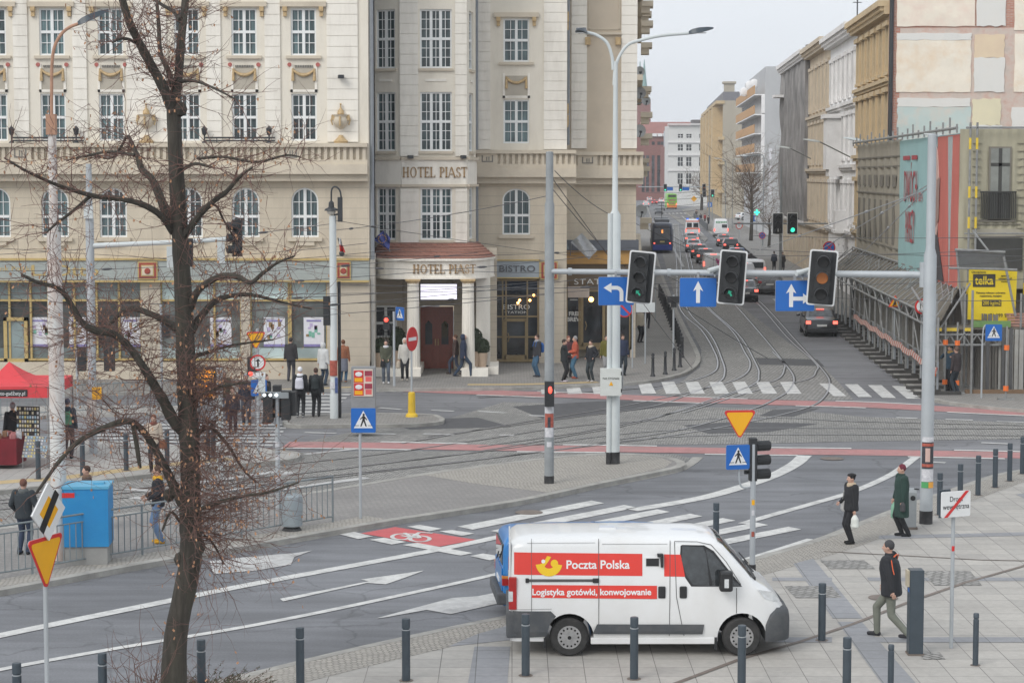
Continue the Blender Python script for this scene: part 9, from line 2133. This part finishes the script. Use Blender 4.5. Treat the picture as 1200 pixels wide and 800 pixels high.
# shrub at its foot
sb_ = G(245,822,HP);sh = thing('low_shrub','low spreading juniper-like shrub at the foot of the bare tree','shrub',sb_);q = MB();s2_ = MB()
for k in range(300):
 a = rr.uniform(0,6.28);d = Vector((math.cos(a)*1.2,math.sin(a),rr.uniform(.15,.9))).normalized();p = Vector((rr.gauss(0,.35),rr.gauss(0,.3),.02));L_ = rr.uniform(.35,.8);e = p+d*L_;q.tube([p,p+d*L_*.6+Vector((0,0,.04)),e],[.006,.004,.002],3,0,cap=False)
 for j in range(14): f = rr.uniform(.25,1);c = p+d*L_*f;v = Vector((rr.gauss(0,1),rr.gauss(0,1),rr.gauss(.3,1))).normalized()*.05;w = v.cross(d).normalized()*.008;s2_.add([c-w,c+w,c+v+w*.3,c+v-w*.3],[(0,1,2,3)],0 if rr.random() < .8 else 1)
q.build('stems',M_TWIG,sh);s2_.build('foliage',[mat('shrub_green',(.075,.085,.04),.8,.4,8),mat('shrub_rust',(.20,.11,.06),.8,.3,8)],sh)
for px,py in ((176,838),(160,845)):
 t = thing('bare_shoots','spray of bare reddish shoots left of the tree trunk' if px > 170 else 'thin leafless sapling twigs at the bottom edge left of the trunk','shrub',G(px,py,HP));q = MB()
 for k in range(12): grow(q,Vector((rr.gauss(0,.05),rr.gauss(0,.05),0)),Vector((rr.gauss(0,.4),rr.gauss(0,.3),1)).normalized(),rr.uniform(.8,1.3),.009,rr,1,.08,0)
 q.v = q.v;q.build('twigs',[M_TWIG,M_TWIG,M_DRY],t)
def far_tree(px,py,hgt,lb,s=1.0,z0=HK,dens=60):
 t = thing('bare_tree',lb,'tree',G(px,py,z0));a = MB();a.tube([(0,0,0),(.1,0,hgt*.3),(0,.1,hgt*.55)],[.2*s,.15*s,.1*s],7);b = MB();r_ = random.Random(int(px))
 for k in range(dens): d = Vector((r_.gauss(0,.6),r_.gauss(0,.6),r_.uniform(.3,1))).normalized();grow(b,Vector((0,0,hgt*r_.uniform(.25,.6))),d,hgt*.4,.03*s,r_,2,.9,1)
 a.build('trunk',M_BARK,t);b.build('crown',[M_BARK,M_DRYB,M_DRY],t)
far_tree(880,282,12.5,'bushy bare brown tree in front of the grey gable',1.3,dens=70);far_tree(822,247,12,'tall bare tree before the white townhouse at the street end',2,0,26);far_tree(901,290,6,'low dark leafless bush by the parked white car',1,dens=24)
# ================================================================= PEOPLE
M_SKIN = mat('skin',(.55,.34,.26),.6,.06,4)
CL = {}
def cloth(c,var=.12):
 k = tuple(c)
 if k not in CL: CL[k] = mat('cloth_%d' % len(CL),c,.88,var,5,bump=.25,bscale=18)
 return CL[k]
def cap(mb,p0,p1,r0,r1,n=10,fl=1.0):
 p0,p1 = Vector(p0),Vector(p1);d = (p1-p0).normalized();mb.tube([p0-d*r0*.9,p0-d*r0*.55,p0,p1,p1+d*r1*.55,p1+d*r1*.9],[r0*.4,r0*.83,r0,r1,r1*.83,r1*.4],n)
def rings(mb,rs,n=16):     # (x, y, z, rx, ry)
 o = len(mb.v)
 for x,y,z,a,b in rs:
  for k in range(n): q = 2*math.pi*k/n;mb.v.append((x+a*math.cos(q),y+b*math.sin(q),z))
 for i in range(len(rs)-1):
  for k in range(n): mb.f.append([o+i*n+k,o+i*n+(k+1)%n,o+(i+1)*n+(k+1)%n,o+(i+1)*n+k]);mb.m.append(0)
 mb.f.append([o+k for k in range(n)][::-1]);mb.f.append([o+(len(rs)-1)*n+k for k in range(n)]);mb.m += [0,0]
def fuse(mb,name,m,parent,vox,extra=None):
 o = mb.build(name,m,None,smooth=True);md = o.modifiers.new('r','REMESH');md.mode = 'VOXEL';md.voxel_size = vox;md.use_smooth_shade = True
 sm = o.modifiers.new('s','SMOOTH');sm.factor = .5;sm.iterations = 2;me = evald(o);o.modifiers.clear();o.data = me
 me.materials.clear();me.materials.append(m)
 if extra:
  bm = bmesh.new();bm.from_mesh(me);e = extra.build('x',m,None);bm.from_mesh(e.data);bm.to_mesh(me);bm.free();bpy.data.objects.remove(e);me.polygons.foreach_set('use_smooth',[True]*len(me.polygons))
 o.parent = parent;return o
def ik(a,b,l1,l2,bend):
 a,b = Vector(a),Vector(b);d = b-a;L_ = min(d.length,(l1+l2)*.998);dn = d.normalized();x = (l1*l1-l2*l2+L_*L_)/(2*L_);h = math.sqrt(max(l1*l1-x*x,0));bd = Vector(bend);bd = (bd-dn*bd.dot(dn)).normalized();return a+dn*x+bd*h,a+dn*L_
def person(lb,px,py,z0,H,rz,top,bot,shoe,hat=None,hatk='hair',feet=((-.1,0),(.1,0)),hands=None,coat=.86,fine=False,trim=None,lean=0.0,skirt=None,collar=None,hood=False,bulk=1.0,grp=None):
 c = G(px,py,z0);t = thing('person',lb,'person',c,R(rz));s = H/1.75;t.scale = (s,s,s);V = Vector;vox = .013 if fine else max(.02,c.y/FPX*.75)
 fl,fr = feet;hz = .93-.06*max(abs(fl[1]-fr[1])-.2,0)*2;ly = -lean
 hipL,hipR = V((-.09,0,hz)),V((.09,0,hz));ank = [V((f[0],f[1]+.03,(.09 if len(f) < 3 else f[2]))) for f in (fl,fr)];kn = []
 for hp,an in zip((hipL,hipR),ank): k_,e_ = ik(hp,an,.45,.44,(0,-1,0));kn.append((hp,k_,e_))
 shz = 1.43;sh = [V((-.175*bulk,ly,shz)),V((.175*bulk,ly,shz))];hands = hands or ((-.27,-.03,.80),(.27,-.03,.80));ar = []
 for i,(sp,hd_) in enumerate(zip(sh,hands)): e_,w_ = ik(sp,V(hd_),.29,.26,((-.5 if i == 0 else .5),1,-.1));ar.append((sp,e_,w_))
 # body
 b = MB();hc = V((0,ly*1.1-.015,1.635));b.ball(hc,(.074,.094,.112),n=14);b.ball(hc+V((0,-.02,-.05)),(.055,.07,.07),n=12);cap(b,hc+V((0,.02,-.1)),(0,ly,1.42),.053,.06)
 cap(b,hc+V((0,-.088,.0)),hc+V((0,-.108,-.028)),.012,.018,8)
 for sx in (-1,1): b.ball(hc+V((sx*.078,.01,-.01)),(.012,.022,.03),n=8)
 rings(b,[(0,0,hz-.1,.13,.09),(0,0,hz+.05,.15,.10),(0,ly*.5,1.12,.12,.085),(0,ly*.8,1.3,.155,.1),(0,ly,1.42,.15,.07),(0,ly,1.47,.06,.05)])
 for hp,k_,e_ in kn: cap(b,hp,k_,.085,.052);cap(b,k_,e_,.052,.036);cap(b,e_,e_+V((0,-.06,-.05)),.03,.022)
 ex = MB() if fine else None
 for i,(sp,e_,w_) in enumerate(ar):
  cap(b,sp,e_,.05,.038);cap(b,e_,w_,.038,.026);d = (w_-e_).normalized();pc = w_+d*.055;b.ball(pc,(.036,.022,.045),n=10)
  if fine:
   side = V((0,-1,0));side = (side-d*side.dot(d)).normalized();nrm = d.cross(side);
   for k in range(4):
    p0 = pc+d*.03+side*(.027-.018*k);ln_ = (.030,.034,.032,.025)[k];p1 = p0+d*ln_+nrm*.006;p2 = p1+(d*.7+nrm*(.7 if i else -.7)).normalized()*ln_*.8;ex.tube([p0-d*.02,p0,p1,p2,p2+(p2-p1)*.4],[.008,.0085,.008,.007,.004],6)
   p0 = pc-d*.02+side*.028;ex.tube([p0-side*.01,p0+side*.018+d*.02,p0+side*.022+d*.045],[.011,.010,.006],6)
  else:
   for k in range(4): cap(b,pc+V((0,.02-.013*k,0)),pc+d*.06+V((0,.022-.015*k,0)),.009,.008,6)
 fuse(b,'body',M_SKIN,t,vox,ex)
 if fine:
  q = MB()
  for sx in (-1,1): q.ball(hc+V((sx*.03,-.089,.012)),(.01,.006,.006),n=8)
  q.tube([hc+V((-.022,-.09,-.058)),hc+V((.022,-.09,-.058))],.004,5);q.build('face_features',cloth((.12,.05,.04)),t)
 # trousers
 b = MB();rings(b,[(0,0,hz-.12,.15,.115),(0,0,hz+.02,.165,.125),(0,0,hz+.12,.155,.115)])
 for hp,k_,e_ in kn: cap(b,hp,k_,.102,.072);cap(b,k_,e_+V((0,.005,-.015)),.075,.058)
 fuse(b,'trousers',cloth(bot),t,vox)
 for hp,k_,e_ in kn: b = MB();f0 = V((e_.x,e_.y,max(e_.z-.045,.042)));cap(b,f0+V((0,.035,0)),f0+V((0,-.15,-.004)),.044,.036);cap(b,e_+V((0,0,.04)),f0,.05,.045);fuse(b,'shoe',cloth(shoe),t,vox)
 # jacket
 b = MB();k = bulk;kd = .4+.6*bulk;rings(b,[(0,0,coat-.02,.185*k,.145*kd),(0,0,coat+.02,.19*k,.15*kd),(0,ly*.3,max(1.05,coat+.05),.17*k,.14*kd),(0,ly*.7,1.25,.19*k,.15*kd),(0,ly,1.38,.195*k,.13*kd),(0,ly,1.455,.15,.095),(0,ly,1.50,.08,.078)])
 for sp,e_,w_ in ar: cap(b,sp,e_,.074*k,.058*k);cap(b,e_,w_-(w_-e_)*.06,.058*k,.046)
 if hood: b.ball(hc+V((0,.03,.0)),(.115,.115,.145),n=14)
 elif collar is None: rings(b,[(0,ly,1.44,.09,.09),(0,ly,1.53,.075,.078)])
 fuse(b,'jacket',cloth(top),t,vox)
 if hood: q = MB();q.ball(hc+V((0,-.06,-.005)),(.066,.062,.09),n=14);q.build('face',M_SKIN,t,smooth=True)
 if skirt: b = MB();rings(b,[(0,.02,skirt[0],.2,.17),(0,0,(skirt[0]+coat)/2,.2,.16),(0,0,coat+.1,.17,.13)]);fuse(b,'skirt',cloth(skirt[1]),t,vox)
 if collar: b = MB();rings(b,[(0,ly*1.0,1.42,.12,.115),(0,ly*1.05,1.48,.125,.12),(0,ly*1.05,1.53,.09,.095)]);fuse(b,'collar',cloth(collar),t,vox)
 if trim:
  q = MB()
  for i,(sp,e_,w_) in enumerate(ar): o = V(((-1 if i == 0 else 1)*.05*bulk,.065*bulk,0));q.tube([sp+o+V((0,.01,.03)),sp.lerp(e_,.5)+o,sp.lerp(e_,.8)+o],.009,6)
  q.tube([(-.12,ly+.11,1.49),(0,ly+.12,1.5),(.12,ly+.11,1.49)],.014,6);q.build('piping',cloth(trim),t)
 # hair or hat
 if hat and not hood:
  b = MB();b.ball(hc+V((0,.018,.03)),(.087,.098,.102),n=14)
  if hatk == 'long': b.ball(hc+V((0,.05,-.08)),(.085,.06,.14),n=12)
  if hatk == 'beret': b.ball(hc+V((0,.02,.075)),(.115,.12,.05),n=12)
  if hatk == 'cap': b.ball(hc+V((0,-.09,.05)),(.06,.06,.012),n=10)
  o = fuse(b,'hair' if hatk in ('hair','long') else 'hat',cloth(hat),t,.012)
  for v in o.data.vertices:     # bare the face
   if v.co.y < hc.y-.055 and v.co.z < hc.z+.05: v.co.y = hc.y-.045
 if grp: t['group'] = grp
 return t,s,ar
def backpack(t_,s,m,lb,w=.15):
 c = t_.location;b = thing('backpack',lb,'bag',c,t_.rotation_euler.z);b.scale = (s,s,s);q = MB();rings(q,[(0,.2,1.0,w*.8,.06),(0,.21,1.04,w,.085),(0,.21,1.3,w*.95,.085),(0,.2,1.4,w*.7,.05)]);fuse(q,'sack',m,b,.016)
 q = MB();q.tube([(-.09,.13,1.4),(-.1,-.1,1.44),(-.11,-.15,1.25)],.014,5);q.tube([(.09,.13,1.4),(.1,-.1,1.44),(.11,-.15,1.25)],.014,5);q.build('straps',m,b)
def handbag(t_,s,ar,i,m,lb,size=(.13,.05,.16),drop=.2):
 w_ = ar[i][2];b = thing('bag',lb,'bag',t_.location,t_.rotation_euler.z);b.scale = (s,s,s);q = MB();z = w_.z-drop-size[2];a,d,h = size;rings(q,[(w_.x,w_.y,z-h,a*.7,d*.7),(w_.x,w_.y,z-h*.8,a,d),(w_.x,w_.y,z+h*.4,a*.85,d),(w_.x,w_.y,z+h,a*.35,d*.4)]);fuse(q,'sack',m,b,.014);q = MB();q.tube([(w_.x-.02,w_.y,z+h*.9),(w_.x,w_.y,w_.z-.08),(w_.x+.02,w_.y,z+h*.9)],.008,5);q.build('handle',m,b)
BK,JN,NV_,GR = (.018,.019,.022),(.06,.10,.18),(.025,.035,.07),(.12,.125,.11)
a = person('man in dark jacket with orange piping striding left past the ticket post',1044,747,HP,1.80,-112,(.025,.027,.032),(.17,.18,.15),(.03,.03,.035),(.05,.05,.055),'beanie',((-.08,-.30),(.10,.30,.12)),((-.33,-.22,.86),(.34,.10,.88)),fine=True,trim=(.75,.14,.05),lean=.05,bulk=1.42,coat=.8)
a = person('woman in black beret and beige scarf waiting near the kerb',997,637,HP,1.63,-75,BK,(.015,.015,.018),(.012,.012,.012),(.012,.012,.014),'beret',((-.07,0),(.07,-.03)),((-.22,-.2,1.02),(.26,-.02,.85)),collar=(.5,.4,.28),fine=True,bulk=1.25);handbag(*a,1,cloth((.66,.68,.64)),'white plastic carrier bag held by the woman in the beret',(.12,.09,.16),.12)
q = thing('bag','pale grey shoulder bag on the hip of the woman in the beret','bag',a[0].location,a[0].rotation_euler.z);b = MB();rings(b,[(-.22,.0,.72,.06,.12),(-.22,.0,.78,.07,.17),(-.22,.0,.93,.06,.17),(-.2,0,.99,.04,.1)]);fuse(b,'sack',cloth((.5,.5,.49)),q,.016);b = MB();b.tube([(-.22,-.12,.96),(-.12,-.14,1.2),(.05,0,1.4),(-.1,.15,1.2),(-.22,.12,.96)],.01,5);b.build('strap',cloth((.4,.4,.39)),q)
a = person('woman in long dark green coat and burgundy hat beside the litter bin',1056,628,HP,1.70,-85,(.022,.05,.042),BK,BK,(.13,.02,.035),'beanie',((-.07,0),(.08,.12)),((-.24,-.12,.9),(.26,-.05,.86)),coat=.5,fine=True,bulk=1.3);handbag(*a,0,cloth((.22,.42,.30)),'green patterned carrier bag held by the woman in the green coat',(.13,.07,.2),.1)
handbag(*a,1,cloth((.06,.06,.065)),'dark handbag on the far arm of the woman in the green coat',(.12,.06,.12),.0)
a = person('woman in dark puffer jacket and brown beanie behind the railing, back turned',29,649,HK,1.68,170,(.03,.038,.045),(.03,.045,.08),BK,(.14,.06,.04),'beanie',((-.1,0),(.1,.03)),((-.26,-.18,1.0),(.26,-.15,.98)),fine=True,collar=(.10,.11,.11),bulk=1.15)
a = person('dark-haired woman with fur collar half hidden behind the blue cabinet',103,627,0,1.66,-60,(.06,.045,.04),BK,BK,(.05,.028,.02),'hair',collar=(.16,.10,.07))
a = person('young man in dark jacket with yellow hood, jeans and yellow shoes',186,636,HK,1.78,-80,(.02,.022,.028),(.14,.22,.36),(.75,.38,.02),(.08,.045,.03),'hair',((-.09,0),(.1,.05)),((-.16,-.26,1.05),(.2,-.22,1.04)),fine=True,collar=(.75,.42,.02))
a = person('woman in beige coat with brown scarf on the tram platform',181,552,HK,1.62,0,(.50,.42,.34),BK,(.04,.03,.03),(.16,.06,.035),'long',collar=(.17,.05,.035));handbag(*a,1,cloth((.22,.09,.05)),'brown shoulder bag of the woman in the beige coat',(.16,.06,.14),-.1)
a = person('person in dark clothes with legs just right of the rusty pole',80,537,HK,1.78,175,(.03,.045,.06),(.05,.04,.045),BK,(.04,.05,.08),'hair');backpack(a[0],a[1],cloth((.08,.22,.13),.4),'green and blue patterned backpack beside the rusty pole',.19)
person('stall keeper in black jacket and grey beanie under the red canopy',16,541,HK,1.75,-150,BK,BK,BK,(.33,.34,.36),'beanie')
G1 = 'pedestrians waiting at the left crossing'
for ar_ in [('person in olive coat behind the departure board',263,494,HK,1.75,20,(.07,.075,.045),(.08,.12,.2),BK,(.3,.28,.26),'beanie'),('person with large fur collar next to the departure board',273,507,HK,1.5,10,(.035,.03,.04),(.04,.02,.03),BK,(.12,.07,.05),'hair'),
 ('man in black jacket and tan shoes left of the three-sign pole',289,498,HK,1.74,0,(.02,.022,.035),(.04,.045,.06),(.35,.16,.06),(.3,.32,.34),'beanie'),('person in dark coat partly behind the signal cluster',312,497,HK,1.7,60,BK,BK,(.15,.06,.04),(.1,.05,.04),'hair'),
 ('man in dark jacket looking into the poster window of the shop',341,446.5,HK,1.78,175,(.035,.033,.035),(.05,.05,.06),BK,(.05,.04,.035),'hair'),('woman in rust jacket and long grey skirt near the pale pole',402.5,447.5,HK,1.72,170,(.26,.10,.05),(.05,.12,.2),(.35,.15,.08),(.14,.06,.03),'hair')]:
 a = person(*ar_,grp=G1,collar=((.45,.36,.26) if 'fur' in ar_[0] else None),skirt=((.45,(.17,.18,.22)) if 'skirt' in ar_[0] else None),coat=(1.0 if 'skirt' in ar_[0] else .86))
person('person in pale hooded parka left of the pale pole',379,451.5,HK,1.72,150,(.55,.56,.56),(.03,.05,.08),BK,None,'hair',hood=True,coat=.7,grp=G1)
a = person('person in white hood with a white backpack on the refuge',352,489,HK,1.76,178,BK,BK,(.3,.3,.3),(.72,.73,.75),'beanie',grp=G1,collar=(.72,.73,.75));backpack(a[0],a[1],cloth((.60,.60,.66)),'white backpack worn on the refuge island')
a = person('person in black with black backpack standing on the refuge',370.5,488,HK,1.70,175,(.03,.033,.036),BK,BK,(.07,.035,.025),'hair',grp=G1);backpack(a[0],a[1],cloth((.022,.03,.032)),'black backpack worn on the refuge island')
G2 = 'pedestrians in front of the hotel'
a = person('man in olive jacket over white shirt before the hotel porch',452.5,449.5,HK,1.78,0,(.07,.075,.05),(.10,.12,.15),(.6,.6,.6),(.03,.02,.018),'hair',grp=G2,hands=((-.12,-.2,.98),(.12,-.2,.98)),collar=(.6,.6,.62));handbag(*a,0,cloth(BK),'black bag carried by the man in the olive jacket',(.1,.06,.15),-.0)
a = person('woman in beige hooded coat and black trousers before the porch',474.5,446,HK,1.74,0,(.52,.50,.46),BK,(.5,.45,.38),None,'hair',hood=True,grp=G2,coat=.72);handbag(*a,0,cloth((.48,.42,.34)),'cream cloth bag of the woman in the beige coat',(.1,.05,.16),.05)
person('person in navy hooded coat striding past the hotel door',543,441,HK,1.76,95,NV_,(.035,.055,.09),(.03,.04,.06),None,'hair',((-.08,-.34),(.08,.33)),hood=True,coat=.75,grp=G2)
person('woman in brown jacket walking left behind the navy coat',534,438.5,HK,1.68,-95,(.07,.045,.04),(.04,.05,.08),(.05,.03,.025),(.10,.05,.03),'hair',((-.08,-.3),(.08,.3)),grp=G2)
a = person('man in grey and black jacket and jeans near the bistro door',629.5,441.5,HK,1.78,-60,(.03,.03,.035),(.05,.11,.18),(.04,.04,.05),(.05,.03,.02),'hair',grp=G2,collar=(.3,.31,.33));backpack(a[0],a[1],cloth((.03,.14,.45)),'small blue backpack of the man near the bistro door')
for ar_,h_ in [(('man in black jacket looking down at the corner by the beach flag',661,447.5,HK,1.74,70,(.02,.025,.027),BK,(.55,.5,.55),(.04,.03,.025),'hair'),((.1,-.25,1.1),(.15,-.25,1.1))),(('woman with reddish hair behind the man in black at the corner',666,442,HK,1.72,20,(.08,.03,.035),BK,BK,(.22,.09,.06),'long'),None),
  (('person in orange-red jacket and jeans at the corner',674,443.5,HK,1.76,-80,(.42,.09,.05),(.05,.13,.2),(.3,.07,.04),(.25,.24,.24),'beanie'),((-.1,-.25,1.1),(.1,-.25,1.1))),(('woman in black with fur collar and hand on hip',692.5,447.5,HK,1.72,-40,(.015,.017,.022),(.03,.04,.045),(.5,.48,.48),(.04,.03,.025),'hair'),((-.2,-.1,1.0),(.22,-.12,1.02))),
  (('person in black and yellow top beside the lamp post',710.5,441,HK,1.74,10,(.12,.11,.02),(.3,.3,.3),BK,(.06,.05,.04),'beanie'),None),(('man in navy jacket right of the lamp post cable box',729.5,440,HK,1.74,20,NV_,(.02,.03,.04),BK,(.05,.03,.02),'cap'),None),(('elderly person in beige coat on the tram street pavement',750,401.5,HK,1.74,40,(.45,.39,.30),BK,BK,(.55,.5,.42),'beanie'),None),(('dark figure beyond the beige coat on the tram street pavement',758,385,HK,1.74,160,(.10,.02,.03),BK,BK,(.05,.04,.03),'hair'),None)]:
 person(*ar_,hands=h_,grp=G2,collar=((.5,.42,.32) if 'fur' in ar_[0] else None))
person('man in blue jacket and dark cap holding a phone under the scaffold',1113,458.5,HK,1.82,-60,(.03,.06,.09),BK,BK,(.015,.02,.022),'cap',hands=((-.1,-.22,1.42),(.2,-.1,1.3)),grp='two men under the scaffold',collar=(.4,.25,.08))
person('man in dark brown coat standing close to the cap wearer',1120,461.5,HK,1.82,-140,(.045,.035,.036),(.03,.04,.05),BK,(.12,.07,.05),'hair',grp='two men under the scaffold')
fp_ = [('dark pedestrian by the mast over the right pavement, left of a pair',907,318,HK,170,(.03,.04,.06)),('dark pedestrian by the mast over the right pavement, right of a pair',917,319,HK,10,(.04,.035,.035)),('dark figure on the pavement at the far end of the scaffold canopy',1001,369,HK,0,(.02,.02,.024)),
 ('tiny dark pedestrian on the far right pavement',821,262,HK,170,(.03,.03,.05)),('tiny red-dressed pedestrian on the far right pavement',826,262,HK,0,(.3,.04,.04)),('tiny pedestrian nearest the railing on the far right pavement',830,265,HK,0,(.05,.04,.04)),('tiny pedestrian farthest up the right pavement',816,256,HK,170,(.10,.09,.08)),('tiny pedestrian beside the parked white suv',930,268,HK,0,(.04,.05,.05))]
for lb,px,py,z0,rz,c_ in fp_: person(lb,px,py,z0,1.76,rz,c_,BK,BK,(.06,.04,.03),'hair',grp='distant pedestrians in the side street')
bpy.data.scenes.remove(TS)
# ================================================================= AIR
M_HAZE = bpy.data.materials.new('haze');M_HAZE.use_nodes = True;t = M_HAZE.node_tree;t.nodes.clear()
o_ = t.nodes.new('ShaderNodeOutputMaterial');v_ = t.nodes.new('ShaderNodeVolumePrincipled');v_.inputs['Color'].default_value = (.95,.97,1,1);v_.inputs['Density'].default_value = .00035;t.links.new(v_.outputs[0],o_.inputs['Volume'])
q = MB();q.box(-905,905,-65,1505,-1,70);tag(q.build('haze',M_HAZE,world=False),None,kind='stuff')
